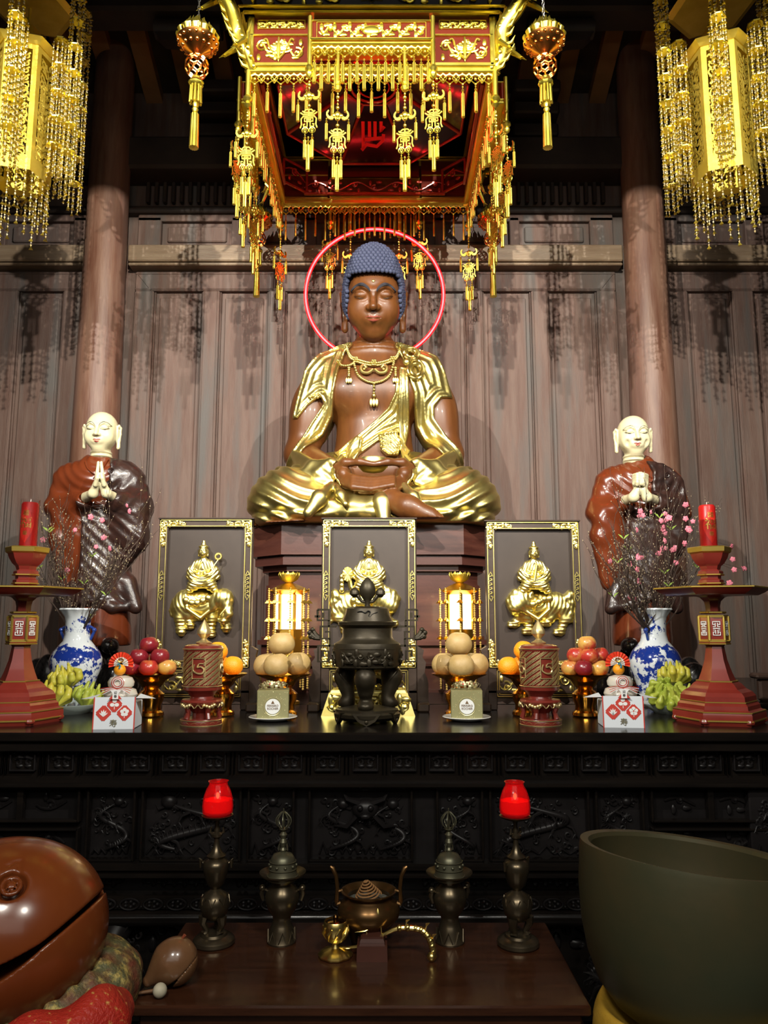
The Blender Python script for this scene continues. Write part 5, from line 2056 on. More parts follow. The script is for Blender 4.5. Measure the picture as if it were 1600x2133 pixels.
def gold_frame(bg, x0, x1, z0, z1, w, y):
    """double gold fillet with corner foliage and fret ornaments half way"""
    for o_ in (0.0, w):
        a0, a1, c0, c1 = x0 + o_, x1 - o_, z0 + o_, z1 - o_
        t_ = 0.0028
        bg.box(a0, a1, y - 0.004, y + 0.002, c1 - t_, c1)
        bg.box(a0, a1, y - 0.004, y + 0.002, c0, c0 + t_)
        bg.box(a0, a0 + t_, y - 0.004, y + 0.002, c0, c1)
        bg.box(a1 - t_, a1, y - 0.004, y + 0.002, c0, c1)


def make_frame(label, loc, kind, hs=1.0):
    t = thing('framed_relief', label, 'panel', loc)
    Hh = 0.665 * hs
    z0, z1 = 0.165, Hh + 0.115
    hw = 0.197
    b = MB()
    w = 0.037
    b.box(-hw, hw, -0.012, 0.012, z1 - w, z1, 0.003)
    b.box(-hw, hw, -0.012, 0.012, z0 - 0.10, z0 - 0.085, 0.003)
    b.box(-hw, hw, -0.012, 0.012, z0, z0 + w, 0.003)
    b.box(-hw, -hw + w, -0.012, 0.012, 0.0, z1, 0.003)
    b.box(hw - w, hw, -0.012, 0.012, 0.0, z1, 0.003)
    b.box(-hw + w, hw - w, -0.006, 0.008, 0.045, z0, 0.002)
    b.box(-hw - 0.004, hw + 0.004, -0.016, 0.014, z1 - 0.001, z1 + 0.006, 0.002)
    for s_ in (-1, 1):
        b.box(s_ * (hw - w) - 0.003, s_ * (hw - w) + 0.003, -0.017, -0.010, z0 + w, z1 - w, 0.001)
    ap = [(-hw + w, 0.05)] + [(-hw + w + (2 * hw - 2 * w) * k / 16, 0.022 + 0.012 * (k % 4 in (1, 3)) + 0.008 * (k % 8 == 0)) for k in range(17)] + [(hw - w, 0.05)]
    b.prism(ap, -0.006, 0.006)
    b.build('frame', FRAMEW, t)
    b = MB()
    b.box(-hw + w, hw - w, 0.0, 0.008, z0 + w, z1 - w)
    b.build('back_board', PANELW, t, smooth=False)
    # shaped side brackets and feet
    for s_ in (-1, 1):
        b = MB()
        out = [(s_ * a, c_) for a, c_ in [(hw, 0.0), (hw + 0.045, 0.0), (hw + 0.045, 0.11), (hw + 0.040, 0.13), (hw + 0.030, 0.15), (hw + 0.036, 0.19), (hw + 0.022, 0.21), (hw + 0.028, 0.24), (hw + 0.004, 0.255), (hw, 0.255)]]
        b.prism(out if s_ > 0 else out[::-1], -0.02, 0.02)
        b.box(s_ * (hw + 0.022) - 0.024, s_ * (hw + 0.022) + 0.024, -0.09, 0.09, 0.0, 0.035, 0.006)
        b.build('foot', FRAMEW, t, sharp=30)
    g = MB()
    gold_frame(g, -hw + 0.006, hw - 0.006, z0 + 0.004, z1 - 0.004, w - 0.012, -0.014)
    gold_frame(g, -hw + w, hw - w, 0.052, z0 - 0.006, 0.008, -0.007)
    yy = -0.014
    for sx in (-1, 1):
        for zc, sz in ((z1 - w / 2 - 0.002, -1), (z0 + w / 2 + 0.002, 1)):
            xc = sx * (hw - w / 2)
            wv = (w - 0.014) / 2
            for q, (L0, L1) in enumerate(((0.0, 0.062), (0.062, 0.095))):
                wq = wv * (1.0 - 0.35 * q)
                xa_, xb_ = sorted((xc + sx * wv - sx * L0 if not q else xc - sx * L0, xc - sx * L1))
                scroll_relief(g, xa_, xb_, zc - wq, zc + wq, yy, 0.0032, 3 + q, 1.0)
                za_, zb_ = sorted((zc + sz * L0, zc + sz * L1))
                scroll_relief(g, xc - wq, xc + wq, za_, zb_, yy, 0.0032, 5 + q, 1.0)
            g.sphere((xc, yy, zc), 0.008, 8, 5, (1, .5, 1))
        zc = (z0 + z1) / 2 + 0.03
        xc = sx * (hw - w / 2)
        for k in range(5):
            o_ = -0.036 + 0.018 * k
            strokes(g, [[(xc - 0.008, zc + o_ - 0.009), (xc - 0.008, zc + o_ + 0.004), (xc + 0.008, zc + o_ + 0.010)], [(xc + 0.008, zc + o_ - 0.010), (xc - 0.001, zc + o_ - 0.002)]], 0.0030, yy - 0.003, yy + 0.002)
        strokes(g, [[(xc - 0.009, zc - 0.042), (xc, zc - 0.060), (xc + 0.009, zc - 0.042)], [(xc - 0.009, zc + 0.042), (xc, zc + 0.060), (xc + 0.009, zc + 0.042)]], 0.0030, yy - 0.003, yy + 0.002)
        scroll_relief(g, min(sx * 0.03, sx * (hw - w - 0.01)), max(sx * 0.03, sx * (hw - w - 0.01)), 0.062, z0 - 0.016, -0.009, 0.0045, 13 + sx, 1.1)
    g.build('gilt_ornament', RGOLD, t)
    cz = z0 + (z1 - z0) * 0.485
    an = animal(kind)
    rider = rider_parts(kind)
    off = {'elephant': (-0.004, 0.0), 'lion': (0.008, 0.0), 'beast': (0.0, 0.0)}[kind]
    fsc = 1.12
    s_mesh('animal_relief', s_max(s_xf(an, (off[0], 0.002, cz), 1.26), lambda P: P[1] - 0.006), (-0.165, -0.075, cz - 0.20), (0.165, 0.012, cz + 0.06), 0.0021, RGOLD, t)
    rid = s_mesh('rider_relief', s_max(s_xf(rider, (off[0] + (0.0 if kind != 'lion' else -0.008), -0.022, cz + 0.018), fsc), lambda P: P[1] - 0.006), (-0.085, -0.08, cz - 0.05), (0.085, 0.012, cz + 0.27), 0.0021, RGOLD, t)
    b = MB()
    if kind == 'elephant':
        b.tube([(0.01, -0.045, cz + 0.09), (0.04, -0.04, cz + 0.115), (0.058, -0.03, cz + 0.145)], 0.0025, 6)
        b.tube([(0.058 + 0.012 * cos(a), -0.03, cz + 0.158 + 0.012 * sin(a)) for a in np.linspace(0, 6.28, 12, endpoint=False)], 0.005, 6, closed=True)
    elif kind == 'lion':
        b.tube([(-0.004, -0.05, cz + 0.06), (0.008, -0.048, cz + 0.125)], [0.005, 0.007], 8)
    else:
        b.tube([(-0.05, -0.02, cz + 0.0), (-0.075, -0.02, cz + 0.035), (-0.082, -0.02, cz + 0.07)], [0.012, 0.010, 0.012], 8)
        for k in range(12):
            a = k * 0.52
            b.tube([(-0.088, -0.025, cz + 0.085), (-0.088 + 0.022 * cos(a), -0.028, cz + 0.085 + 0.030 * sin(a))], [0.009, 0.006], 6)
        for k in range(4):
            b.sphere((-0.112, -0.02, cz + 0.075 - 0.018 * k), 0.011, 8, 6, (0.9, .7, 1.2))
    b.build('attribute', RGOLD, rid)
    return t


def on_altar(px, py):
    q = G(px, py, ZA)
    return (q[0], q[1], ZA)


make_frame('framed gilded relief of a figure riding an elephant, left of the three standing panels', (-0.683, 3.20, ZA), 'elephant', 1.0)
make_frame('framed gilded relief of a seated figure on a beast, middle panel behind the bronze burner', (-0.002, 3.20, ZA), 'beast', 1.0)
make_frame('framed gilded relief of a figure riding a curly-maned lion, right of the three panels', (0.680, 3.20, ZA), 'lion', 0.985)

# ------------------------------------------------------------------ bronze tripod burner and gilded stand behind it
BY = 2.80
t = thing('bronze_burner', 'large dark bronze tripod incense burner with lotus-bud lid in the centre of the altar', 'incense burner', (0.0, BY, ZA))
b = MB()
f6 = lambda th, tt, r: r * (1 + 0.035 * cos(5 * th + pi / 2))
b.lathe(PP(BY, ZA, [(50, 1499), (66, 1491), (68, 1484), (64, 1480), (64, 1475), (30, 1470), (0, 1470)]), 60, mod=f6)
for i in range(5):
    a = radians(-90 + 72 * i)
    r_ = 0.105
    out = [(-0.05, 0.042), (-0.03, 0.016), (-0.012, 0.006), (0, 0.0), (0.012, 0.006), (0.03, 0.016), (0.05, 0.042)]
    b.xf(Matrix.Rotation(a + pi / 2, 4, 'Z') @ Matrix.Translation((0, -r_, 0)))
    b.prism(out, -0.006, 0.008)
    b.sphere((0, -0.004, 0.014), 0.008, 8, 6)
b.xf(None)
b.build('footed_base', BRONZE, t)
zb = PP(BY, ZA, [(0, 1475)])[0][1]
bowl = PP(BY, ZA, [(0, 1396), (45, 1394), (66, 1388), (70, 1370), (71, 1350), (68, 1340), (56, 1333), (52, 1326), (52, 1308), (60, 1302), (61, 1296), (55, 1294), (50, 1300), (48, 1325), (0, 1330)])
b = MB()
b.lathe(bowl, 56)
b.build('bowl', BRONZE, t)
b = MB()
zr0, zr1 = PP(BY, ZA, [(0, 1388)])[0][1], PP(BY, ZA, [(0, 1350)])[0][1]
Rb = PP(BY, ZA, [(70.5, 1370)])[0][0]
for i in range(3):
    th0 = -pi / 2 + i * 2 * pi / 3
    tmp = MB()
    scroll_relief(tmp, -0.105, 0.0, zr0 + 0.006, zr1 - 0.004, 0, 0.0048, 7 + i, 1.2)
    scroll_relief(tmp, 0.0, 0.105, zr0 + 0.006, zr1 - 0.004, 0, 0.0048, 7 + i, 1.2)
    for q0, q1, e0, e1 in ((-0.108, 0.108, zr1 - 0.003, zr1), (-0.108, 0.108, zr0, zr0 + 0.003)):
        tmp.tube([(q0 + (q1 - q0) * k / 12, 0, (e0 + e1) / 2) for k in range(13)], 0.0022, 5)
    for v in tmp.v:
        a = th0 + v.x / Rb
        rr = Rb - v.y
        v.x, v.y = rr * cos(a), rr * sin(a)
    b.add(tmp.v, tmp.f)
b.build('relief_band', BRONZE, t)
for i in range(3):
    a = radians(-93 + 120 * i)
    c_, s_ = cos(a), sin(a)
    Pz = PP(BY, ZA, [(42, 1392), (52, 1412), (46, 1436), (34, 1455), (38, 1468), (46, 1474)])
    if i:
        Pz = PP(BY, ZA, [(48, 1392), (56, 1412), (52, 1436), (46, 1455), (50, 1466), (54, 1474)])
    f = s_path([(r_ * c_, r_ * s_, z_) for r_, z_ in Pz], [0.026, 0.032, 0.023, 0.016, 0.018, 0.014], 0.02)
    f = s_min([f, s_ell((Pz[1][0] * 1.1 * c_, Pz[1][0] * 1.1 * s_, Pz[1][1] + 0.004), (0.030, 0.030, 0.034)), s_ell((Pz[-1][0] * 1.05 * c_, Pz[-1][0] * 1.05 * s_, zb + 0.014), (0.026, 0.026, 0.014))], 0.02)
    f = s_max(f, lambda P: zb + 0.001 - P[2])
    s_mesh('leg', f, (-0.2, -0.2, zb - 0.01), (0.2, 0.2, zb + 0.20), 0.004, BRONZE, t)
for s_ in (-1, 1):       # fretwork handles with sprigs
    b = MB()
    x0 = s_ * PP(BY, ZA, [(56, 1310)])[0][0]
    zt_, zb_ = PP(BY, ZA, [(0, 1268)])[0][1], PP(BY, ZA, [(0, 1380)])[0][1]
    u = s_ * 0.00175
    zf = lambda py: PP(BY, ZA, [(0, py)])[0][1]
    X = lambda px: s_ * (abs(px - 770)) / 1600 * tdist(1320, BY)
    segs = [[(X(868), zf(1284)), (X(880), zf(1284))], [(X(874), zf(1270)), (X(874), zf(1292)), (X(850), zf(1292)), (X(850), zf(1270)), (X(874), zf(1270))],
            [(X(862), zf(1276)), (X(862), zf(1287))], [(X(834), zf(1305)), (X(868), zf(1305)), (X(868), zf(1330)), (X(848), zf(1330)), (X(848), zf(1316)), (X(858), zf(1316))],
            [(X(850), zf(1292)), (X(850), zf(1305))], [(X(848), zf(1330)), (X(848), zf(1345)), (X(872), zf(1345)), (X(872), zf(1378)), (X(850), zf(1378)), (X(850), zf(1356)), (X(862), zf(1356)), (X(862), zf(1368))],
            [(X(838), zf(1345)), (X(850), zf(1345))]]
    strokes(b, segs, 0.008, -0.008, 0.008)
    for dx, dz in ((16, -8), (22, -2), (20, 6), (12, 8)):
        b.tube([(X(868), 0, zf(1330)), (X(868 + dx * .6), 0, zf(1330 + dz * .4 - 4)), (X(868 + dx), 0, zf(1322 + dz - 2))], [0.008, 0.009, 0.007], 7)
        b.sphere((X(868 + dx), 0, zf(1322 + dz - 2)), 0.0095, 8, 6)
    b.build('handle', BRONZE, t)
b = MB()
b.lathe(PP(BY, ZA, [(54, 1296), (52, 1291), (47, 1280), (44, 1268), (36, 1264), (12, 1263), (0, 1263)]), 48)
b.build('lid', BRONZE, t)
b = MB()
zc = PP(BY, ZA, [(0, 1276)])[0][1]
Rl = PP(BY, ZA, [(47, 1276)])[0][0]
sw = cr_spline([(-0.035, 0.003), (-0.02, 0.006), (-0.006, 0.0), (0.004, 0.007), (0.012, 0.002), (0.006, -0.010), (0.012, -0.014), (0.020, -0.004), (0.038, 0.003)], 4)
b.tube([(x, -sqrt(Rl * Rl - x * x) - 0.001, zc + z_ - 0.002) for x, z_ in sw], [0.0045 * (0.4 + 0.6 * sin(pi * (k + 1) / (len(sw) + 1))) for k in range(len(sw))], 6, flat=0.4)
b.build('cloud_opening', mat('void_black', (0.002, 0.002, 0.002), 0.8), t)
budf = PP(BY, ZA, [(6, 1264), (5, 1255), (9, 1248), (16, 1238), (17, 1226), (12, 1214), (4, 1204), (0, 1202)])
b = MB()
b.lathe(budf, 30, mod=lambda th, tt, r: r * (1 + 0.05 * abs(sin(3 * th + 6 * tt))))
for s_ in (-1, 1):
    p0 = Vector((0, 0, budf[1][1]))
    q = Vector((s_ * 0.047, 0, budf[3][1] + 0.004))
    b.tube([p0, p0 + Vector((s_ * 0.02, 0, 0.004)), q - Vector((s_ * 0.012, 0, 0.01)), q], [0.006, 0.006, 0.008, 0.006], 8)
    b.lathe([(0.006, -0.016), (0.018, -0.004), (0.017, 0.008), (0.008, 0.018), (0, 0.022)], 18, c=q)
b.build('lotus_bud_finial', BRONZE, t)

t = thing('gilded_throne', 'gilded square footed stand with black panels directly behind the bronze burner', 'stand', (0.0, 3.06, ZA))
b = MB()
for (w0, w1, z0, z1) in ((0.178, 0.150, 0.0, 0.085), (0.145, 0.140, 0.085, 0.095), (0.10, 0.11, 0.135, 0.15)):
    V = [(-w0, -w0 * .45, z0), (w0, -w0 * .45, z0), (w0, w0 * .45, z0), (-w0, w0 * .45, z0), (-w1, -w1 * .45, z1), (w1, -w1 * .45, z1), (w1, w1 * .45, z1), (-w1, w1 * .45, z1)]
    b.add(V, [(0, 3, 2, 1), (4, 5, 6, 7), (0, 1, 5, 4), (1, 2, 6, 5), (2, 3, 7, 6), (3, 0, 4, 7)])
scroll_relief(b, -0.155, 0.155, 0.010, 0.078, -0.080, 0.007, 4, 1.8)
for i in range(11):
    b.sphere((-0.10 + 0.02 * i, -0.055, 0.105), 0.012, 8, 6, (1, .8, 1.3))
    b.sphere((-0.10 + 0.02 * i, -0.055, 0.165), 0.012, 8, 6, (1, .8, 1.3))
b.lathe([(0.05, 0.16), (0.085, 0.175), (0.09, 0.19), (0.0, 0.195)], 28, sy=0.6)
b.build('gilded_body', RGOLD, t)
b = MB()
b.box(-0.115, 0.115, -0.056, 0.056, 0.094, 0.137, 0.004)
b.build('black_panel', BLACKW, t)
for s_ in (-1, 1):
    lf = s_min([s_ell((s_ * 0.075, -0.03, 0.205), (0.026, 0.03, 0.028)), s_ell((s_ * 0.075, -0.055, 0.232), (0.020, 0.02, 0.02)), s_ell((s_ * 0.075, -0.072, 0.226), (0.010, 0.010, 0.009)),
                s_cap((s_ * 0.062, -0.055, 0.205), (s_ * 0.06, -0.06, 0.185), 0.008), s_cap((s_ * 0.088, -0.055, 0.205), (s_ * 0.09, -0.06, 0.185), 0.008),
                s_path([(s_ * 0.075, 0.0, 0.20), (s_ * 0.075, 0.02, 0.225), (s_ * 0.075, 0.01, 0.245)], [0.008, 0.010, 0.008])], 0.010)
    s_mesh('lion_figure', lf, (s_ * 0.075 - 0.04, -0.1, 0.165), (s_ * 0.075 + 0.04, 0.04, 0.27), 0.003, RGOLD, t)
# ------------------------------------------------------------------ two standing monk statues
IVORY = mat('ivory_lacquer', (0.56, 0.50, 0.31), 0.28, 0.0, coat=0.3)
ROBER = mat('red_brown_lacquer', (0.090, 0.017, 0.005), 0.22, 0.0, col2=(0.12, 0.025, 0.008), nscale=3, coat=0.4)
KASA = mat('black_brown_lacquer', (0.016, 0.009, 0.008), 0.34, 0.0, col2=(0.035, 0.014, 0.010), nscale=12, coat=0.25, bump=0.2, bscale=55)
ROCK = mat('black_rock_lacquer', (0.007, 0.006, 0.006), 0.25, coat=0.4)
LINEB = mat('ink_line', (0.01, 0.008, 0.008), 0.5)
LIPR = mat('lip_red', (0.36, 0.02, 0.02), 0.35)


def make_monk(label, cx, m, top_y, old):
    """cx: column of the body centre; m = -1 looks towards the right (left statue)"""
    Y = 3.95
    k_ = tdist(1050, Y) / FPX
    z_of = lambda py: W(800, py, Y)[2]
    X0 = CAM[0] + (cx - 800) / FPX * tdist(1000, Y)
    z0 = ZA
    t = thing('monk_statue', label, 'statue', (X0, Y, z0))
    def P(px, py, dy=0.0):      # local coordinates of what the picture shows at depth Y + dy
        q_ = W(px, py, Y + dy)
        return (q_[0] - X0, dy, q_[2] - z0)
    O = (0, 0, 0)
    dy_ = top_y - 862
    lean = lambda a: a
    # head
    turn = radians(4 if m < 0 else -4)
    hpx = {(-1): cx + 8, 1: cx - 10}[m]
    hc = P(hpx, 904 + dy_, -0.02)
    hs = 32.3 * tdist(900, Y) / FPX
    loc_f = head_local(1.0, old=1.0 if old else 0.0, mouth_open=old)
    hf = s_xf(loc_f, hc, hs, rz=turn, rx=radians(8))
    neck = s_min([s_cap(P(hpx, 935 + dy_, 0), P(hpx - 2 * m * 0, 962 + dy_, 0.01), 0.046, 0.056)] + [s_ell(P(hpx, y + dy_, -0.004), (0.055, 0.055, 0.010)) for y in (944, 952)], 0.01)
    f = s_min([hf, neck], 0.012)
    s_mesh('head', f, (hc[0] - 0.13, -0.16, hc[2] - 0.19), (hc[0] + 0.13, 0.14, hc[2] + 0.13), 0.0036, IVORY, t)
    onto = head_paint(hf, hc, hs, t, (LINEB, LINEB, None), rz=turn, rx=radians(8), brow_w=0.022 if not old else 0.016, line_w=0.022)
    b = MB()
    b.tube(onto([(-0.27, -0.445), (-0.11, -0.42), (0, -0.445), (0.11, -0.42), (0.27, -0.445)], 0.015), [hs * q for q in np.interp(np.linspace(0, 1, 25), [0, .3, .5, .7, 1], [.012, .042, .035, .042, .012])], 7)
    b.tube(onto([(-0.22, -0.505), (0, -0.55), (0.22, -0.505)], 0.018), [hs * q for q in np.interp(np.linspace(0, 1, 13), [0, .5, 1], [.012, .05, .012])], 7)
    b.build('lips', LIPR, t)
    # praying or clasped hands
    hy = -0.235
    hx = cx + (5 if m < 0 else 4)
    y0 = dy_
    hands = []
    if not old:
        for s_ in (-1, 1):
            hands.append(s_path([P(hx + s_ * 30, 1036 + y0, -0.16), P(hx + s_ * 14, 1028 + y0, hy + 0.01), P(hx + s_ * 5.5, 1008 + y0, hy - 0.01)], [0.026, 0.022, 0.020], 0.015))
            hands.append(s_ell(P(hx + s_ * 5, 1003 + y0, hy), (0.013, 0.028, 0.044)))
            for q in range(4):
                yy = hy - 0.026 + 0.016 * q
                L = (968, 963, 965, 972)[q]
                hands.append(s_path([P(hx + s_ * 6, 996 + y0, yy), P(hx + s_ * 5, 982 + y0, yy), P(hx + s_ * 3.2, L + y0, yy)], [0.010, 0.009, 0.0065], 0.0))
            hands.append(s_path([P(hx + s_ * 9, 1010 + y0, hy - 0.03), P(hx + s_ * 5, 996 + y0, hy - 0.046), P(hx + s_ * 3, 986 + y0, hy - 0.046)], [0.012, 0.010, 0.007], 0.004))
    else:
        for s_ in (-1, 1):
            hands.append(s_path([P(hx + s_ * 30, 1040 + y0 - 6, -0.16), P(hx + s_ * 14, 1034 + y0 - 6, hy), P(hx + s_ * 5, 1018 + y0 - 6, hy - 0.005)], [0.026, 0.023, 0.022], 0.015))
            hands.append(s_ell(P(hx + s_ * 8, 1004 + y0 - 4, hy), (0.018, 0.030, 0.036)))
            for q in range(4):     # fingers folded over the other hand
                z_ = 1003 - 5.5 * q
                hands.append(s_path([P(hx + s_ * 13, z_ + y0 - 4, hy - 0.012), P(hx + s_ * 6, z_ + y0 - 6, hy - 0.040), P(hx - s_ * 7, z_ + y0 - 1, hy - 0.036)], [0.0105, 0.0105, 0.008], 0.0))
            hands.append(s_path([P(hx + s_ * 12, 1000 + y0, hy - 0.02), P(hx + s_ * 6, 982 + y0, hy - 0.03), P(hx - s_ * 2, 978 + y0, hy - 0.03)], [0.011, 0.010, 0.008], 0.004))
    hf2 = s_min(hands, 0.004)
    s_mesh('hands', hf2, (P(hx, 1000, hy)[0] - 0.11, -0.32, P(0, 1064 + y0)[2]), (P(hx, 1000, hy)[0] + 0.11, -0.04, P(0, 945 + y0)[2]), 0.0034, IVORY, t)
    # inner robe: shoulders, wide sleeves, long skirt
    mm = 1      # the bare red shoulder is on the picture's left for both
    bs = [s_ell(P(cx - 2, 1010 + y0), (0.165, 0.115, 0.13)), s_cap(P(cx - 55, 995 + y0), P(cx + 55, 995 + y0), 0.072, 0.072),
          s_cap(P(cx + 5, 965 + y0, 0.01), P(cx, 990 + y0, 0.01), 0.062, 0.10),
          s_ell(P(cx, 1120), (0.17, 0.12, 0.30)), s_cap(P(cx + 5, 1200), P(cx + 8, 1330), 0.125, 0.145)]
    body = s_min(bs, 0.06)
    sl = []
    for s_ in (-1, 1):
        shoulder = P(cx + s_ * 66, 1002 + y0, 0.0)
        elbow = P(cx + s_ * 82, 1058 + y0, -0.02)
        wrist = P(hx + s_ * 36, 1042 + y0, -0.145)
        sl += [s_cap(shoulder, elbow, 0.062, 0.060), s_cap(elbow, wrist, 0.060, 0.036)]
        # hanging sleeve bag
        a0 = P(cx + s_ * 72, 1070 + y0, -0.07)
        a1 = P(cx + s_ * 62, 1215 if s_ < 0 else 1150, -0.05)
        sl += [s_path([a0, P(cx + s_ * 76, 1120, -0.06), a1], [0.058, 0.055, 0.038], 0.03), s_cap(P(cx + s_ * 46, 1060 + y0, -0.10), P(cx + s_ * 50, 1170 if s_ < 0 else 1120, -0.07), 0.040, 0.028)]
    sleeves = s_min(sl, 0.035)

    def robe(P_):
        x, y, z = P_
        zt = z_of(1330) - z0
        fold = 0.0045 * ridge((x * 30 + 0.8 * np.sin(z * 6))) * np.clip((1.0 - z) * 3, 0, 1)
        d1 = body(P_) - fold - 0.004 * ridge(np.sqrt((x - 0.02) ** 2 + (z - (z_of(960) - z0)) ** 2) * 75) * np.clip((z - 0.75) * 8, 0, 1)
        d2 = sleeves(P_) - 0.004 * ridge(z * 34 + x * 30)
        k = 0.03
        h = np.maximum(k - np.abs(d1 - d2), 0) / k
        return np.minimum(d1, d2) - h * h * k * 0.25
    zbt = z_of(1345) - z0
    robe2 = s_max(robe, lambda P_: zbt - P_[2], 0.01)
    robe2 = s_sub(robe2, s_off(neck, 0.004), 0.004)
    cz_ = z_of(1050) - z0

    s_mesh('robe', s_sub(robe2, s_off(hf2, 0.003), 0.003), (-0.30, -0.26, zbt - 0.02), (0.30, 0.20, z_of(935) - z0), 0.0062, ROBER, t)
    # collar fold lines
    b = MB()

    def onb(px, py, push=0.003):
        q = P(px, py)
        y = float(front_y(robe2, q[0], q[2], -0.3, 0.2)[0])
        return (q[0], y - push, q[2])
    for a in ([(cx - 12, 968 + y0), (cx - 2, 985 + y0), (cx + 14, 997 + y0), (cx + 26, 1000 + y0)], [(cx + 30, 962 + y0), (cx + 24, 985 + y0), (cx + 8, 1005 + y0)]):
        b.tube([onb(*q) for q in cr_spline(a, 5)], 0.006, 6)
    b.build('collar', ROBER, t)
    # dark outer mantle over the left shoulder, swinging across the hips
    pgm = [(cx + 20, 950 + y0), (cx + 28, 975 + y0), (cx + 24, 1010 + y0), (cx + 30, 1050 + y0), (cx + 4, 1060 + y0), (cx - 30, 1048 + y0), (cx - 28, 1085), (cx - 34, 1200), (cx - 46, 1262), (cx - 10, 1256), (cx + 30, 1250), (cx + 52, 1262), (cx + 88, 1256),
           (cx + 96, 1150), (cx + 104, 1060), (cx + 100, 990 + y0), (cx + 60, 955 + y0)]
    pg = [(P(a, c_, -0.1)[0], P(a, c_, -0.1)[2]) for a, c_ in pgm]

    def mantle(P_):
        x, y, z = P_
        sd = poly_sd(x, z, pg)
        ph = np.where(z > 0.9, (x - 0.4 * z) * 62, (z * 0.9 + x * 0.9 - 0.4 * x * x) * 62)
        d = robe(P_) - 0.016 - 0.004 * ridge(ph) - 0.004 * np.clip(1 - np.abs(sd + 0.012) / 0.012, 0, 1)
        return np.maximum(np.maximum(d, sd), -(robe(P_) + 0.012))
    # flaring hem of the mantle
    flare = s_min([s_path([P(cx - 44, 1225, -0.06), P(cx - 58, 1268, -0.09)], [0.05, 0.030], 0.02), s_path([P(cx + 62, 1215, -0.03), P(cx + 80, 1266, -0.06)], [0.05, 0.032], 0.02),
                   s_path([P(cx - 52, 1266, -0.10), P(cx, 1258, -0.12), P(cx + 30, 1266, -0.11), P(cx + 80, 1262, -0.05)], 0.022, 0.02)], 0.02)
    s_mesh('mantle', s_sub(s_min([mantle, flare], 0.03), s_off(hf2, 0.003), 0.003), (-0.33, -0.27, 0.2), (0.33, 0.21, z_of(945 + y0) - z0), 0.0062, KASA, t)
    b = MB()
    for (px, py, r_) in ((cx + 44, 990 + y0, 0.016), (cx + 42, 1016 + y0, 0.015), (cx + 40, 1045 + y0, 0.013)):
        q = P(px, py)
        sp = spiral(q[0], q[2], r_, 1.6, 0.5, 1, 20)
        yq = float(front_y(mantle, q[0], q[2], -0.3, 0.2)[0])
        b.tube([(a, yq - 0.004, c_) for a, c_ in sp], 0.0035, 5)
    b.build('scroll_clasp', KASA, t)
    # toes of black boots and a rocky base
    b = MB()
    for s_ in (-1, 1):
        q = P(cx + 4 + s_ * 22, 1345, -0.12)
        b.sphere(q, 0.042, 18, 12, (1.0, 1.5, 1.0))
    b.build('boot', ROCK, t)
    rock = [s_ell((0.0, 0.0, 0.03), (0.26, 0.19, 0.05))]
    rd = random.Random(3)
    zr = zbt
    for k in range(20):
        a = k * 2.4
        r_ = 0.06 + 0.011 * k
        rock.append(s_ell((r_ * cos(a), r_ * 0.7 * sin(a), 0.05 + rd.uniform(0, 0.03)), (0.07, 0.06, max(0.05, zr - 0.05 - 0.1 * (k / 20)))))
    rf = s_min(rock, 0.02)
    s_mesh('rock_base', s_max(s_max(rf, lambda P_: 0.001 - P_[2]), lambda P_: P_[2] - zr - 0.004, 0.01), (-0.42, -0.36, -0.02), (0.42, 0.36, zr + 0.05), 0.011, ROCK, t)
    return t


make_monk('standing young monk statue with pale face and palms pressed together, at the left pillar', 203, -1, 862, False)
make_monk('standing old monk statue with pale wrinkled face and clasped hands, at the right pillar', 1330, 1, 870, True)

# ------------------------------------------------------------------ hexagonal red candle stands
GLINE = mat('gold_line', (0.62, 0.45, 0.10), 0.38, 0.9)
WHITEP = mat('white_paint', (0.75, 0.75, 0.72), 0.5)
CWAX = mat('red_wax', (0.50, 0.012, 0.010), 0.35, 0.0, sss=0.2)
CELLO = mat('clear_wrap', (0.95, 0.9, 0.9), 0.06, 0.0, trans=1.0, ior=1.15)


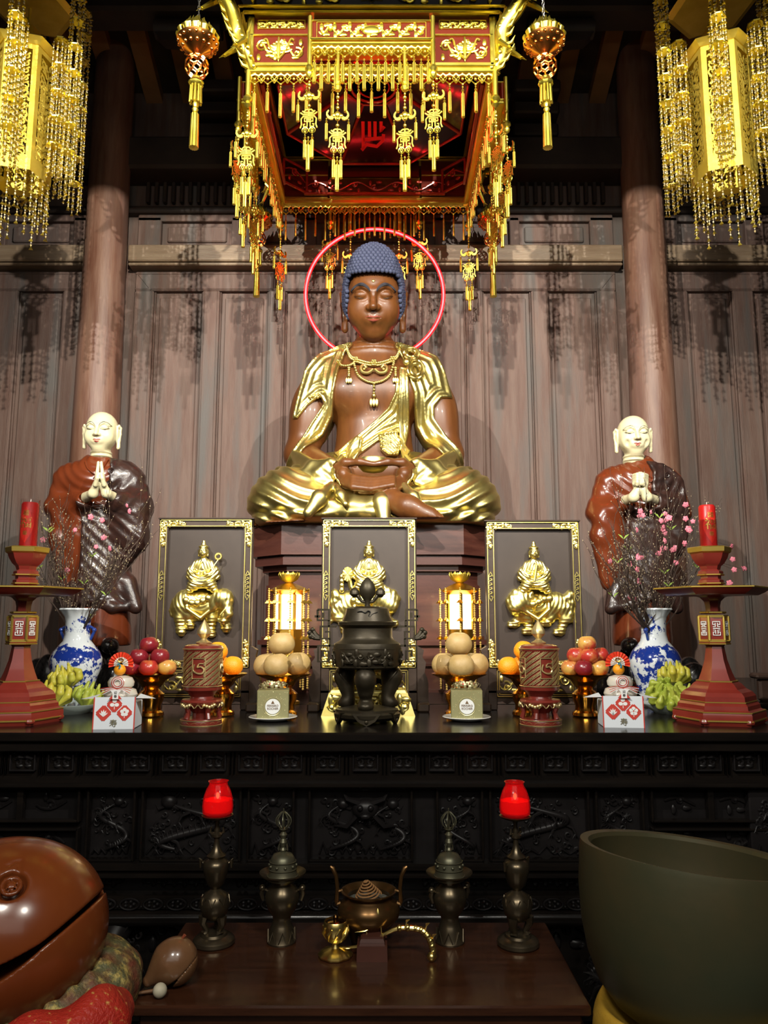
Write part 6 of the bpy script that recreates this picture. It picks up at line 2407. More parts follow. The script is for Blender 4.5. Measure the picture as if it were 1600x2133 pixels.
def make_candle_stand():
    Y = 2.82
    t = thing('candle_stand', 'x', 'candle stand', (0, 0, 0), group='red candle stands at the altar ends')
    zs_ = PP(Y, ZA, [(0, 1509)])[0][1]
    pf = lambda pts: [(r, z - zs_) for r, z in PP(Y, ZA, pts)]
    b = MB()
    rot = pi / 6 - radians(18)
    kk = 1 / cos(pi / 6) * 0.97
    hx = lambda pts: b.lathe([(r * kk, z) for r, z in pf(pts)], 6, rot=rot)
    hx([(78, 1509), (82, 1500), (82, 1488), (80, 1482), (73, 1478), (72, 1470), (67, 1464), (66, 1452), (60, 1444), (50, 1438), (42, 1428), (33, 1422), (27, 1405), (20, 1380), (16, 1352)])
    for i in range(6):
        a = rot + i * pi / 3
        r_ = pf([(74, 1509)])[0][0] * kk
        b.sphere((r_ * cos(a), r_ * sin(a), 0.014), 0.016, 8, 6, (1.2, 1.2, 0.8))
    hx([(16, 1352), (18, 1347), (27, 1345), (27, 1342)])
    hx([(24, 1340), (25, 1338), (25, 1292), (24, 1288)])
    hx([(22, 1284), (13, 1279), (13, 1268), (15, 1258), (22, 1250), (30, 1247), (80, 1246), (92, 1240), (101, 1233), (102, 1229), (96, 1231), (60, 1233), (20, 1232)])
    hx([(19, 1232), (19, 1226), (22, 1221), (22, 1214), (18, 1211), (18, 1206), (22, 1203), (22, 1196), (17, 1192), (19, 1185), (25, 1179), (31, 1168), (34, 1158)])
    lb = b.build('lacquered_body', REDLAC, t, sharp=20)
    b = MB()
    for hw, y, r_ in ((82, 1499, .0035), (81, 1482, .0025), (67, 1463, .0025), (36, 1423, .003), (27, 1346, .003), (26, 1341, .004), (22, 1281, .0035), (102, 1231, .0035), (23, 1221, .003), (23, 1203, .003)):
        rr, z = pf([(hw, y)])[0]
        rr *= kk
        P6 = [(rr * cos(rot + i * pi / 3), rr * sin(rot + i * pi / 3), z) for i in range(6)]
        for i in range(6):
            b.tube([P6[i], P6[(i + 1) % 6]], r_, 6)
        b.build('gold_line', GLINE, lb, sharp=20)
        b = MB()
    for y in (1289, 1339):
        rr, z = pf([(26, y)])[0]
        b.lathe([(rr * kk, z - 0.004), (rr * kk, z + 0.004)], 6, rot=rot)
    rr0, z0_ = pf([(26, 1339)])[0]
    z1_ = pf([(26, 1289)])[0][1]
    for i in range(6):
        a = rot + i * pi / 3
        b.tube([(rr0 * kk * cos(a), rr0 * kk * sin(a), z0_), (rr0 * kk * cos(a), rr0 * kk * sin(a), z1_)], 0.005, 6)
    b.build('gold_cage', GLINE, t, sharp=20)
    b = MB()
    b.lathe([(r * kk, z) for r, z in pf([(34, 1159), (38, 1156), (39, 1147), (36, 1145), (10, 1145)])], 6, rot=rot)
    b.build('gold_plate', GLINE, t, sharp=20)
    for i in range(6):
        a = rot + (i + 0.5) * pi / 3
        ap = rr0 * kk * cos(pi / 6) * 0.985
        b = MB().xf(Matrix.Translation((ap * cos(a), ap * sin(a), (z0_ + z1_) / 2)) @ Matrix.Rotation(a + pi / 2, 4, 'Z'))
        h = 0.024
        sg = []
        for s_ in (-1, 1):
            sg += [[(0, h), (s_ * 0.012, h), (s_ * 0.012, h * .55), (s_ * 0.004, h * .55)], [(s_ * 0.012, 0.006), (s_ * 0.004, 0.006), (s_ * 0.004, h * .8)],
                   [(0, -h), (s_ * 0.012, -h), (s_ * 0.012, -h * .55), (s_ * 0.004, -h * .55)], [(s_ * 0.012, -0.006), (s_ * 0.004, -0.006), (s_ * 0.004, -h * .8)]]
        sg += [[(-0.012, 0), (0.012, 0)]]
        strokes(b, sg, 0.003, -0.003, 0.0)
        b.build('emblem', WHITEP, lb)
    return t


def make_candle(label, loc, hw, h, wrap_h, lean=0.0):
    t = thing('pillar_candle', label, 'candle', loc)
    r = hw
    b = MB()
    b.lathe([(r, 0), (r, h * 0.93), (r * 0.85, h * 0.975), (r * 0.3, h * 0.99), (0, h * 0.985)], 32)
    b.build('wax', CWAX, t)
    b = MB()
    b.tube([(0, 0, h * 0.98), (0.001, 0, h * 1.05)], 0.0015, 6)
    b.build('wick', mat('wick_white', (0.7, 0.65, 0.6), 0.8), t)
    b = MB()
    b.lathe([(r * 1.10, 0.0), (r * 1.10, wrap_h), (r * 1.08, wrap_h), (r * 1.08, 0.0)], 32, cap=False)
    b.build('clear_wrap', CELLO, t)
    # diamond label curved round the wax, gold characters
    b = MB()
    n = 12
    rd_ = r * 1.012
    hh = h * 0.40
    a_w = 0.95
    rows = 10
    V = []
    F = []
    for j in range(rows + 1):
        v = j / rows
        w = a_w * (1 - abs(2 * v - 1) ** 1.6) + 0.02
        for i in range(n + 1):
            a = -pi / 2 + w * (2 * i / n - 1)
            V.append((rd_ * cos(a), rd_ * sin(a), h * 0.47 + hh * (2 * v - 1)))
    for j in range(rows):
        for i in range(n):
            k = j * (n + 1) + i
            F.append((k, k + 1, k + n + 2, k + n + 1))
    b.add(V, F)
    b.build('paper_label', mat('scarlet_paper', (0.75, 0.03, 0.015), 0.4), t)
    gl = mat('gold_print', (0.75, 0.55, 0.12), 0.3, 0.9)
    for txt, zc, sz in (('福', 0.50, 0.045), ('囍', 0.72, 0.022), ('春', 0.28, 0.018)):
        o = text_mesh('gold_character', txt, sz, 0.0006, gl, t)
        me = o.data
        for v in me.vertices:      # wrap round the candle
            a = v.co.x / r
            rr = r * 1.03 + v.co.z
            x, z = rr * sin(a), v.co.y
            v.co = (x, -rr * cos(a), z + h * zc)
        o.rotation_euler = (0, 0, 0)
    return t


cs = make_candle_stand()
cs['label'] = 'tall red and gold hexagonal candle stand at the left end of the altar'
cs.location = (CAM[0] + (37 - 800) / FPX * tdist(1450, 2.82), 2.82, ZA)
cs2 = dup(cs, 'tall red and gold hexagonal candle stand at the right end of the altar', (CAM[0] + (1496 - 800) / FPX * tdist(1450, 2.82), 2.82, ZA), radians(36))
ztop = PP(2.82, ZA, [(0, 1144)])[0][1] - PP(2.82, ZA, [(0, 1509)])[0][1] + ZA
make_candle('red pillar candle in a clear sleeve on the left candle stand', (cs.location[0], 2.82, ztop), 0.030, 0.168, 0.175)
make_candle('red pillar candle with gold characters on the right candle stand', (cs2.location[0], 2.82, ztop), 0.0295, 0.158, 0.10)
bpy.data.objects.remove(bpy.data.objects.get('none'), do_unlink=True) if bpy.data.objects.get('none') else None

# ------------------------------------------------------------------ blue and white vases with blossom branches
PORC = bpy.data.materials.new('blue_white_porcelain')
PORC.use_nodes = True
nt = PORC.node_tree
bs_ = nt.nodes['Principled BSDF']
bs_.inputs['Roughness'].default_value = 0.12
bs_.inputs['Coat Weight'].default_value = 0.6
tc = nt.nodes.new('ShaderNodeTexCoord')
sep = nt.nodes.new('ShaderNodeSeparateXYZ')
nt.links.new(tc.outputs['Object'], sep.inputs[0])
nz = nt.nodes.new('ShaderNodeTexNoise')
nz.inputs['Scale'].default_value = 26
nz.inputs['Detail'].default_value = 6
nz.inputs['Roughness'].default_value = 0.7
nt.links.new(tc.outputs['Object'], nz.inputs['Vector'])
nz2 = nt.nodes.new('ShaderNodeTexVoronoi')
nz2.inputs['Scale'].default_value = 17
nt.links.new(tc.outputs['Object'], nz2.inputs['Vector'])
zr_ = nt.nodes.new('ShaderNodeValToRGB')      # bands by height
mrz = nt.nodes.new('ShaderNodeMapRange')
mrz.inputs['From Max'].default_value = 0.42
nt.links.new(sep.outputs[2], mrz.inputs['Value'])
nt.links.new(mrz.outputs[0], zr_.inputs['Fac'])
cr = zr_.color_ramp
for e_, (p_, v_) in enumerate(((0.0, 0.54), (0.30, 0.57), (0.46, 0.53), (0.50, 0.66), (0.60, 0.60), (0.65, 0.42), (0.74, 0.54), (0.90, 0.54), (0.95, 0.28), (1.0, 0.25))):
    if e_ < 2:
        cr.elements[e_].position = p_
    else:
        cr.elements.new(p_)
for e_, (p_, v_) in enumerate(((0.0, 0.54), (0.30, 0.57), (0.46, 0.53), (0.50, 0.66), (0.60, 0.60), (0.65, 0.42), (0.74, 0.54), (0.90, 0.54), (0.95, 0.28), (1.0, 0.25))):
    cr.elements[e_].position = p_
    cr.elements[e_].color = (v_, v_, v_, 1)
mth = nt.nodes.new('ShaderNodeMath')
mth.operation = 'SUBTRACT'
nt.links.new(zr_.outputs[0], mth.inputs[0])
nt.links.new(nz.outputs['Fac'], mth.inputs[1])
mt2 = nt.nodes.new('ShaderNodeMath')
mt2.operation = 'MULTIPLY_ADD'
nt.links.new(nz2.outputs['Distance'], mt2.inputs[0])
mt2.inputs[1].default_value = -0.10
nt.links.new(mth.outputs[0], mt2.inputs[2])
c2 = nt.nodes.new('ShaderNodeValToRGB')
c2.color_ramp.elements[0].position = 0.0
c2.color_ramp.elements[0].color = (0.62, 0.66, 0.68, 1)
c2.color_ramp.elements[1].position = 0.035
c2.color_ramp.elements[1].color = (0.010, 0.030, 0.22, 1)
nt.links.new(mt2.outputs[0], c2.inputs['Fac'])
nt.links.new(c2.outputs[0], bs_.inputs['Base Color'])

BARK = mat('bark', (0.035, 0.020, 0.014), 0.8, col2=(0.065, 0.042, 0.03), nscale=40)
PINK = mat('pink_petal', (0.60, 0.12, 0.18), 0.6, col2=(0.70, 0.24, 0.30), nscale=60, sss=0.1)
BUD = mat('pale_bud', (0.26, 0.20, 0.12), 0.7)
LEAFY = mat('young_leaf', (0.25, 0.36, 0.06), 0.5)


def make_vase():
    Y = 3.3
    t = thing('porcelain_vase', 'x', 'vase', (0, 0, 0), group='blue and white vases')
    pf = PP(Y, ZA, [(26, 1478), (30, 1474), (34, 1450), (43, 1420), (52, 1392), (52, 1376), (46, 1362), (36, 1350), (28, 1340), (25, 1326), (25, 1300), (27, 1290), (34, 1279), (38, 1275), (37, 1272), (33, 1277), (24, 1290), (22, 1326), (22, 1345)])
    zmin = pf[0][1]
    pf = [(r, z - zmin) for r, z in pf]
    b = MB()
    ztop_ = pf[13][1]
    def md(th, tt, r):
        return r * (1 + (0.03 * cos(10 * th) if 11 / 18 < tt < 15.5 / 18 else 0))
    b.lathe(pf, 60, mod=md)
    b.build('vase_body', PORC, t)
    for s_ in (-1, 1):
        b = MB()
        hd = cr_spline([(s_ * 0.050, 0, ztop_ - 0.07), (s_ * 0.070, 0, ztop_ - 0.085), (s_ * 0.062, 0, ztop_ - 0.11), (s_ * 0.056, 0, ztop_ - 0.125)], 5)
        b.tube(hd, 0.006, 7)
        b.sphere(hd[5], 0.010, 8, 6)
        b.build('lizard_handle', mat('blue_glaze', (0.02, 0.05, 0.25), 0.15, coat=0.6), t)
    return t, ztop_


vs, vz = make_vase()
vs['label'] = 'blue and white porcelain vase of branches beside the left candle stand'
vs.location = (CAM[0] + (157 - 800) / FPX * tdist(1400, 3.3), 3.3, ZA)
vs2 = dup(vs, 'blue and white porcelain vase of branches beside the right candle stand', (CAM[0] + (1366 - 800) / FPX * tdist(1400, 3.3), 3.3, ZA), 0.8)


def make_branches(label, loc, seed, n_main, flowers, sgn, spread=1.0, fpx=None):
    t = thing('blossom_branches', label, 'branches', loc)
    rd = random.Random(seed)
    b = MB()
    buds = MB()
    tips = []

    def grow(p, d, L, r, depth):
        pts = [Vector(p)]
        d = Vector(d).normalized()
        n = 7
        for k in range(n):
            d = (d + Vector((rd.uniform(-.13, .13), rd.uniform(-.13, .13), rd.uniform(-.02, .16)))).normalized()
            pts.append(pts[-1] + d * L / n)
        b.tube(pts, [max(0.0007, r * (1 - 0.75 * k / n)) for k in range(n + 1)], 5)
        for k in range(1, n + 1):
            tips.append(pts[k])
            if depth and rd.random() < (0.8 if depth > 1 else 0.65):
                dd = (d + Vector((rd.uniform(-.7, .7), rd.uniform(-.5, .5), rd.uniform(-.1, .5)))).normalized()
                grow(pts[k], dd, L * rd.uniform(.3, .6), r * 0.5, depth - 1)
        if depth < 2:
            for k in range(2):
                q = rd.randrange(2, n + 1)
                a = rd.random()
                c = pts[q - 1].lerp(pts[q], a)
                buds.sphere(c + Vector((rd.uniform(-.002, .002), -0.001, 0)), rd.uniform(0.0014, 0.0026), 5, 4, (1, 1, 1.4))
    for k in range(n_main):
        a = rd.uniform(-1, 1) * spread
        lean_y = rd.uniform(-.35, .2) - 0.65 * max(0, -sgn * a)
        L = rd.uniform(0.22, 0.36) * (1 - 0.30 * abs(a)) * (1.15 if abs(a) < .5 else 1.0)
        grow((a * 0.02, lean_y * 0.03, -0.10), (a * 1.15, lean_y, 1.0 - 0.35 * abs(a)), L + 0.10, rd.uniform(0.0035, 0.006), 2)
    b.build('branch', BARK, t)
    o = buds.build('bud', BUD, t)
    o['kind'] = 'stuff'
    b.v, b.f = [], []
    fl = MB()
    for k in range(1):
        for i in range(11):
            a = i * 1.257 + (0.6 if i > 4 else 0)
            r_ = (0.0085, 0.0055)[i > 4] if i < 10 else 0
            fl.sphere((r_ * cos(a), -0.001 - 0.0028 * (i > 4) - 0.35 * r_, r_ * sin(a)), 0.0054, 8, 5, (1, .35, 1))
        fl.sphere((0, -0.007, 0), 0.002, 6, 4)
    fo = fl.build('blossom', PINK, t)
    first = True
    spots = []
    if fpx:
        for (px, py) in fpx:
            q = W(px, py, loc[1] - 0.02)
            tgt = Vector((q[0] - loc[0], 0, q[2] - loc[2]))
            best = min(tips, key=lambda p: (Vector((p.x, 0, p.z)) - tgt).length)
            pt = Vector((tgt.x, best.y, tgt.z))
            if (Vector((best.x, 0, best.z)) - tgt).length > 0.004:
                b2 = MB()
                b2.tube([best, (best + pt) / 2 + Vector((0, 0.004, -0.004)), pt], [0.0014, 0.0012, 0.0008], 5)
                o2 = b2.build('twig', BARK, t)
            spots.append(pt)
    for p in spots:
        m_ = rd.choice((1, 1, 2))
        for j in range(m_):
            pp = p + Vector((rd.uniform(-.008, .008), -0.004 - 0.004 * j, rd.uniform(-.008, .008))) * (1 if j else 0.2)
            if first:
                o = fo
                first = False
            else:
                o = fo.copy()
                COL.objects.link(o)
                o.parent = t
            o.location = pp
            o.rotation_euler = (rd.uniform(-.6, .6), rd.uniform(0, 6), rd.uniform(-.8, .8))
            o.scale = (rd.uniform(0.75, 1.08),) * 3
    lf = MB()
    for k in range(9):
        p = rd.choice(tips)
        for s_ in (-1, 1):
            lf.tube([p, p + Vector((s_ * 0.010, -.002, 0.012)), p + Vector((s_ * 0.022, -.004, 0.02))], [0.001, 0.004, 0.0006], 6, flat=0.25, up=(0, 1, 0))
    lf.build('leaf', LEAFY, t)['kind'] = 'stuff'
    return t


BRL = [(181, 1074), (262, 1052), (268, 1064), (163, 1106), (219, 1121), (188, 1135), (90, 1125), (236, 1144), (134, 1186), (198, 1078)]
BRR = [(1321, 1070), (1318, 1083), (1326, 1078), (1372, 1060), (1397, 1078), (1395, 1066), (1423, 1054), (1424, 1082), (1432, 1090), (1428, 1104), (1357, 1092), (1353, 1107), (1361, 1091), (1388, 1100), (1393, 1108), (1321, 1106),
       (1361, 1134), (1364, 1154), (1408, 1140), (1402, 1146), (1421, 1134), (1396, 1140), (1330, 1164), (1308, 1163), (1311, 1176), (1408, 1172), (1309, 1190), (1252, 1174), (1322, 1212), (1318, 1250), (1312, 1243), (1461, 1182), (1519, 1166), (1521, 1188), (1538, 1186), (1524, 1214), (1512, 1140), (1320, 1252)]
make_branches('bundle of bare budding branches with few pink blossoms in the left vase', (vs.location[0], 3.3, ZA + vz), 4, 17, 10, -1, 1.0, BRL)
make_branches('bundle of budding branches with many pink blossoms in the right vase', (vs2.location[0], 3.3, ZA + vz), 9, 18, 30, 1, 1.0, BRR)

# ------------------------------------------------------------------ lacquer gold compotes
COMPG = mat('amber_gold_lacquer', (0.70, 0.30, 0.03), 0.18, 1.0, col2=(0.80, 0.40, 0.06), nscale=4)


def make_compote():
    t = thing('compote', 'x', 'fruit stand', (0, 0, 0), group='gold lacquer fruit stands')
    Y = 2.98
    pf = PP(Y, ZA, [(26, 1497), (28, 1494), (27, 1488), (22, 1484), (21, 1474), (26, 1462), (27, 1450), (20, 1443), (15, 1440), (19, 1436), (24, 1430), (26, 1426), (32, 1420), (50, 1411), (52, 1408), (50, 1408), (20, 1412), (0, 1413)])
    zmin = pf[0][1]
    b = MB()
    b.lathe([(r, z - zmin) for r, z in pf], 40)
    b.build('bowl_and_foot', COMPG, t)
    return t, pf[14][1] - zmin, pf[14][0]


cp, cph, cpr = make_compote()
comps = [(315, 'gold lacquer fruit stand holding apples, left side of the altar', 2.98), (1219, 'gold lacquer fruit stand holding apples, right side of the altar', 2.98),
         (462, 'gold lacquer fruit stand holding oranges behind the left incense drum', 3.0), (1094, 'gold lacquer fruit stand holding oranges behind the right incense drum', 3.0),
         (590, 'gold lacquer fruit stand holding pears, left of the bronze burner', 3.0), (957, 'gold lacquer fruit stand holding pears, right of the bronze burner', 3.0)]
CPOS = []
for i, (px, lab, yy) in enumerate(comps):
    X = CAM[0] + (px - 800) / FPX * tdist(1440, yy)
    CPOS.append((X, yy))
    if i == 0:
        cp['label'] = lab
        cp.location = (X, yy, ZA)
    else:
        o = dup(cp, lab, (X, yy, ZA))
    sc = (1, 1, 1, 1, 1.12, 1.12)[i]
    if i >= 4:
        o.scale = (sc, sc, 1)

APR = mat('red_apple', (0.42, 0.030, 0.022), 0.3, col2=(0.62, 0.30, 0.06), nscale=14, ramp=(0.48, 0.72), coat=0.3)
APD = mat('dark_red_apple', (0.20, 0.012, 0.020), 0.28, col2=(0.34, 0.05, 0.02), nscale=14, ramp=(0.5, 0.75), coat=0.3)
APY = mat('yellow_red_apple', (0.60, 0.36, 0.08), 0.3, col2=(0.45, 0.05, 0.03), nscale=10, ramp=(0.42, 0.60), coat=0.3)
ORG = mat('orange_peel', (0.85, 0.33, 0.012), 0.42, bump=0.25, bscale=220)
PEAR = mat('tan_pear', (0.38, 0.25, 0.09), 0.5, col2=(0.45, 0.31, 0.13), nscale=30, bump=0.06, bscale=200)
STEM = mat('fruit_stem', (0.12, 0.08, 0.04), 0.7)


def fruit_proto(name, cat, m, R, dimple, group, sq=0.9, stem=True):
    t = thing(name, 'x', cat, (0, 0, 0), group=group)
    b = MB()
    pr = []
    for k in range(21):
        a = pi * k / 20
        rr = R * sin(a)
        z = -R * sq * cos(a)
        dd = dimple * R * (math.exp(-((pi - a) / 0.42) ** 2) - 0.0) + 0.4 * dimple * R * math.exp(-(a / 0.35) ** 2) * -1
        pr.append((max(rr * (1 + 0.04 * sin(2 * a)), 1e-5), z - dd + R * sq))
    b.lathe(pr, 28, mod=lambda th, tt, r: r * (1 + 0.012 * cos(5 * th)))
    b.build('flesh', m, t)
    if stem:
        b = MB()
        zt = pr[-1][1]
        b.tube([(0, 0, zt - 0.002), (0.001, 0, zt + R * 0.25), (0.003, 0, zt + R * 0.42)], [0.0012, 0.0014, 0.0018], 6)
        b.build('stem', STEM, t)
    bpy.context.view_layer.update()
    return t


def place_fruits(protos, spots, group):
    """spots: (px, py, Y, radius px, proto index, label)"""
    used_ = set()
    for (px, py, Y, k, lab) in spots:
        pr, R, sq = protos[k]
        q = W(px, py, Y)
        loc = (q[0], Y, q[2] - R * sq)
        if k in used_:
            o = dup(pr, lab, loc, random.uniform(0, 6))
        else:
            used_.add(k)
            o = pr
            o['label'] = lab
            o.location = loc
        o.rotation_euler = (random.uniform(-.15, .15), random.uniform(-.15, .15), random.uniform(0, 6))


ya = 2.98
ar = fruit_proto('apple', 'fruit', APR, 0.0355, 0.25, 'apples piled on the fruit stands')
ad = fruit_proto('apple', 'fruit', APD, 0.0355, 0.25, 'apples piled on the fruit stands')
ay = fruit_proto('apple', 'fruit', APY, 0.0355, 0.25, 'apples piled on the fruit stands')
P_ = [(ar, 0.0355, .9), (ad, 0.0355, .9), (ay, 0.0355, .9)]
place_fruits(P_, [
    (313, 1342, ya, 1, 'red apple on top of the left apple pile'),
    (291, 1366, ya - 0.01, 1, 'dark plum-red apple at left in the middle layer of the left apple pile'),
    (333, 1366, ya - 0.01, 1, 'dark red apple at right in the middle layer of the left apple pile'),
    (312, 1364, ya + 0.045, 0, 'red apple at the back of the middle layer, left apple pile'),
    (276, 1389, ya - 0.01, 1, 'dark apple at the left end of the bottom layer, left apple pile, behind the fan'),
    (309, 1390, ya - 0.05, 0, 'red apple in the front of the bottom layer, left apple pile'),
    (346, 1389, ya - 0.01, 2, 'yellow and red apple at the right end of the bottom layer, left apple pile'),
    (297, 1388, ya + 0.05, 0, 'red apple at the back left of the bottom layer, left apple pile'),
    (332, 1388, ya + 0.05, 0, 'red apple at the back right of the bottom layer, left apple pile'),
    (1224, 1340, ya, 2, 'streaked red apple on top of the right apple pile'),
    (1201, 1364, ya - 0.005, 0, 'red apple at left in the middle layer of the right apple pile'),
    (1229, 1366, ya - 0.03, 0, 'red apple at centre in the middle layer of the right apple pile'),
    (1252, 1364, ya + 0.03, 0, 'red apple at right in the middle layer of the right apple pile'),
    (1187, 1390, ya - 0.005, 2, 'yellow-green apple at the left end of the bottom layer, right apple pile'),
    (1214, 1391, ya - 0.05, 1, 'dark red apple in the front of the bottom layer, right apple pile'),
    (1251, 1391, ya - 0.03, 2, 'yellow and red apple at the right end of the bottom layer, right apple pile'),
    (1206, 1388, ya + 0.05, 0, 'red apple at the back left of the bottom layer, right apple pile'),
    (1236, 1388, ya + 0.05, 0, 'red apple at the back right of the bottom layer, right apple pile')], None)
og = fruit_proto('orange', 'fruit', ORG, 0.0385, 0.06, 'oranges piled behind the incense drums', 0.95, False)
yo = 3.0
place_fruits([(og, 0.0385, .95)], [
    (453, 1356, yo, 0, 'orange on top of the left orange pile'), (483, 1386, yo - 0.01, 0, 'orange at the right of the left orange pile'),
    (438, 1386, yo - 0.005, 0, 'orange at the left of the left orange pile, behind the drum'), (459, 1385, yo + 0.06, 0, 'orange at the back of the left orange pile'),
    (1089, 1354, yo, 0, 'orange on top of the right orange pile'), (1060, 1387, yo - 0.01, 0, 'orange at the left of the right orange pile'),
    (1105, 1387, yo - 0.01, 0, 'orange at the right of the right orange pile, behind the drum'), (1085, 1386, yo + 0.06, 0, 'orange at the back of the right orange pile')], None)
pg_ = fruit_proto('pear', 'fruit', PEAR, 0.051, 0.16, 'round pears piled beside the burner', 0.92, False)
place_fruits([(pg_, 0.051, .92)], [
    (588, 1340, yo, 0, 'round tan pear on top of the left pear pile'), (560, 1384, yo + 0.01, 0, 'round tan pear at the left of the left pear pile'),
    (580, 1385, yo - 0.07, 0, 'round tan pear in the front of the left pear pile'), (621, 1382, yo + 0.0, 0, 'round tan pear at the right of the left pear pile'),
    (955, 1340, yo, 0, 'round tan pear on top of the right pear pile'), (927, 1383, yo + 0.01, 0, 'round tan pear at the left of the right pear pile'),
    (961, 1386, yo - 0.07, 0, 'round tan pear in the front of the right pear pile'), (990, 1383, yo + 0.01, 0, 'round tan pear at the right of the right pear pile')], None)

# ------------------------------------------------------------------ red and gold incense drums
DRUMR = mat('drum_lacquer', (0.16, 0.022, 0.014), 0.28, coat=0.4)
PGOLD = mat('pale_fret_gold', (0.72, 0.56, 0.26), 0.38, 0.85)


def make_drum():
    Y = 2.75
    t = thing('incense_drum', 'x', 'incense holder', (0, 0, 0), group='pierced incense drums')
    pf_ = lambda pts: PP(Y, ZA, pts)
    zmin = pf_([(0, 1517)])[0][1]
    pf = lambda pts: [(r, z - zmin) for r, z in pf_(pts)]
    b = MB()
    b.lathe(pf([(42, 1517), (43, 1514), (42, 1506), (40, 1503), (0, 1503)]), 40)
    b.lathe(pf([(18, 1503), (18, 1492), (28, 1482), (40, 1474), (43, 1468), (40, 1464), (25, 1462), (24, 1458), (30, 1450), (40, 1444), (41, 1434), (0, 1434)]), 40)
    b.lathe(pf([(38, 1434), (38, 1362), (0, 1362)]), 40)
    b.lathe(pf([(40, 1364), (41, 1358), (38, 1353), (30, 1350), (12, 1349), (0, 1349)]), 40)
    for i in range(5):
        a = -pi / 2 + 0.6 + i * 2 * pi / 5
        r0, z0 = pf([(38, 1474)])[0]
        r1, z1 = pf([(34, 1490)])[0]
        r2, z2 = pf([(38, 1503)])[0]
        b.tube([(r0 * cos(a), r0 * sin(a), z0), (r1 * cos(a), r1 * sin(a), z1), (r2 * cos(a), r2 * sin(a), z2)], [0.013, 0.008, 0.009], 8)
    b.build('lacquer_body', DRUMR, t)
    b = MB()
    r = pf([(38.6, 1400)])[0][0]
    z0, z1 = pf([(0, 1433)])[0][1], pf([(0, 1364)])[0][1]
    tmp = MB()
    circ = 2 * pi * r
    n = 15
    stp = circ / n / 2
    nz_ = 12
    H_ = z1 - z0
    for i in range(2 * n):
        for j in range(nz_):
            x = (i + 0.5) * stp
            z = (j + 0.5) * H_ / nz_
            ph = (x / circ * 4) % 1
            if 0.28 < ph < 0.72 and 0.2 < z / H_ < 0.8:
                continue
            hz = H_ / nz_ * 0.5
            hx = stp * 0.5
            if (i + j) % 2:
                strokes(tmp, [[(x - hx, z - hz), (x + hx, z + hz * .9)], [(x - hx * .2, z - hz), (x + hx * .9, z)]], 0.0022, -0.0022, 0.0)
            else:
                strokes(tmp, [[(x - hx, z - hz), (x + hx, z + hz)], [(x - hx, z), (x, z + hz)]], 0.0022, -0.0022, 0.0)
    for w in range(4):
        x0, x1 = circ * (w + 0.28) / 4, circ * (w + 0.72) / 4
        za_, zb_ = H_ * 0.2, H_ * 0.8
        for q0, q1 in (((x0, za_), (x1, za_)), ((x0, zb_), (x1, zb_)), ((x0, za_), (x0, zb_)), ((x1, za_), (x1, zb_))):
            tmp.tube([(q0[0] + (q1[0] - q0[0]) * k / 6, -0.001, q0[1] + (q1[1] - q0[1]) * k / 6) for k in range(7)], 0.002, 5)
        xc, zc = (x0 + x1) / 2, (za_ + zb_) / 2
        sp = cr_spline([(xc - 0.014, zc + 0.014), (xc - 0.018, zc - 0.006), (xc - 0.004, zc - 0.016), (xc + 0.012, zc - 0.016), (xc + 0.018, zc - 0.004), (xc + 0.008, zc + 0.006), (xc - 0.004, zc + 0.004), (xc + 0.002, zc + 0.016), (xc + 0.016, zc + 0.016)], 4)
        tmp.tube([(a, -0.003, c_) for a, c_ in sp], [0.0036 - 0.0018 * abs(2 * k / len(sp) - 0.8) for k in range(len(sp))], 6)
    for v in tmp.v:
        a = v.x / r - pi / 2 - pi / 4
        rr = r - v.y
        zc = v.z
        v.x, v.y, v.z = rr * cos(a), rr * sin(a), z0 + zc
    b.add(tmp.v, tmp.f)
    b.build('fretwork', PGOLD, t)
    b = MB()
    for hw, y in ((42.5, 1516), (42.5, 1506), (41.5, 1359), (41, 1436)):
        rr, z = pf([(hw, y)])[0]
        b.tube([(rr * cos(a), rr * sin(a), z) for a in np.linspace(0, 2 * pi, 40, endpoint=False)], 0.0018, 5, closed=True)
    rr, z = pf([(42, 1511)])[0]
    b.tube([(rr * cos(a), rr * sin(a), z + 0.003 * sin(a * 14)) for a in np.linspace(0, 2 * pi, 120, endpoint=False)], 0.0014, 4, closed=True)
    for i in range(5):
        a = -pi / 2 + 0.6 + i * 2 * pi / 5
        rr, z = pf([(42, 1470)])[0]
        for q in range(-2, 3):
            b.sphere((rr * cos(a + q * .13), rr * sin(a + q * .13), z - 0.012 + abs(q) * 0.003), 0.0065, 7, 5)
        b.tube([(rr * cos(a + q), rr * sin(a + q), z - 0.010 + 0.006 * cos(q * 18)) for q in np.linspace(0.1, 1.15, 14)], 0.002, 5)
    b.build('gold_ornament', PGOLD, t)
    b = MB()
    b.lathe(pf([(14, 1350), (16, 1346), (8, 1342), (5, 1338), (9, 1334), (14, 1328), (14, 1322), (12, 1318), (9, 1312), (4, 1304), (0, 1298)]), 24, mod=lambda th, tt, r: r * (1 + 0.05 * cos(6 * th)))
    b.build('flame_finial', PGOLD, t)
    return t


dr = make_drum()
dr['label'] = 'pierced red and gold incense drum with flame finial in front of the left relief panel'
dr.location = (CAM[0] + (420 - 800) / FPX * tdist(1480, 2.75), 2.75, ZA)
dup(dr, 'pierced red and gold incense drum with flame finial in front of the right relief panel', (CAM[0] + (1126 - 800) / FPX * tdist(1480, 2.75), 2.75, ZA), 0.22)

# ------------------------------------------------------------------ glowing hexagonal table lanterns
WARMG = mat('lit_lantern_glass', (1, 0.9, 0.7), 0.4, emit=(1.0, 0.78, 0.42), estr=9.0)
BEADG = mat('amber_bead', (0.80, 0.55, 0.15), 0.1, 0.4, coat=0.5)


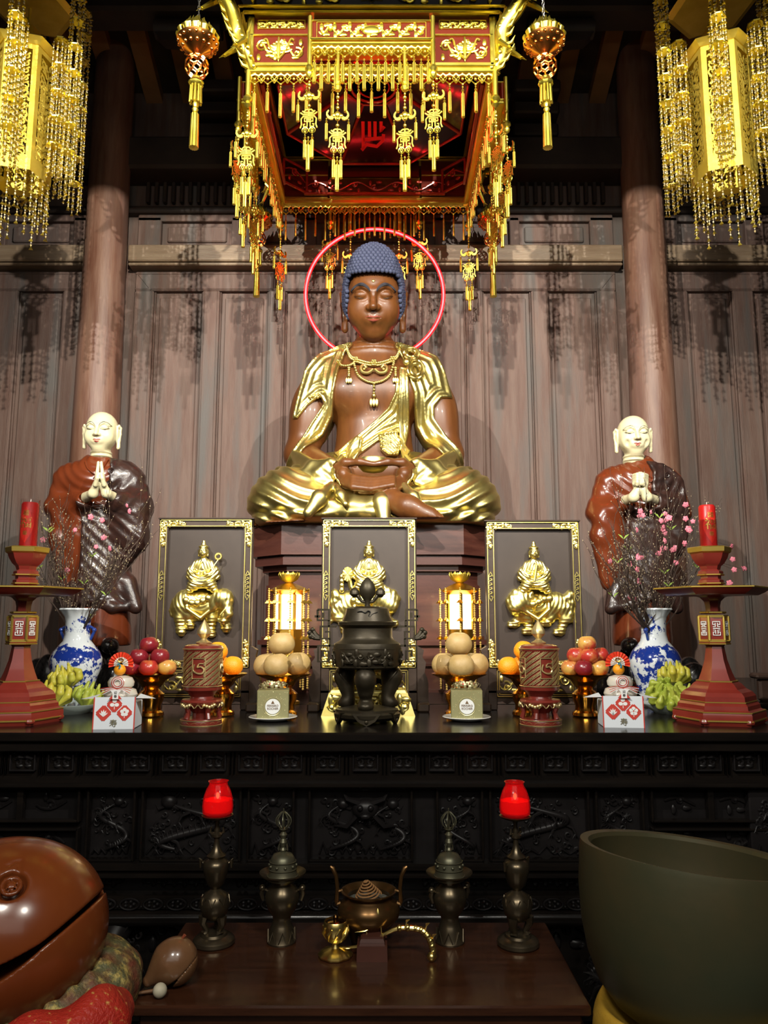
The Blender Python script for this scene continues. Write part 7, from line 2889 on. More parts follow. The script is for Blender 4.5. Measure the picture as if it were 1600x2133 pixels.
def make_table_lantern():
    Y = 3.45
    t = thing('table_lantern', 'x', 'lantern', (0, 0, 0), group='lit hexagonal table lanterns')
    pf_ = lambda pts: PP(Y, ZA, pts)
    zmin = pf_([(0, 1470)])[0][1]
    pf = lambda pts: [(r, max(0, z - zmin)) for r, z in pf_(pts)]
    b = MB()
    b.lathe(pf([(26, 1470), (26, 1464), (14, 1460), (10, 1450), (12, 1400), (20, 1390), (30, 1385), (32, 1380), (28, 1378)]), 6)
    b.lathe(pf([(28, 1378), (28, 1316), (30, 1315)]), 6)
    b.lathe(pf([(29, 1244), (42, 1236), (42, 1234), (30, 1228), (14, 1221), (6, 1219), (0, 1219)]), 6)
    r0, z0 = pf([(29, 1316)])[0]
    z1 = pf([(29, 1244)])[0][1]
    r1, zb = pf([(29, 1378)])[0]
    for i in range(6):
        a = i * pi / 3
        b.tube([(r0 * cos(a), r0 * sin(a), z0), (r0 * cos(a), r0 * sin(a), z1)], 0.0085, 6)
    b.build('lantern_frame', GOLDS, t, sharp=20)
    b = MB()
    g = r0 * 0.95
    b.lathe([(g, z0), (g, z1)], 6, cap=False)
    b.build('glowing_panel', WARMG, t, smooth=False)
    b = MB()
    zc = pf([(0, 1219)])[0][1]
    for ring, (n, r_, ln, lean) in enumerate(((12, 0.012, 0.048, 0.034), (9, 0.010, 0.044, 0.020))):
        for i in range(n):
            a = 2 * pi * i / n + ring * .3
            c_, s_ = cos(a), sin(a)
            b.tube([(r_ * c_, r_ * s_, zc), ((r_ + lean * .7) * c_, (r_ + lean * .7) * s_, zc + ln * .35), ((r_ + lean) * c_, (r_ + lean) * s_, zc + ln * .75), ((r_ + lean * .95) * c_, (r_ + lean * .95) * s_, zc + ln)],
                   [0.006, 0.014, 0.010, 0.001], 6, flat=0.3, up=(c_, s_, 0.01))
    b.build('lotus_top', YPLATE, t)
    rr, ze = pf([(41, 1236)])[0]
    zend = pf([(41, 1440)])[0][1]
    for i in range(8):
        a = i * pi / 4 + 0.2
        b = MB()
        x, y = rr * cos(a), rr * sin(a)
        z = ze
        b.sphere((x, y, ze + 0.008), 0.005, 7, 5)
        k = 0
        while z > zend:
            if k % 8 == 5:
                for q in range(4):
                    aa = q * pi / 2
                    c = Vector((x + 0.007 * cos(aa), y + 0.007 * sin(aa), z))
                    b.use(0).add([c + Vector((0, 0, 0.008)), c + Vector((0.012, 0, -0.006)), c + Vector((-0.009, 0.010, -0.006)), c + Vector((-0.009, -0.010, -0.006))], [(0, 1, 2), (0, 2, 3), (0, 3, 1), (1, 3, 2)])
                z -= 0.010
            else:
                b.use(1).sphere((x, y, z), 0.0052, 6, 4)
                z -= 0.0098
            k += 1
        b.build('bead_string', [GOLDS, BEADG], t)
    return t


tl = make_table_lantern()
tl['label'] = 'lit hexagonal gold table lantern with bead strings behind the left pear pile'
tl.location = (CAM[0] + (599 - 800) / FPX * tdist(1400, 3.43), 3.43, ZA)
o = dup(tl, 'lit hexagonal gold table lantern with bead strings behind the right pear pile', (CAM[0] + (960 - 800) / FPX * tdist(1400, 3.43), 3.43, ZA), 0.5)

# ------------------------------------------------------------------ gold gift boxes on white plates
PLATE = mat('white_plate', (0.62, 0.62, 0.58), 0.2, coat=0.5)
BOXG = mat('gold_gift_box', (0.30, 0.28, 0.13), 0.38, 0.35, col2=(0.36, 0.34, 0.17), nscale=8)
LBL = mat('white_label', (0.75, 0.76, 0.74), 0.5)
BRN = mat('brown_print', (0.16, 0.09, 0.04), 0.6)
GLIT = mat('gold_dots', (0.8, 0.72, 0.4), 0.3, 0.7)


def make_plate(r=0.088):
    t = thing('white_plate', 'x', 'plate', (0, 0, 0), group='white plates under the gift boxes')
    b = MB()
    b.lathe([(r * .55, 0), (r * .6, 0.002), (r * .98, 0.012), (r, 0.014), (r * .97, 0.016), (r * .6, 0.007), (0, 0.006)], 44)
    b.build('dish', PLATE, t)
    return t


def make_gift():
    t = thing('gift_box', 'x', 'box', (0, 0, 0), group='gold gift boxes')
    s = 0.056
    b = MB()
    b.box(-s, s, -s, s, 0, 0.104, 0.002)
    b.build('carton', BOXG, t)
    b = MB()
    rd = random.Random(2)
    for k in range(70):
        x, z = rd.uniform(-.052, .052), rd.uniform(0.004, 0.10)
        if (x * x + (z - 0.05) ** 2) < 0.0009:
            continue
        b.sphere((x, -s - 0.0002, z), rd.uniform(0.0006, 0.0014), 5, 3, (1, .4, 1))
    for k in range(30):
        b.sphere((s + 0.0002, rd.uniform(-.05, .05), rd.uniform(.004, .10)), 0.001, 5, 3, (.4, 1, 1))
    b.tube([(0.031 * cos(a), -s - 0.0008, 0.048 + 0.031 * sin(a)) for a in np.linspace(0, 2 * pi, 28, endpoint=False)], 0.0012, 5, closed=True)
    b.build('glitter_print', GLIT, t)
    b = MB().xf(Matrix.Translation((0, -s - 0.0005, 0.048)) @ Matrix.Rotation(pi / 2, 4, 'X'))
    b.lathe([(0.0265, 0), (0.0265, 0.002), (0, 0.002)], 32, cap=False)
    rl = b.build('round_label', LBL, t)
    b = MB()
    b.prism([(-0.006, 0.058), (0.006, 0.058), (0, 0.069)], -s - 0.0040, -s - 0.0030)
    b.build('triangle_mark', BRN, rl)
    text_mesh('label_lettering', 'FERRERO', 0.0105, 0.0004, BRN, rl, (0, -s - 0.0035, 0.0505), sx=0.95)
    text_mesh('label_lettering', 'ROCHER', 0.0105, 0.0004, BRN, rl, (0, -s - 0.0035, 0.0405), sx=0.95)
    b = MB()
    for k in range(26):
        a = k * 2.4
        r_ = 0.012 + 0.0062 * sqrt(k)
        cx, cy, cz = r_ * cos(a), r_ * sin(a), 0.108 + 0.016 * (1 - k / 30)
        u = Vector((cos(a), sin(a), 0.5)).normalized()
        w = Vector((-sin(a), cos(a), 0)) * 0.004
        L = 0.013
        pts = [Vector((cx, cy, cz)) + u * (L * 0.5 * (1 - cos(q))) + Vector((0, 0, 1)) * (0.007 * sin(q)) for q in np.linspace(0, 2 * pi, 9)]
        V = [p + w for p in pts] + [p - w for p in pts]
        b.add(V, [(i, i + 1, i + 10, i + 9) for i in range(8)])
    b.build('ribbon_bow', mat('ribbon', (0.55, 0.50, 0.28), 0.4, 0.3), t)
    b = MB()
    for (x, y) in ((-0.012, -0.035), (-0.02, -0.01), (0.012, -0.02), (0.03, -0.01)):
        b.sphere((x, y, 0.124), 0.004, 7, 5)
    b.build('bow_bead', mat('coral_bead', (0.6, 0.10, 0.09), 0.4), t)
    return t


gy = 2.86
pl = make_plate()
pl['label'] = 'white plate under the gold gift box left of the burner'
gx1 = CAM[0] + (569 - 800) / FPX * tdist(1490, gy)
gx2 = CAM[0] + (972 - 800) / FPX * tdist(1490, gy)
pl.location = (gx1, gy, ZA)
dup(pl, 'white plate under the gold gift box right of the burner', (gx2, gy, ZA))
gb = make_gift()
gb['label'] = 'gold glittered gift box with round white label and bow, left of the burner'
gb.location = (gx1, gy, ZA + 0.0068)
gb.rotation_euler = (0, 0, radians(6))
dup(gb, 'gold glittered gift box with round white label and bow, right of the burner', (gx2, gy, ZA + 0.0068), radians(-4))

# ------------------------------------------------------------------ fingered citrons on pale plates
CITY = mat('yellow_citron', (0.50, 0.42, 0.04), 0.42, col2=(0.36, 0.38, 0.05), nscale=12, bump=0.15, bscale=90)
CITG = mat('green_citron', (0.28, 0.36, 0.04), 0.42, col2=(0.40, 0.42, 0.06), nscale=12, bump=0.15, bscale=90)


def make_citron(label, loc, R, m, seed, tilt=(0, 0), n=16):
    t = thing('fingered_citron', label, 'fruit', loc)
    rd = random.Random(seed)
    fs = [s_ell((0, 0, R * 0.55), (R * 0.62, R * 0.62, R * 0.55))]
    for k in range(n):
        ring = 0 if k < n * 0.6 else 1
        nn = int(n * .6) if ring == 0 else n - int(n * .6)
        a = 2 * pi * (k if ring == 0 else k - int(n * .6)) / nn + rd.uniform(-.12, .12) + ring * .3
        o_ = (0.86, 0.50)[ring]
        c_, s_ = cos(a), sin(a)
        zt = R * ((0.98, 1.30)[ring] + rd.uniform(-.10, .14))
        fs.append(s_path([(R * .35 * c_, R * .35 * s_, R * .12), (R * o_ * c_, R * o_ * s_, R * .50), (R * (o_ + 0.02) * c_, R * (o_ + 0.02) * s_, R * .80), (R * (o_ - (.20 if ring == 0 else .10) + rd.uniform(-.1, .1)) * c_, R * (o_ - .15) * s_, zt)],
                         [R * .13, R * .215, R * .175, R * .075], R * .02))
    f = s_min(fs, R * 0.045)
    M = Matrix.Rotation(tilt[0], 3, 'X') @ Matrix.Rotation(tilt[1], 3, 'Y')
    o = s_mesh('flesh', f, (-R * 1.3, -R * 1.3, -R * 0.05), (R * 1.3, R * 1.3, R * 1.7), R * 0.05, m, t)
    me = o.data
    zmin = 1e9
    for v in me.vertices:
        v.co = M @ v.co
        zmin = min(zmin, v.co.z)
    for v in me.vertices:
        v.co.z -= zmin
    b = MB()
    b.sphere(M @ Vector((0, 0, R * .1)) - Vector((0, 0, zmin)), R * .15, 8, 6)
    b.build('stalk_end', LEAFY, t)
    return t


yp = 3.10
for lab, px, pw, side in (('pale green glazed plate under the citrons beside the left candle stand', 145, 70, 'left'), ('pale green glazed plate under the citrons beside the right candle stand', 1404, 70, 'right')):
    X = CAM[0] + (px - 800) / FPX * tdist(1475, yp)
    t = thing('glazed_plate', lab, 'plate', (X, yp, ZA), group='glazed plates of citrons')
    b = MB()
    r = pw / 1600 * 2.9
    b.lathe([(r * .6, 0), (r * .66, 0.006), (r * .99, 0.034), (r, 0.037), (r * .97, 0.037), (r * .62, 0.010), (0, 0.010)], 44)
    b.build('dish', mat('celadon', (0.36, 0.42, 0.38), 0.2, coat=0.5), t)
    mx = 1 if side == 'left' else -1
    zb_ = ZA + 0.016
    R_ = 0.062
    if side == 'left':
        make_citron('yellow fingered citron in the front of the left plate', (X - 0.056, yp - 0.035, zb_), 0.070, CITY, 1, (radians(-24), radians(-6)))
        make_citron('green fingered citron at the right of the left plate', (X + 0.072, yp - 0.01, zb_), 0.066, CITG, 2, (radians(-10), radians(14)))
        make_citron('yellow fingered citron resting on top at the back of the left plate', (X - 0.030, yp + 0.035, zb_ + 0.075), 0.064, CITY, 3, (radians(6), radians(-8)))
    else:
        make_citron('yellow-green fingered citron in the front of the right plate', (X - 0.045, yp - 0.04, zb_), 0.074, CITG, 4, (radians(38), radians(-6)), 19)
        make_citron('yellow-green fingered citron at the right of the right plate, beside the candle stand', (X + 0.080, yp - 0.005, zb_), 0.060, CITG, 5, (radians(-10), radians(12)))
        make_citron('yellow fingered citron resting on top at the back of the right plate', (X + 0.020, yp + 0.030, zb_ + 0.082), 0.062, CITY, 6, (radians(-20), radians(8)))

# ------------------------------------------------------------------ new-year rice cake sets
RICE = mat('translucent_rice_cake', (0.62, 0.58, 0.50), 0.25, sss=0.3, coat=0.3)
PAPW = mat('white_card', (0.66, 0.70, 0.74), 0.6)
PAPR = mat('red_print', (0.52, 0.045, 0.03), 0.55)
WHPR = mat('white_print', (0.78, 0.78, 0.76), 0.6)


def make_ricecake():
    t = thing('rice_cake_set', 'x', 'offering', (0, 0, 0), group='new-year rice cake sets')
    # card box with folded corners
    b = MB()
    b.box(-0.066, 0.066, 0.004, 0.118, 0, 0.085, 0.002)
    b.build('tray_box', PAPW, t, smooth=False)
    b = MB()
    b.xf(Matrix.Rotation(radians(-3), 4, 'X'))
    b.box(-0.068, 0.068, -0.002, 0.0, 0.0, 0.104)
    b.xf(None)
    for s_ in (-1, 1):
        b.add([(s_ * 0.068, 0.0, 0.100), (s_ * 0.125, 0.05, 0.094), (s_ * 0.066, 0.085, 0.108)], [(0, 1, 2)])
    fcd = b.build('front_card', PAPW, t, smooth=False)
    b = MB().xf(Matrix.Rotation(radians(-3), 4, 'X'))
    for s_ in (-1, 1):
        b.box(s_ * 0.0665 - 0.0018, s_ * 0.0665 + 0.0018, -0.0032, -0.002, 0.0, 0.104)

    def diamond(cx, cz, s):
        r_ = 0.25 * s
        pts = []
        for k in range(4):
            a = k * pi / 2
            for q in (-1, 0, 1):
                aa = a + q * 0.13
                rr = s * (1.0 - 0.10 * (q == 0))
                pts.append((cx + rr * cos(aa) * 0.97, cz + rr * sin(aa)))
        b.prism(pts, -0.0034, -0.002)
    cents = [(0.0, 0.080), (-0.034, 0.052), (0.034, 0.052)]
    for c in cents:
        diamond(c[0], c[1], 0.026)
    b.build('red_motif', PAPR, fcd, smooth=False)
    b = MB().xf(Matrix.Rotation(radians(-3), 4, 'X'))
    for ci, c in enumerate(cents):
        if ci == 1:
            for k in range(-2, 3):
                a = radians(90 + k * 28)
                tip = (c[0] + 0.017 * cos(a), c[1] - 0.010 + 0.022 * sin(a))
                b.prism([(c[0] - 0.0015, c[1] - 0.011), (c[0] + 0.0015, c[1] - 0.011), (c[0] + 0.6 * (tip[0] - c[0]) + 0.003, (c[1] - 0.010) * .4 + tip[1] * .6), tip, (c[0] + 0.6 * (tip[0] - c[0]) - 0.003, (c[1] - 0.010) * .4 + tip[1] * .6)], -0.0044, -0.0034)
        else:
            for k in range(3 if ci == 0 else 5):
                a = radians(90 + k * (120 if ci == 0 else 72))
                rr = 0.0075
                cc = (c[0] + 0.0085 * cos(a), c[1] + 0.003 + 0.0085 * sin(a))
                b.prism([(cc[0] + rr * cos(q) * (1 if ci == 0 else .85), cc[1] + rr * .8 * sin(q)) for q in np.linspace(0, 2 * pi, 12, endpoint=False)], -0.0044, -0.0034)
            b.box(c[0] - 0.001, c[0] + 0.001, -0.0044, -0.0034, c[1] - 0.016, c[1] - 0.006)
    b.build('white_motif', WHPR, fcd, smooth=False)
    text_mesh('lettering', '寿', 0.026, 0.0005, mat('olive_ink', (0.16, 0.14, 0.07), 0.6), fcd, (0, -0.0035, 0.018))
    # two stacked cakes in film
    b = MB()
    b.lathe([(0.030, 0.085), (0.050, 0.092), (0.056, 0.108), (0.050, 0.124), (0.034, 0.130)], 36, c=(0.004, 0.06, 0))
    b.lathe([(0.032, 0.128), (0.042, 0.136), (0.044, 0.150), (0.036, 0.164), (0.018, 0.170), (0, 0.171)], 36, c=(0.004, 0.06, 0))
    b.build('rice_cake', RICE, t)
    # cord bow
    for nm, mt_, off in (('red_cord', PAPR, 0.0), ('white_cord', WHPR, 0.0035)):
        b = MB()
        for rr in (0.020 - off, 0.014 - off):
            b.tube([(0.004 + rr * cos(a), 0.012 - 0.002 * sin(a), 0.150 + rr * 0.95 * sin(a)) for a in np.linspace(0, 2 * pi, 28, endpoint=False)], 0.0011, 5, closed=True)
        for s_ in (-1, 1):
            for q in range(3):
                b.tube([(0.004, 0.006, 0.128), (0.004 + s_ * 0.02, 0.0, 0.129 + 0.004 * q - off), (0.004 + s_ * (0.045 + 0.003 * q), -0.002, 0.116 + 0.008 * q - off)], 0.0009, 4)
        b.build(nm, mt_, t)
    b = MB()
    b.prism([(-0.014, 0.128), (0.022, 0.128), (0.013, 0.116), (0.013, 0.098), (-0.006, 0.098), (-0.006, 0.116)], -0.0080, -0.0070)
    ptg = b.build('paper_tag', WHPR, t, smooth=False)
    b = MB()
    for s_ in (-1, 1):
        b.prism([(0.0035 + s_ * 0.0095, 0.098), (0.0035 + s_ * 0.0095, 0.112), (0.0035 + s_ * 0.021, 0.098)][::s_], -0.0075, -0.0065)
    b.build('red_tag_corner', PAPR, t, smooth=False)
    text_mesh('tag_lettering', '迎', 0.0105, 0.0004, LINEB, ptg, (0.0035, -0.0085, 0.1185))
    text_mesh('tag_lettering', '春', 0.0105, 0.0004, LINEB, ptg, (0.0035, -0.0085, 0.1065))
    # bitter orange and folding fan
    b = MB()
    b.sphere((0.0, 0.05, 0.190), 0.020, 20, 14, (1, 1, .95))
    b.build('toy_orange', ORG, t)
    b = MB()
    b.tube([(-0.004, 0.03, 0.206), (0.0, 0.03, 0.212), (0.006, 0.03, 0.204), (0.003, 0.028, 0.196)], 0.003, 5)
    b.build('blue_leaf', mat('teal_paper', (0.03, 0.22, 0.30), 0.5), t)
    for nm, r0, r1, mt_ in (('fan_rim', 0.024, 0.042, mat('red_fan', (0.70, 0.05, 0.02), 0.5)), ('fan_centre', 0.006, 0.025, WHPR)):
        b = MB()
        n = 26
        V = []
        for k in range(n + 1):
            a = radians(-14 + 208 * k / n)
            for rr in (r0, r1):
                V.append((rr * cos(a), 0.062 + (0.003 if k % 2 else -0.003), 0.208 + rr * sin(a)))
        F = [(2 * k, 2 * k + 1, 2 * k + 3, 2 * k + 2) for k in range(n)]
        b.add(V, F)
        b.build(nm, mt_, t, smooth=False)
    b = MB()
    for k in range(0, 26, 3):
        a = radians(-14 + 208 * k / 26)
        b.tube([(0.012 * cos(a), 0.058, 0.208 + 0.012 * sin(a)), (0.041 * cos(a), 0.058, 0.208 + 0.041 * sin(a))], 0.0006, 4)
    b.tube([(0.008 * cos(a), 0.056, 0.222 + 0.006 * sin(a)) for a in np.linspace(0, 2 * pi, 12, endpoint=False)], 0.002, 5, closed=True)
    b.build('gold_rib', GOLDS, t)
    return t


rc = make_ricecake()
rc['label'] = 'white card box with rice cakes, red fan and toy orange, left end of the altar'
rc.location = G(236, 1519, ZA)
rc.rotation_euler = (0, 0, radians(5))
dup(rc, 'white card box with rice cakes, red fan and toy orange, right end of the altar', G(1300, 1516, ZA), radians(-6))
# ------------------------------------------------------------------ front table and what stands on it
t = thing('front_table', 'low red-brown polished wooden table in front of the altar', 'table', (0.01, 1.75, 0))
b = MB()
b.box(-0.487, 0.487, 0, 0.46, ZT - 0.022, ZT, 0.004)
b.build('tabletop', TABLEW, t)
b = MB()
b.box(-0.47, 0.47, 0.015, 0.445, ZT - 0.045, ZT - 0.022, 0.004)
b.box(-0.478, 0.478, 0.008, 0.452, ZT - 0.064, ZT - 0.045, 0.004)
b.box(-0.45, 0.45, 0.03, 0.43, ZT - 0.15, ZT - 0.064, 0.004)
b.build('apron', TABLEW, t)
for sx in (-1, 1):
    for sy in (0, 1):
        b = MB()
        b.box(sx * 0.43 - 0.025, sx * 0.43 + 0.025, 0.03 + sy * 0.35, 0.08 + sy * 0.35, 0, ZT - 0.15, 0.005)
        b.build('leg', TABLEW, t)


def on_t(px, py):
    return G(px, py, ZT)


VB = mat('aged_vessel_bronze', (0.085, 0.066, 0.040), 0.28, 0.85, col2=(0.14, 0.11, 0.07), nscale=9, rough2=0.36)
GBR = mat('green_bell_bronze', (0.10, 0.10, 0.065), 0.42, 0.7, col2=(0.15, 0.14, 0.09), nscale=10)
BRASS = mat('bright_brass', (0.85, 0.66, 0.22), 0.30, 1.0)
REDGL = mat('red_glass', (0.80, 0.02, 0.02), 0.10, 0.0, trans=0.8, ior=1.3, emit=(1.0, 0.02, 0.03), estr=0.04)
FLAME = mat('candle_flame', (1, 0.5, 0.2), 0.5, emit=(1.0, 0.35, 0.12), estr=30.0)


def make_holder():
    Y = 2.05
    t = thing('candle_holder', 'x', 'candle holder', (0, 0, 0), group='bronze candle holders')
    pf_ = lambda pts: PP(Y, ZT, pts)
    zmin = pf_([(0, 1967)])[0][1]
    pf = lambda pts: [(r, z - zmin) for r, z in pf_(pts)]
    b = MB()
    b.lathe(pf([(41, 1967), (44, 1963), (43, 1956), (38, 1951), (28, 1948), (26, 1943), (18, 1940), (0, 1940)]), 44)
    b.build('round_base', VB, t)
    for i in range(3):
        a = -pi / 2 + 0.9 + i * 2 * pi / 3
        b = MB()
        P0 = pf([(22, 1906), (24, 1920), (16, 1935), (19, 1942)])
        b.tube([(r * cos(a), r * sin(a), z) for r, z in P0], [0.014, 0.010, 0.007, 0.011], 8)
        b.build('leg', VB, t)
    b = MB()
    b.lathe(pf([(0, 1916), (16, 1914), (26, 1903), (31, 1888), (30, 1874), (24, 1862), (14, 1855), (9, 1851), (12, 1847), (18, 1840), (22, 1828), (26, 1812), (27, 1800), (24, 1792), (16, 1787), (18, 1783), (20, 1781), (12, 1774), (7, 1762), (5, 1750),
                (6, 1745), (11, 1741), (12, 1736), (6, 1732), (6, 1726), (4, 1718), (5, 1708), (24, 1702), (31, 1699), (33, 1696), (30, 1696), (0, 1698)]), 40)
    b.build('stem', VB, t)
    b = MB()
    r_, z_ = pf([(31, 1876)])[0]
    for i in range(8):
        a = i * pi / 4
        b.tube([(r_ * .9 * cos(a - .25), r_ * .9 * sin(a - .25), z_ + 0.012), (r_ * cos(a), r_ * sin(a), z_ - 0.006), (r_ * .9 * cos(a + .25), r_ * .9 * sin(a + .25), z_ + 0.012)], 0.0018, 5)
    for s_ in (-1, 1):
        x, z = pf([(31, 1800)])[0]
        b.tube([(s_ * x * .82, 0, z + 0.006), (s_ * x * 1.05, 0, z + 0.012), (s_ * x * 1.05, 0, z - 0.008)], [0.004, 0.006, 0.003], 6)
        x, z = pf([(14, 1736)])[0]
        b.tube([(s_ * x * .5, 0, z), (s_ * x, 0, z + 0.004), (s_ * x * .9, 0, z + 0.016)], [0.003, 0.004, 0.002], 6)
    b.build('relief_ornament', VB, t)
    return t, pf([(0, 1697)])[0][1]


hold, hh_ = make_holder()
hold['label'] = 'tall dark bronze candle holder on three legs, left side of the front table'
p1 = on_t(446, 1964)
p2 = on_t(1080, 1970)
hold.location = (p1[0], 2.07, ZT)
h2 = dup(hold, 'tall dark bronze candle holder on three legs, right side of the front table', (p2[0], 2.06, ZT), 0.6)
for px, src, lab in ((446, hold, 'glowing red glass candle jar on the left bronze candle holder'), (1080, h2, 'glowing red glass candle jar on the right bronze candle holder')):
    t = thing('red_candle_jar', lab, 'candle', (src.location[0], src.location[1], ZT + hh_ + 0.0015), group='red glass candle jars')
    b = MB()
    pr = [(0.030, 0), (0.038, 0.006), (0.0395, 0.022), (0.038, 0.040), (0.031, 0.062), (0.024, 0.074), (0.023, 0.080), (0.026, 0.084), (0.0235, 0.084), (0.021, 0.078), (0.022, 0.073), (0.029, 0.060), (0.036, 0.040), (0.0375, 0.022), (0.035, 0.008), (0, 0.006)]
    b.lathe(pr, 40, mod=lambda th, tt, r: r * (1 + 0.012 * cos(12 * th)))
    b.build('glass', REDGL, t)
    b = MB()
    b.lathe([(0, 0.008), (0.034, 0.010), (0.0355, 0.022), (0.035, 0.038), (0, 0.036)], 28)
    b.build('wax', mat('glowing_wax', (0.9, 0.2, 0.1), 0.5, emit=(1.0, 0.06, 0.02), estr=0.5), t)
    b = MB()
    b.sphere((0.0, -0.004, 0.048), 0.0045, 10, 8, (1, 1, 1.8))
    b.build('flame', FLAME, t)


def make_altar_vase():
    Y = 2.05
    t = thing('bronze_vase', 'x', 'vase', (0, 0, 0), group='bronze vases carrying bells')
    pf_ = lambda pts: PP(Y, ZT, pts)
    zmin = pf_([(0, 1962)])[0][1]
    pf = lambda pts: [(r, z - zmin) for r, z in pf_(pts)]
    b = MB()
    b.lathe(pf([(30, 1962), (31, 1958), (27, 1948), (26, 1935), (22, 1926), (18, 1914), (20, 1905), (30, 1890), (35, 1876), (36, 1862), (32, 1850), (25, 1842), (21, 1836), (22, 1832), (32, 1826), (46, 1819), (49, 1816), (49, 1813), (46, 1815), (24, 1828), (0, 1829)]), 44)
    b.build('vessel', VB, t)
    b = MB()
    r_, z_ = pf([(29, 1944)])[0]
    for i in range(8):
        a = i * pi / 4 + .2
        b.tube([(r_ * 1.02 * cos(a - .3), r_ * 1.02 * sin(a - .3), z_ - 0.014), (r_ * .97 * cos(a), r_ * .97 * sin(a), z_ + 0.012), (r_ * 1.02 * cos(a + .3), r_ * 1.02 * sin(a + .3), z_ - 0.014)], 0.0018, 5)
    for s_ in (-1, 1):
        q = pf([(33, 1852), (42, 1848), (44, 1860), (40, 1874)])
        b.tube([(s_ * r, 0, z) for r, z in q], [0.004, 0.008, 0.006, 0.004], 7)
        b.sphere((s_ * q[1][0], 0, q[1][1]), 0.009, 8, 6)
    b.build('handle_and_petal', VB, t)
    return t, pf([(0, 1829)])[0][1], pf([(46, 1815)])[0][1]


av, avz, avt = make_altar_vase()
av['label'] = 'dark bronze vase with wide rim left of the tripod censer, bell standing in it'
b1 = on_t(587, 1960)
b2_ = on_t(938, 1964)
av.location = (b1[0], 2.08, ZT)
av2 = dup(av, 'dark bronze vase with wide rim right of the tripod censer, bell standing in it', (b2_[0], 2.08, ZT), 0.4)
t = thing('hand_bell', 'x', 'bell', (0, 0, 0), group='hand bells with prong handles')
b = MB()
b.lathe([(0.034, 0.0), (0.035, 0.003), (0.0325, 0.008), (0.030, 0.020), (0.0285, 0.036), (0.0265, 0.044), (0.021, 0.052), (0.010, 0.056), (0.006, 0.058)], 36)
for z, r_ in ((0.008, 0.0335), (0.022, 0.0307), (0.038, 0.0292)):
    b.tube([(r_ * cos(a), r_ * sin(a), z) for a in np.linspace(0, 2 * pi, 36, endpoint=False)], 0.0012, 5, closed=True)
for i in range(10):
    a = i * 0.628
    b.sphere((0.030 * cos(a), 0.030 * sin(a), 0.030), 0.0035, 7, 5)
b.build('bell_body', GBR, t)
b = MB()
b.lathe([(0.006, 0.056), (0.008, 0.062), (0.005, 0.067), (0.009, 0.078), (0.006, 0.086), (0.009, 0.094), (0.004, 0.100), (0.010, 0.106), (0.003, 0.110)], 18)
for i in range(8):
    a = i * pi / 4
    b.tube([(rr * cos(a), rr * sin(a), z) for rr, z in cr_spline([(0.005, 0.106), (0.015, 0.116), (0.0165, 0.128), (0.008, 0.139), (0.002, 0.143)], 4)], [0.0016] * 17, 5)
b.tube([(0, 0, 0.105), (0, 0, 0.15)], [0.002, 0.0015], 6)
for s_ in (-1, 1):
    b.tube([(s_ * 0.006, 0, 0.080), (s_ * 0.009, 0, 0.07), (s_ * 0.010, 0, 0.060)], 0.002, 5)
b.build('prong_handle', GBR, t)
t['label'] = 'small greenish hand bell with pronged handle on the left bronze vase'
t.location = (av.location[0], av.location[1], ZT + avz + 0.0005)
t.scale = (1.15,) * 3
dup(t, 'small greenish hand bell with pronged handle on the right bronze vase', (av2.location[0], av2.location[1], ZT + avz + 0.0005), 0.5)

# tripod censer with a coil of incense
CY = 2.06
t = thing('tripod_censer', 'round brown bronze tripod censer with two upright handles in the middle of the front table', 'censer', (CAM[0] + (768 - 800) / FPX * tdist(1900, CY), CY, ZT))
pf_ = lambda pts: PP(CY, ZT, pts)
zmin = pf_([(0, 1950)])[0][1]
pf = lambda pts: [(r, z - zmin) for r, z in pf_(pts)]
b = MB()
b.lathe(pf([(0, 1915), (30, 1914), (50, 1904), (63, 1888), (65, 1874), (60, 1862), (50, 1853), (46, 1848), (50, 1842), (57, 1838), (58, 1835), (54, 1835), (44, 1846), (52, 1864), (48, 1868), (0, 1868)]), 52)
b.build('pot', BRONZEB, t)
for i in range(3):
    a = -pi / 2 + 0.25 + i * 2 * pi / 3
    b = MB()
    b.tube([(r * cos(a), r * sin(a), z) for r, z in pf([(34, 1905), (32, 1925), (30, 1947)])], [0.028, 0.014, 0.009], 12)
    b.build('leg', BRONZEB, t)
for s_ in (-1, 1):
    b = MB()
    b.tube([(s_ * r, 0, z) for r, z in pf([(58, 1862), (66, 1864), (67, 1858), (65, 1832), (68, 1806), (75, 1790), (80, 1786)])], [0.006, 0.006, 0.006, 0.005, 0.005, 0.006, 0.003], 8)
    b.tube([(s_ * r, 0, z) for r, z in pf([(54, 1836), (65, 1838)])], 0.004, 8)
    b.build('handle', BRONZEB, t)
zsand = pf([(0, 1868)])[0][1]
b = MB()
b.lathe([(0.060, zsand), (0.062, zsand + 0.012), (0.0, zsand + 0.014)], 36)
b.build('ash', mat('ash', (0.05, 0.055, 0.045), 0.9, col2=(0.12, 0.12, 0.10), nscale=60, bump=0.4, bscale=150), t)
CENX = t.location[0]
coil = thing('incense_coil', 'conical tan incense coil standing in the round tripod censer', 'incense', (CENX, CY - 0.005, ZT + zsand + 0.014))
b = MB()
n = 150
pts = []
for k in range(n + 1):
    u = k / n
    a = u * 2 * pi * 7
    r_ = 0.033 * (1 - u * 0.88)
    pts.append((r_ * cos(a), r_ * sin(a) * 0.9, 0.006 + 0.040 * u))
b.tube(pts, 0.0021, 6)
b.tube([(0.0, 0, 0.0), (0.0, 0.0, 0.046)], 0.0012, 5)
b.build('spiral', mat('incense_tan', (0.28, 0.14, 0.05), 0.8), coil)
coil.rotation_euler = (radians(12), radians(-8), 0)
coil.location.z += 0.006

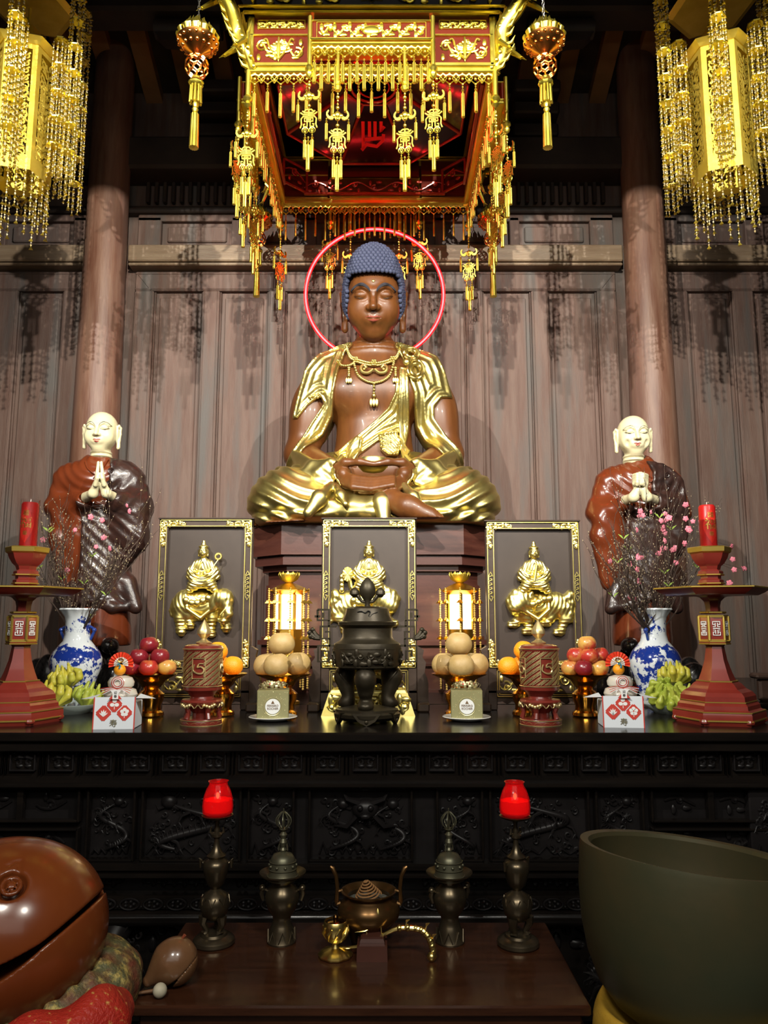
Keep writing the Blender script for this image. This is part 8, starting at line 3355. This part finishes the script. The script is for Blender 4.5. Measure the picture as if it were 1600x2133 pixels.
# gold cup, wooden stand, gold lotus handle
q = on_t(697, 2003)
t = thing('gold_cup', 'small polished gold cup with lotus foot and lid knob on the front table', 'cup', (q[0], q[1] + 0.03, ZT))
b = MB()
b.lathe([(0.0385, 0.002), (0.040, 0.006), (0.030, 0.014), (0.010, 0.020), (0.007, 0.028), (0.012, 0.032)], 54, mod=lambda th, tt, r: r * (1 + (0.07 * abs(cos(5 * th)) if tt < .45 else 0)))
b.lathe([(0.007, 0.030), (0.020, 0.036), (0.028, 0.050), (0.030, 0.066), (0.028, 0.080), (0.0265, 0.082), (0.028, 0.066), (0.024, 0.048), (0, 0.042)], 40)
for i in range(9):
    a = i * 0.698
    b.tube([(0.022 * cos(a - .3), 0.022 * sin(a - .3), 0.040), (0.0315 * cos(a), 0.0315 * sin(a), 0.058), (0.031 * cos(a + .3), 0.031 * sin(a + .3), 0.070)], [0.002, 0.004, 0.0015], 6)
b.build('bowl_and_foot', BRASS, t)
b = MB()
b.lathe([(0.027, 0.076), (0.020, 0.081), (0.006, 0.083), (0.007, 0.090), (0.004, 0.094), (0, 0.095)], 30)
b.build('lid', mat('dark_brass', (0.22, 0.12, 0.04), 0.2, 1.0), t)
q = on_t(775, 2005)
SX, SY = q[0], q[1] + 0.035
t = thing('wooden_stand', 'small stepped red-brown wooden block stand beside the gold cup', 'stand', (SX, SY, ZT))
b = MB()
for h0, h1, w0, w1 in ((0, 0.034, 0.037, 0.036), (0.034, 0.040, 0.031, 0.029), (0.040, 0.048, 0.030, 0.027), (0.048, 0.052, 0.024, 0.024)):
    V = [(s1 * w, s2 * w * .9, h) for h, w in ((h0, w0), (h1, w1)) for s1, s2 in ((-1, -1), (1, -1), (1, 1), (-1, 1))]
    b.add(V, [(3, 2, 1, 0), (4, 5, 6, 7), (0, 1, 5, 4), (1, 2, 6, 5), (2, 3, 7, 6), (3, 0, 4, 7)])
b.build('block', mat('block_wood', (0.055, 0.018, 0.012), 0.4, col2=(0.075, 0.026, 0.017), nscale=8), t, smooth=False)
t = thing('lotus_censer', 'polished gold handled censer shaped like a bent lotus stem, lying on the small wooden stand', 'censer', (SX, SY, ZT))
b = MB()
zpx = lambda px, py: (CAM[0] + (px - 800) / FPX * tdist(py, SY) - SX, 0.0, W(800, py, SY)[2] - ZT)
stem = cr_spline([zpx(769, 1963), zpx(800, 1945), zpx(832, 1930), zpx(870, 1930), zpx(888, 1940), zpx(899, 1962), zpx(901, 1984)], 7)
n = len(stem)
b.tube([(x, -0.03 * k / n, max(z, 0.008)) for k, (x, y, z) in enumerate(stem)], [0.003 + 0.0045 * min(1, k / n * 1.8) for k in range(n)], 9)
for k in range(14, n, 3):
    x, y, z = stem[k]
    b.sphere((x, -0.03 * k / n, max(z, 0.008)), 0.0082 + 0.0006 * (k % 2), 8, 6)
ex = stem[-1]
b.sphere((ex[0] - 0.004, -0.03, 0.011), 0.011, 12, 8)
for k in (16, 26, 34):
    x, y, z = stem[k]
    b.tube([(x, -0.015, z), (x + 0.004, -0.02, z + 0.018), (x + 0.012, -0.02, z + 0.022)], [0.005, 0.006, 0.001], 6, flat=.4)
for (bx, by) in ((787, 1912), (763, 1941)):
    q0 = zpx(769 + (bx > 770) * 26, 1960 - (bx > 770) * 14)
    q1 = zpx(bx, by)
    b.tube([q0, ((q0[0] + q1[0]) / 2 + 0.003, 0, (q0[2] + q1[2]) / 2), q1], 0.0016, 6)
q1 = zpx(787, 1912)
b.lathe([(0.002, -0.004), (0.0065, 0.004), (0.006, 0.012), (0.001, 0.022)], 12, c=q1, mod=lambda th, tt, r: r * (1 + .1 * cos(5 * th)))
q2 = zpx(760, 1938)
b.tube([Vector(q2) + Vector((-0.024, 0, -0.004)), q2, Vector(q2) + Vector((0.02, 0, 0.008))], [0.001, 0.007, 0.001], 7, flat=.35)
q3 = zpx(724, 1974)
q4 = zpx(742, 1972)
b.tube([zpx(698, 1974), q3, q4, zpx(768, 1962)], [0.002, 0.003, 0.0035, 0.003], 6)
b.sphere(q3, 0.006, 8, 6, (2.2, 1, .5))
b.build('lotus_stem', BRASS, t)

# ------------------------------------------------------------------ wooden fish, big and small
FISHW = mat('fish_red_brown_wood', (0.135, 0.030, 0.007), 0.24, 0.0, col2=(0.18, 0.045, 0.011), nscale=3, coat=0.2, col3=(0.10, 0.02, 0.007))
FY = 1.72
fc = W(52, 1925, FY)
fr = 0.255
t = thing('wooden_fish', 'huge red-brown lacquered wooden fish drum with a long mouth slit, at the left', 'wooden fish', (fc[0], FY, 0.70))
loc = lambda px, py, dy=0.0: (W(px, py, FY + dy)[0] - fc[0], dy, W(px, py, FY + dy)[2] - 0.70)
c0 = loc(42, 1925)
base = s_min([s_ell((c0[0] - 0.004, 0.0, c0[2] - 0.010), (0.178, 0.175, 0.168)), s_ell((c0[0] - 0.09, 0.0, c0[2] - 0.03), (0.195, 0.17, 0.165))], 0.10)
# mouth: a slanted slot opening to the right-front
pA_, pB_ = loc(212, 1862), loc(-40, 1990)
ang = atan2(pA_[2] - pB_[2], pA_[0] - pB_[0])
mid = ((pA_[0] + pB_[0]) / 2, 0, (pA_[2] + pB_[2]) / 2)


def slot(P):
    x, y, z = P
    u = (x - pB_[0]) * cos(ang) + (z - pB_[2]) * sin(ang)
    v = -(x - pB_[0]) * sin(ang) + (z - pB_[2]) * cos(ang)
    L = sqrt((pA_[0] - pB_[0]) ** 2 + (pA_[2] - pB_[2]) ** 2)
    bow = 0.020 * np.sin(np.clip(u / L, 0, 1) * pi)
    half = 0.0044 + 0.017 * np.clip((0.70 - u / L) / 0.55, 0, 1) ** 0.8
    d = np.abs(v + bow - 0.0) - half
    return np.maximum(d, y - 0.10)


fish = s_sub(base, slot, 0.004)
ey = loc(24, 1842, -0.12)
b_ = MB()
yy = float(front_y(base, ey[0], ey[2], -0.5, 0.3)[0])
fish = s_sub(fish, lambda P: np.abs(np.sqrt((P[0] - ey[0]) ** 2 + (P[1] - yy) ** 2 + (P[2] - ey[2]) ** 2) - 0.026) - 0.0035, 0.006)
fish = s_sub(fish, lambda P: np.abs(np.sqrt((P[0] - ey[0]) ** 2 + (P[1] - yy) ** 2 + (P[2] - ey[2]) ** 2) - 0.012) - 0.002, 0.004)
fish = s_sub(fish, s_path([(loc(10, 1806, -0.1)[0], float(front_y(base, loc(10, 1806, -0.1)[0], loc(10, 1806, -0.1)[2], -.5, .3)[0]), loc(10, 1806, -0.1)[2]), (loc(28, 1800, -0.1)[0], float(front_y(base, loc(28, 1800, -0.1)[0], loc(28, 1800, -0.1)[2], -.5, .3)[0]), loc(28, 1800, -0.1)[2]),
                           (loc(38, 1814, -0.1)[0], float(front_y(base, loc(38, 1814, -0.1)[0], loc(38, 1814, -0.1)[2], -.5, .3)[0]), loc(38, 1814, -0.1)[2])], 0.004), 0.005)
s_mesh('hollow_body', fish, (c0[0] - 0.34, -0.24, c0[2] - 0.24), (c0[0] + 0.24, 0.24, c0[2] + 0.24), 0.0042, FISHW, t)
# brocade cushion
BROC = mat('green_gold_brocade', (0.10, 0.10, 0.045), 0.6, 0.2, col2=(0.42, 0.33, 0.10), nscale=45, ramp=(0.5, 0.62), bump=0.5, bscale=120, col3=(0.14, 0.035, 0.02))
BROR = mat('red_brocade', (0.36, 0.018, 0.010), 0.5, 0.0, col2=(0.55, 0.30, 0.08), nscale=70, ramp=(0.60, 0.70), bump=0.5, bscale=130)
cz0 = loc(52, 2133)[2]
t = thing('brocade_cushion', 'round green and gold brocade cushion under the huge wooden fish drum', 'cushion', (fc[0], FY, 0.62))
R_ = 0.245
cb = s_min([s_ell((-0.01, 0, 0.10), (0.225, 0.23, 0.090)), s_ell((0.055, 0.05, 0.170), (0.175, 0.17, 0.085))], 0.05)
bz = 0.70 - 0.62
cushf = s_sub(cb, s_xf(base, (0, 0, bz), 1.002), 0.004)
s_mesh('cover', lambda P: cushf(P) - 0.003 * np.cos(np.arctan2(P[1], P[0]) * 24), (-0.36, -0.34, 0.02), (0.36, 0.34, 0.36), 0.008, BROC, t)
roll = s_path([(-0.28, -0.22, 0.14), (0.0, -0.25, 0.155), (0.15, -0.215, 0.165), (0.215, -0.14, 0.175), (0.225, -0.06, 0.165)], [0.05, 0.055, 0.055, 0.05, 0.035], 0.05)
s_mesh('red_border', s_sub(lambda P: roll(P) - 0.006 * np.cos(P[0] * 60), s_xf(base, (0, 0, bz), 1.002), 0.004), (-0.42, -0.36, -0.02), (0.34, 0.05, 0.30), 0.007, BROR, t)
t = thing('cushion_stool', 'dark wooden stool under the brocade cushion', 'stool', (fc[0], FY, 0))
b = MB()
b.lathe([(0.24, 0.59), (0.25, 0.60), (0.25, 0.628), (0.0, 0.628)], 40)
b.build('seat', DARKW, t)
for i in range(4):
    a = i * pi / 2 + pi / 4
    b = MB()
    b.tube([(0.2 * cos(a), 0.2 * sin(a), 0.60), (0.22 * cos(a), 0.22 * sin(a), 0.0)], 0.02, 10)
    b.build('leg', DARKW, t)

q = on_t(345, 2060)
SFY = q[1] + 0.02
t = thing('small_wooden_fish', 'small brown wooden fish drum on the left corner of the front table', 'wooden fish', (q[0], SFY, ZT))
l2 = lambda px, py, dy=0.0: (W(px, py, SFY + dy)[0] - q[0], dy, W(px, py, SFY + dy)[2] - ZT)
c1 = l2(368, 2016)
rr = 0.046
bs2 = s_min([s_ell((c1[0], 0, 0.050), (0.046, 0.046, 0.049)), s_cap((c1[0] - 0.02, -0.005, 0.045), (l2(312, 2075)[0], -0.02, 0.016), 0.036, 0.012)], 0.03)
a0, a1 = l2(402, 2000), l2(352, 2052)
an = atan2(a0[2] - a1[2], a0[0] - a1[0])


def slot2(P):
    x, y, z = P
    u = (x - a1[0]) * cos(an) + (z - a1[2]) * sin(an)
    v = -(x - a1[0]) * sin(an) + (z - a1[2]) * cos(an)
    half = 0.0006 + 0.006 * np.clip((0.045 - u) / 0.045, 0, 1)
    return np.maximum(np.maximum(np.abs(v) - half, y - 0.01), -(u + 0.01))


s_mesh('hollow_body', s_max(s_sub(bs2, slot2, 0.002), lambda P: 0.0008 - P[2]), (-0.13, -0.08, -0.01), (0.13, 0.08, 0.13), 0.0026, mat('small_fish_wood', (0.13, 0.060, 0.026), 0.3, col2=(0.17, 0.085, 0.04), nscale=12, coat=0.4), t)
b = MB()
b.tube([(c1[0] + 0.01, 0, 0.096), (c1[0] + 0.016, 0, 0.104)], [0.003, 0.004], 8)
b.build('peg', mat('peg_red', (0.25, 0.06, 0.03), 0.4), t)
m0 = l2(349, 2058)
t = thing('mallet', 'small pale round-headed mallet leaning on the small wooden fish drum', 'mallet', (q[0] + m0[0], SFY - 0.062, ZT))
b = MB()
b.sphere((0, 0, 0.0155), 0.0150, 20, 14)
b.build('mallet_head', mat('pale_felt', (0.50, 0.46, 0.34), 0.6, col2=(0.38, 0.34, 0.24), nscale=30), t)
b = MB()
b.tube([(-0.004, 0.012, 0.012), (-0.075, 0.0, 0.006)], [0.0035, 0.003], 8)
b.build('mallet_stick', mat('stick_wood', (0.16, 0.08, 0.035), 0.4), t)

# ------------------------------------------------------------------ great bowl gong on a yellow cushion
GONG = mat('olive_gong_bronze', (0.050, 0.050, 0.024), 0.42, 0.3, col2=(0.075, 0.056, 0.024), nscale=3.2, rough2=0.52, col3=(0.040, 0.060, 0.036), bump=0.04, bscale=30)
GY = 1.72
ctop = W(1415, 1780, GY)
t = thing('bowl_gong', 'huge olive-bronze bowl gong standing on a yellow cushion at the right', 'gong', (ctop[0], GY, 0.71))
Rg = 0.233
H0 = ctop[2] - 0.71
b = MB()
prof = [(0.0, 0.0), (0.06, 0.002), (0.105, 0.014), (0.15, 0.042), (0.184, 0.082), (0.208, 0.135), (0.223, 0.195), (0.231, 0.26), (0.2325, H0 - 0.012), (0.231, H0), (0.214, H0 - 0.002), (0.208, H0 - 0.010), (0.212, H0 - 0.05),
        (0.212, 0.25), (0.203, 0.19), (0.187, 0.14), (0.150, 0.08), (0.10, 0.040), (0.0, 0.022)]
b.lathe(prof, 96)
b.build('bowl', GONG, t)
t.rotation_euler = (radians(-4.0), radians(5.5), 0)
t = thing('yellow_cushion', 'round yellow cloth cushion under the bowl gong', 'cushion', (ctop[0] + 0.03, GY, 0.61))
cf = s_sub(s_ell((0, 0, 0.085), (0.215, 0.215, 0.09)), s_xf(s_ell((0, 0, 0.23), (0.235, 0.235, 0.232)), (-0.03, 0, 0.10), 1.0), 0.01)
torus = lambda P: np.sqrt((np.sqrt(P[0] ** 2 + P[1] ** 2) - 0.155) ** 2 + ((P[2] - 0.092) * 0.75) ** 2) - 0.066
gongshape = s_xf(s_min([s_ell((0, 0, 0.235), (0.226, 0.226, 0.236))]), (-0.05, 0.01, 0.094), 1.0)
s_mesh('cover', s_max(s_sub(s_min([torus, s_ell((0, 0, 0.06), (0.19, 0.19, 0.055))], 0.03), gongshape, 0.01), lambda P: 0.004 - P[2]), (-0.24, -0.24, -0.02), (0.24, 0.24, 0.22), 0.008,
       mat('yellow_cloth', (0.42, 0.24, 0.015), 0.75, col2=(0.50, 0.30, 0.03), nscale=20, bump=0.1, bscale=200), t)
t = thing('gong_stool', 'dark round wooden stool under the yellow cushion', 'stool', (ctop[0] + 0.03, GY, 0))
b = MB()
b.lathe([(0.20, 0.57), (0.21, 0.58), (0.21, 0.61), (0.0, 0.61)], 40)
b.build('seat', DARKW, t)
for i in range(4):
    a = i * pi / 2 + pi / 4
    b = MB()
    b.tube([(0.17 * cos(a), 0.17 * sin(a), 0.58), (0.19 * cos(a), 0.19 * sin(a), 0.0)], 0.018, 10)
    b.build('leg', DARKW, t)

# louvred unit on the right beyond the altar end
q = W(1592, 1700, 3.3)
t = thing('louvred_unit', 'pale grey louvred ventilation unit beyond the right end of the altar', 'vent', (q[0] + 0.18, 3.3, 0))
b = MB()
b.box(-0.2, 0.2, 0.02, 0.11, 0.0, W(1592, 1635, 3.3)[2])
b.build('housing', mat('dark_void', (0.01, 0.012, 0.012), 0.8), t)
b = MB()
zt = W(1592, 1635, 3.3)[2]
k = 0
while zt - k * 0.026 > 0.3:
    z = zt - k * 0.026
    b.add([(-0.2, 0.0, z - 0.016), (0.2, 0.0, z - 0.016), (0.2, 0.02, z), (-0.2, 0.02, z)], [(0, 1, 2, 3)])
    k += 1
b.build('slat', mat('grey_slat', (0.10, 0.13, 0.13), 0.5), t)['kind'] = 'stuff'
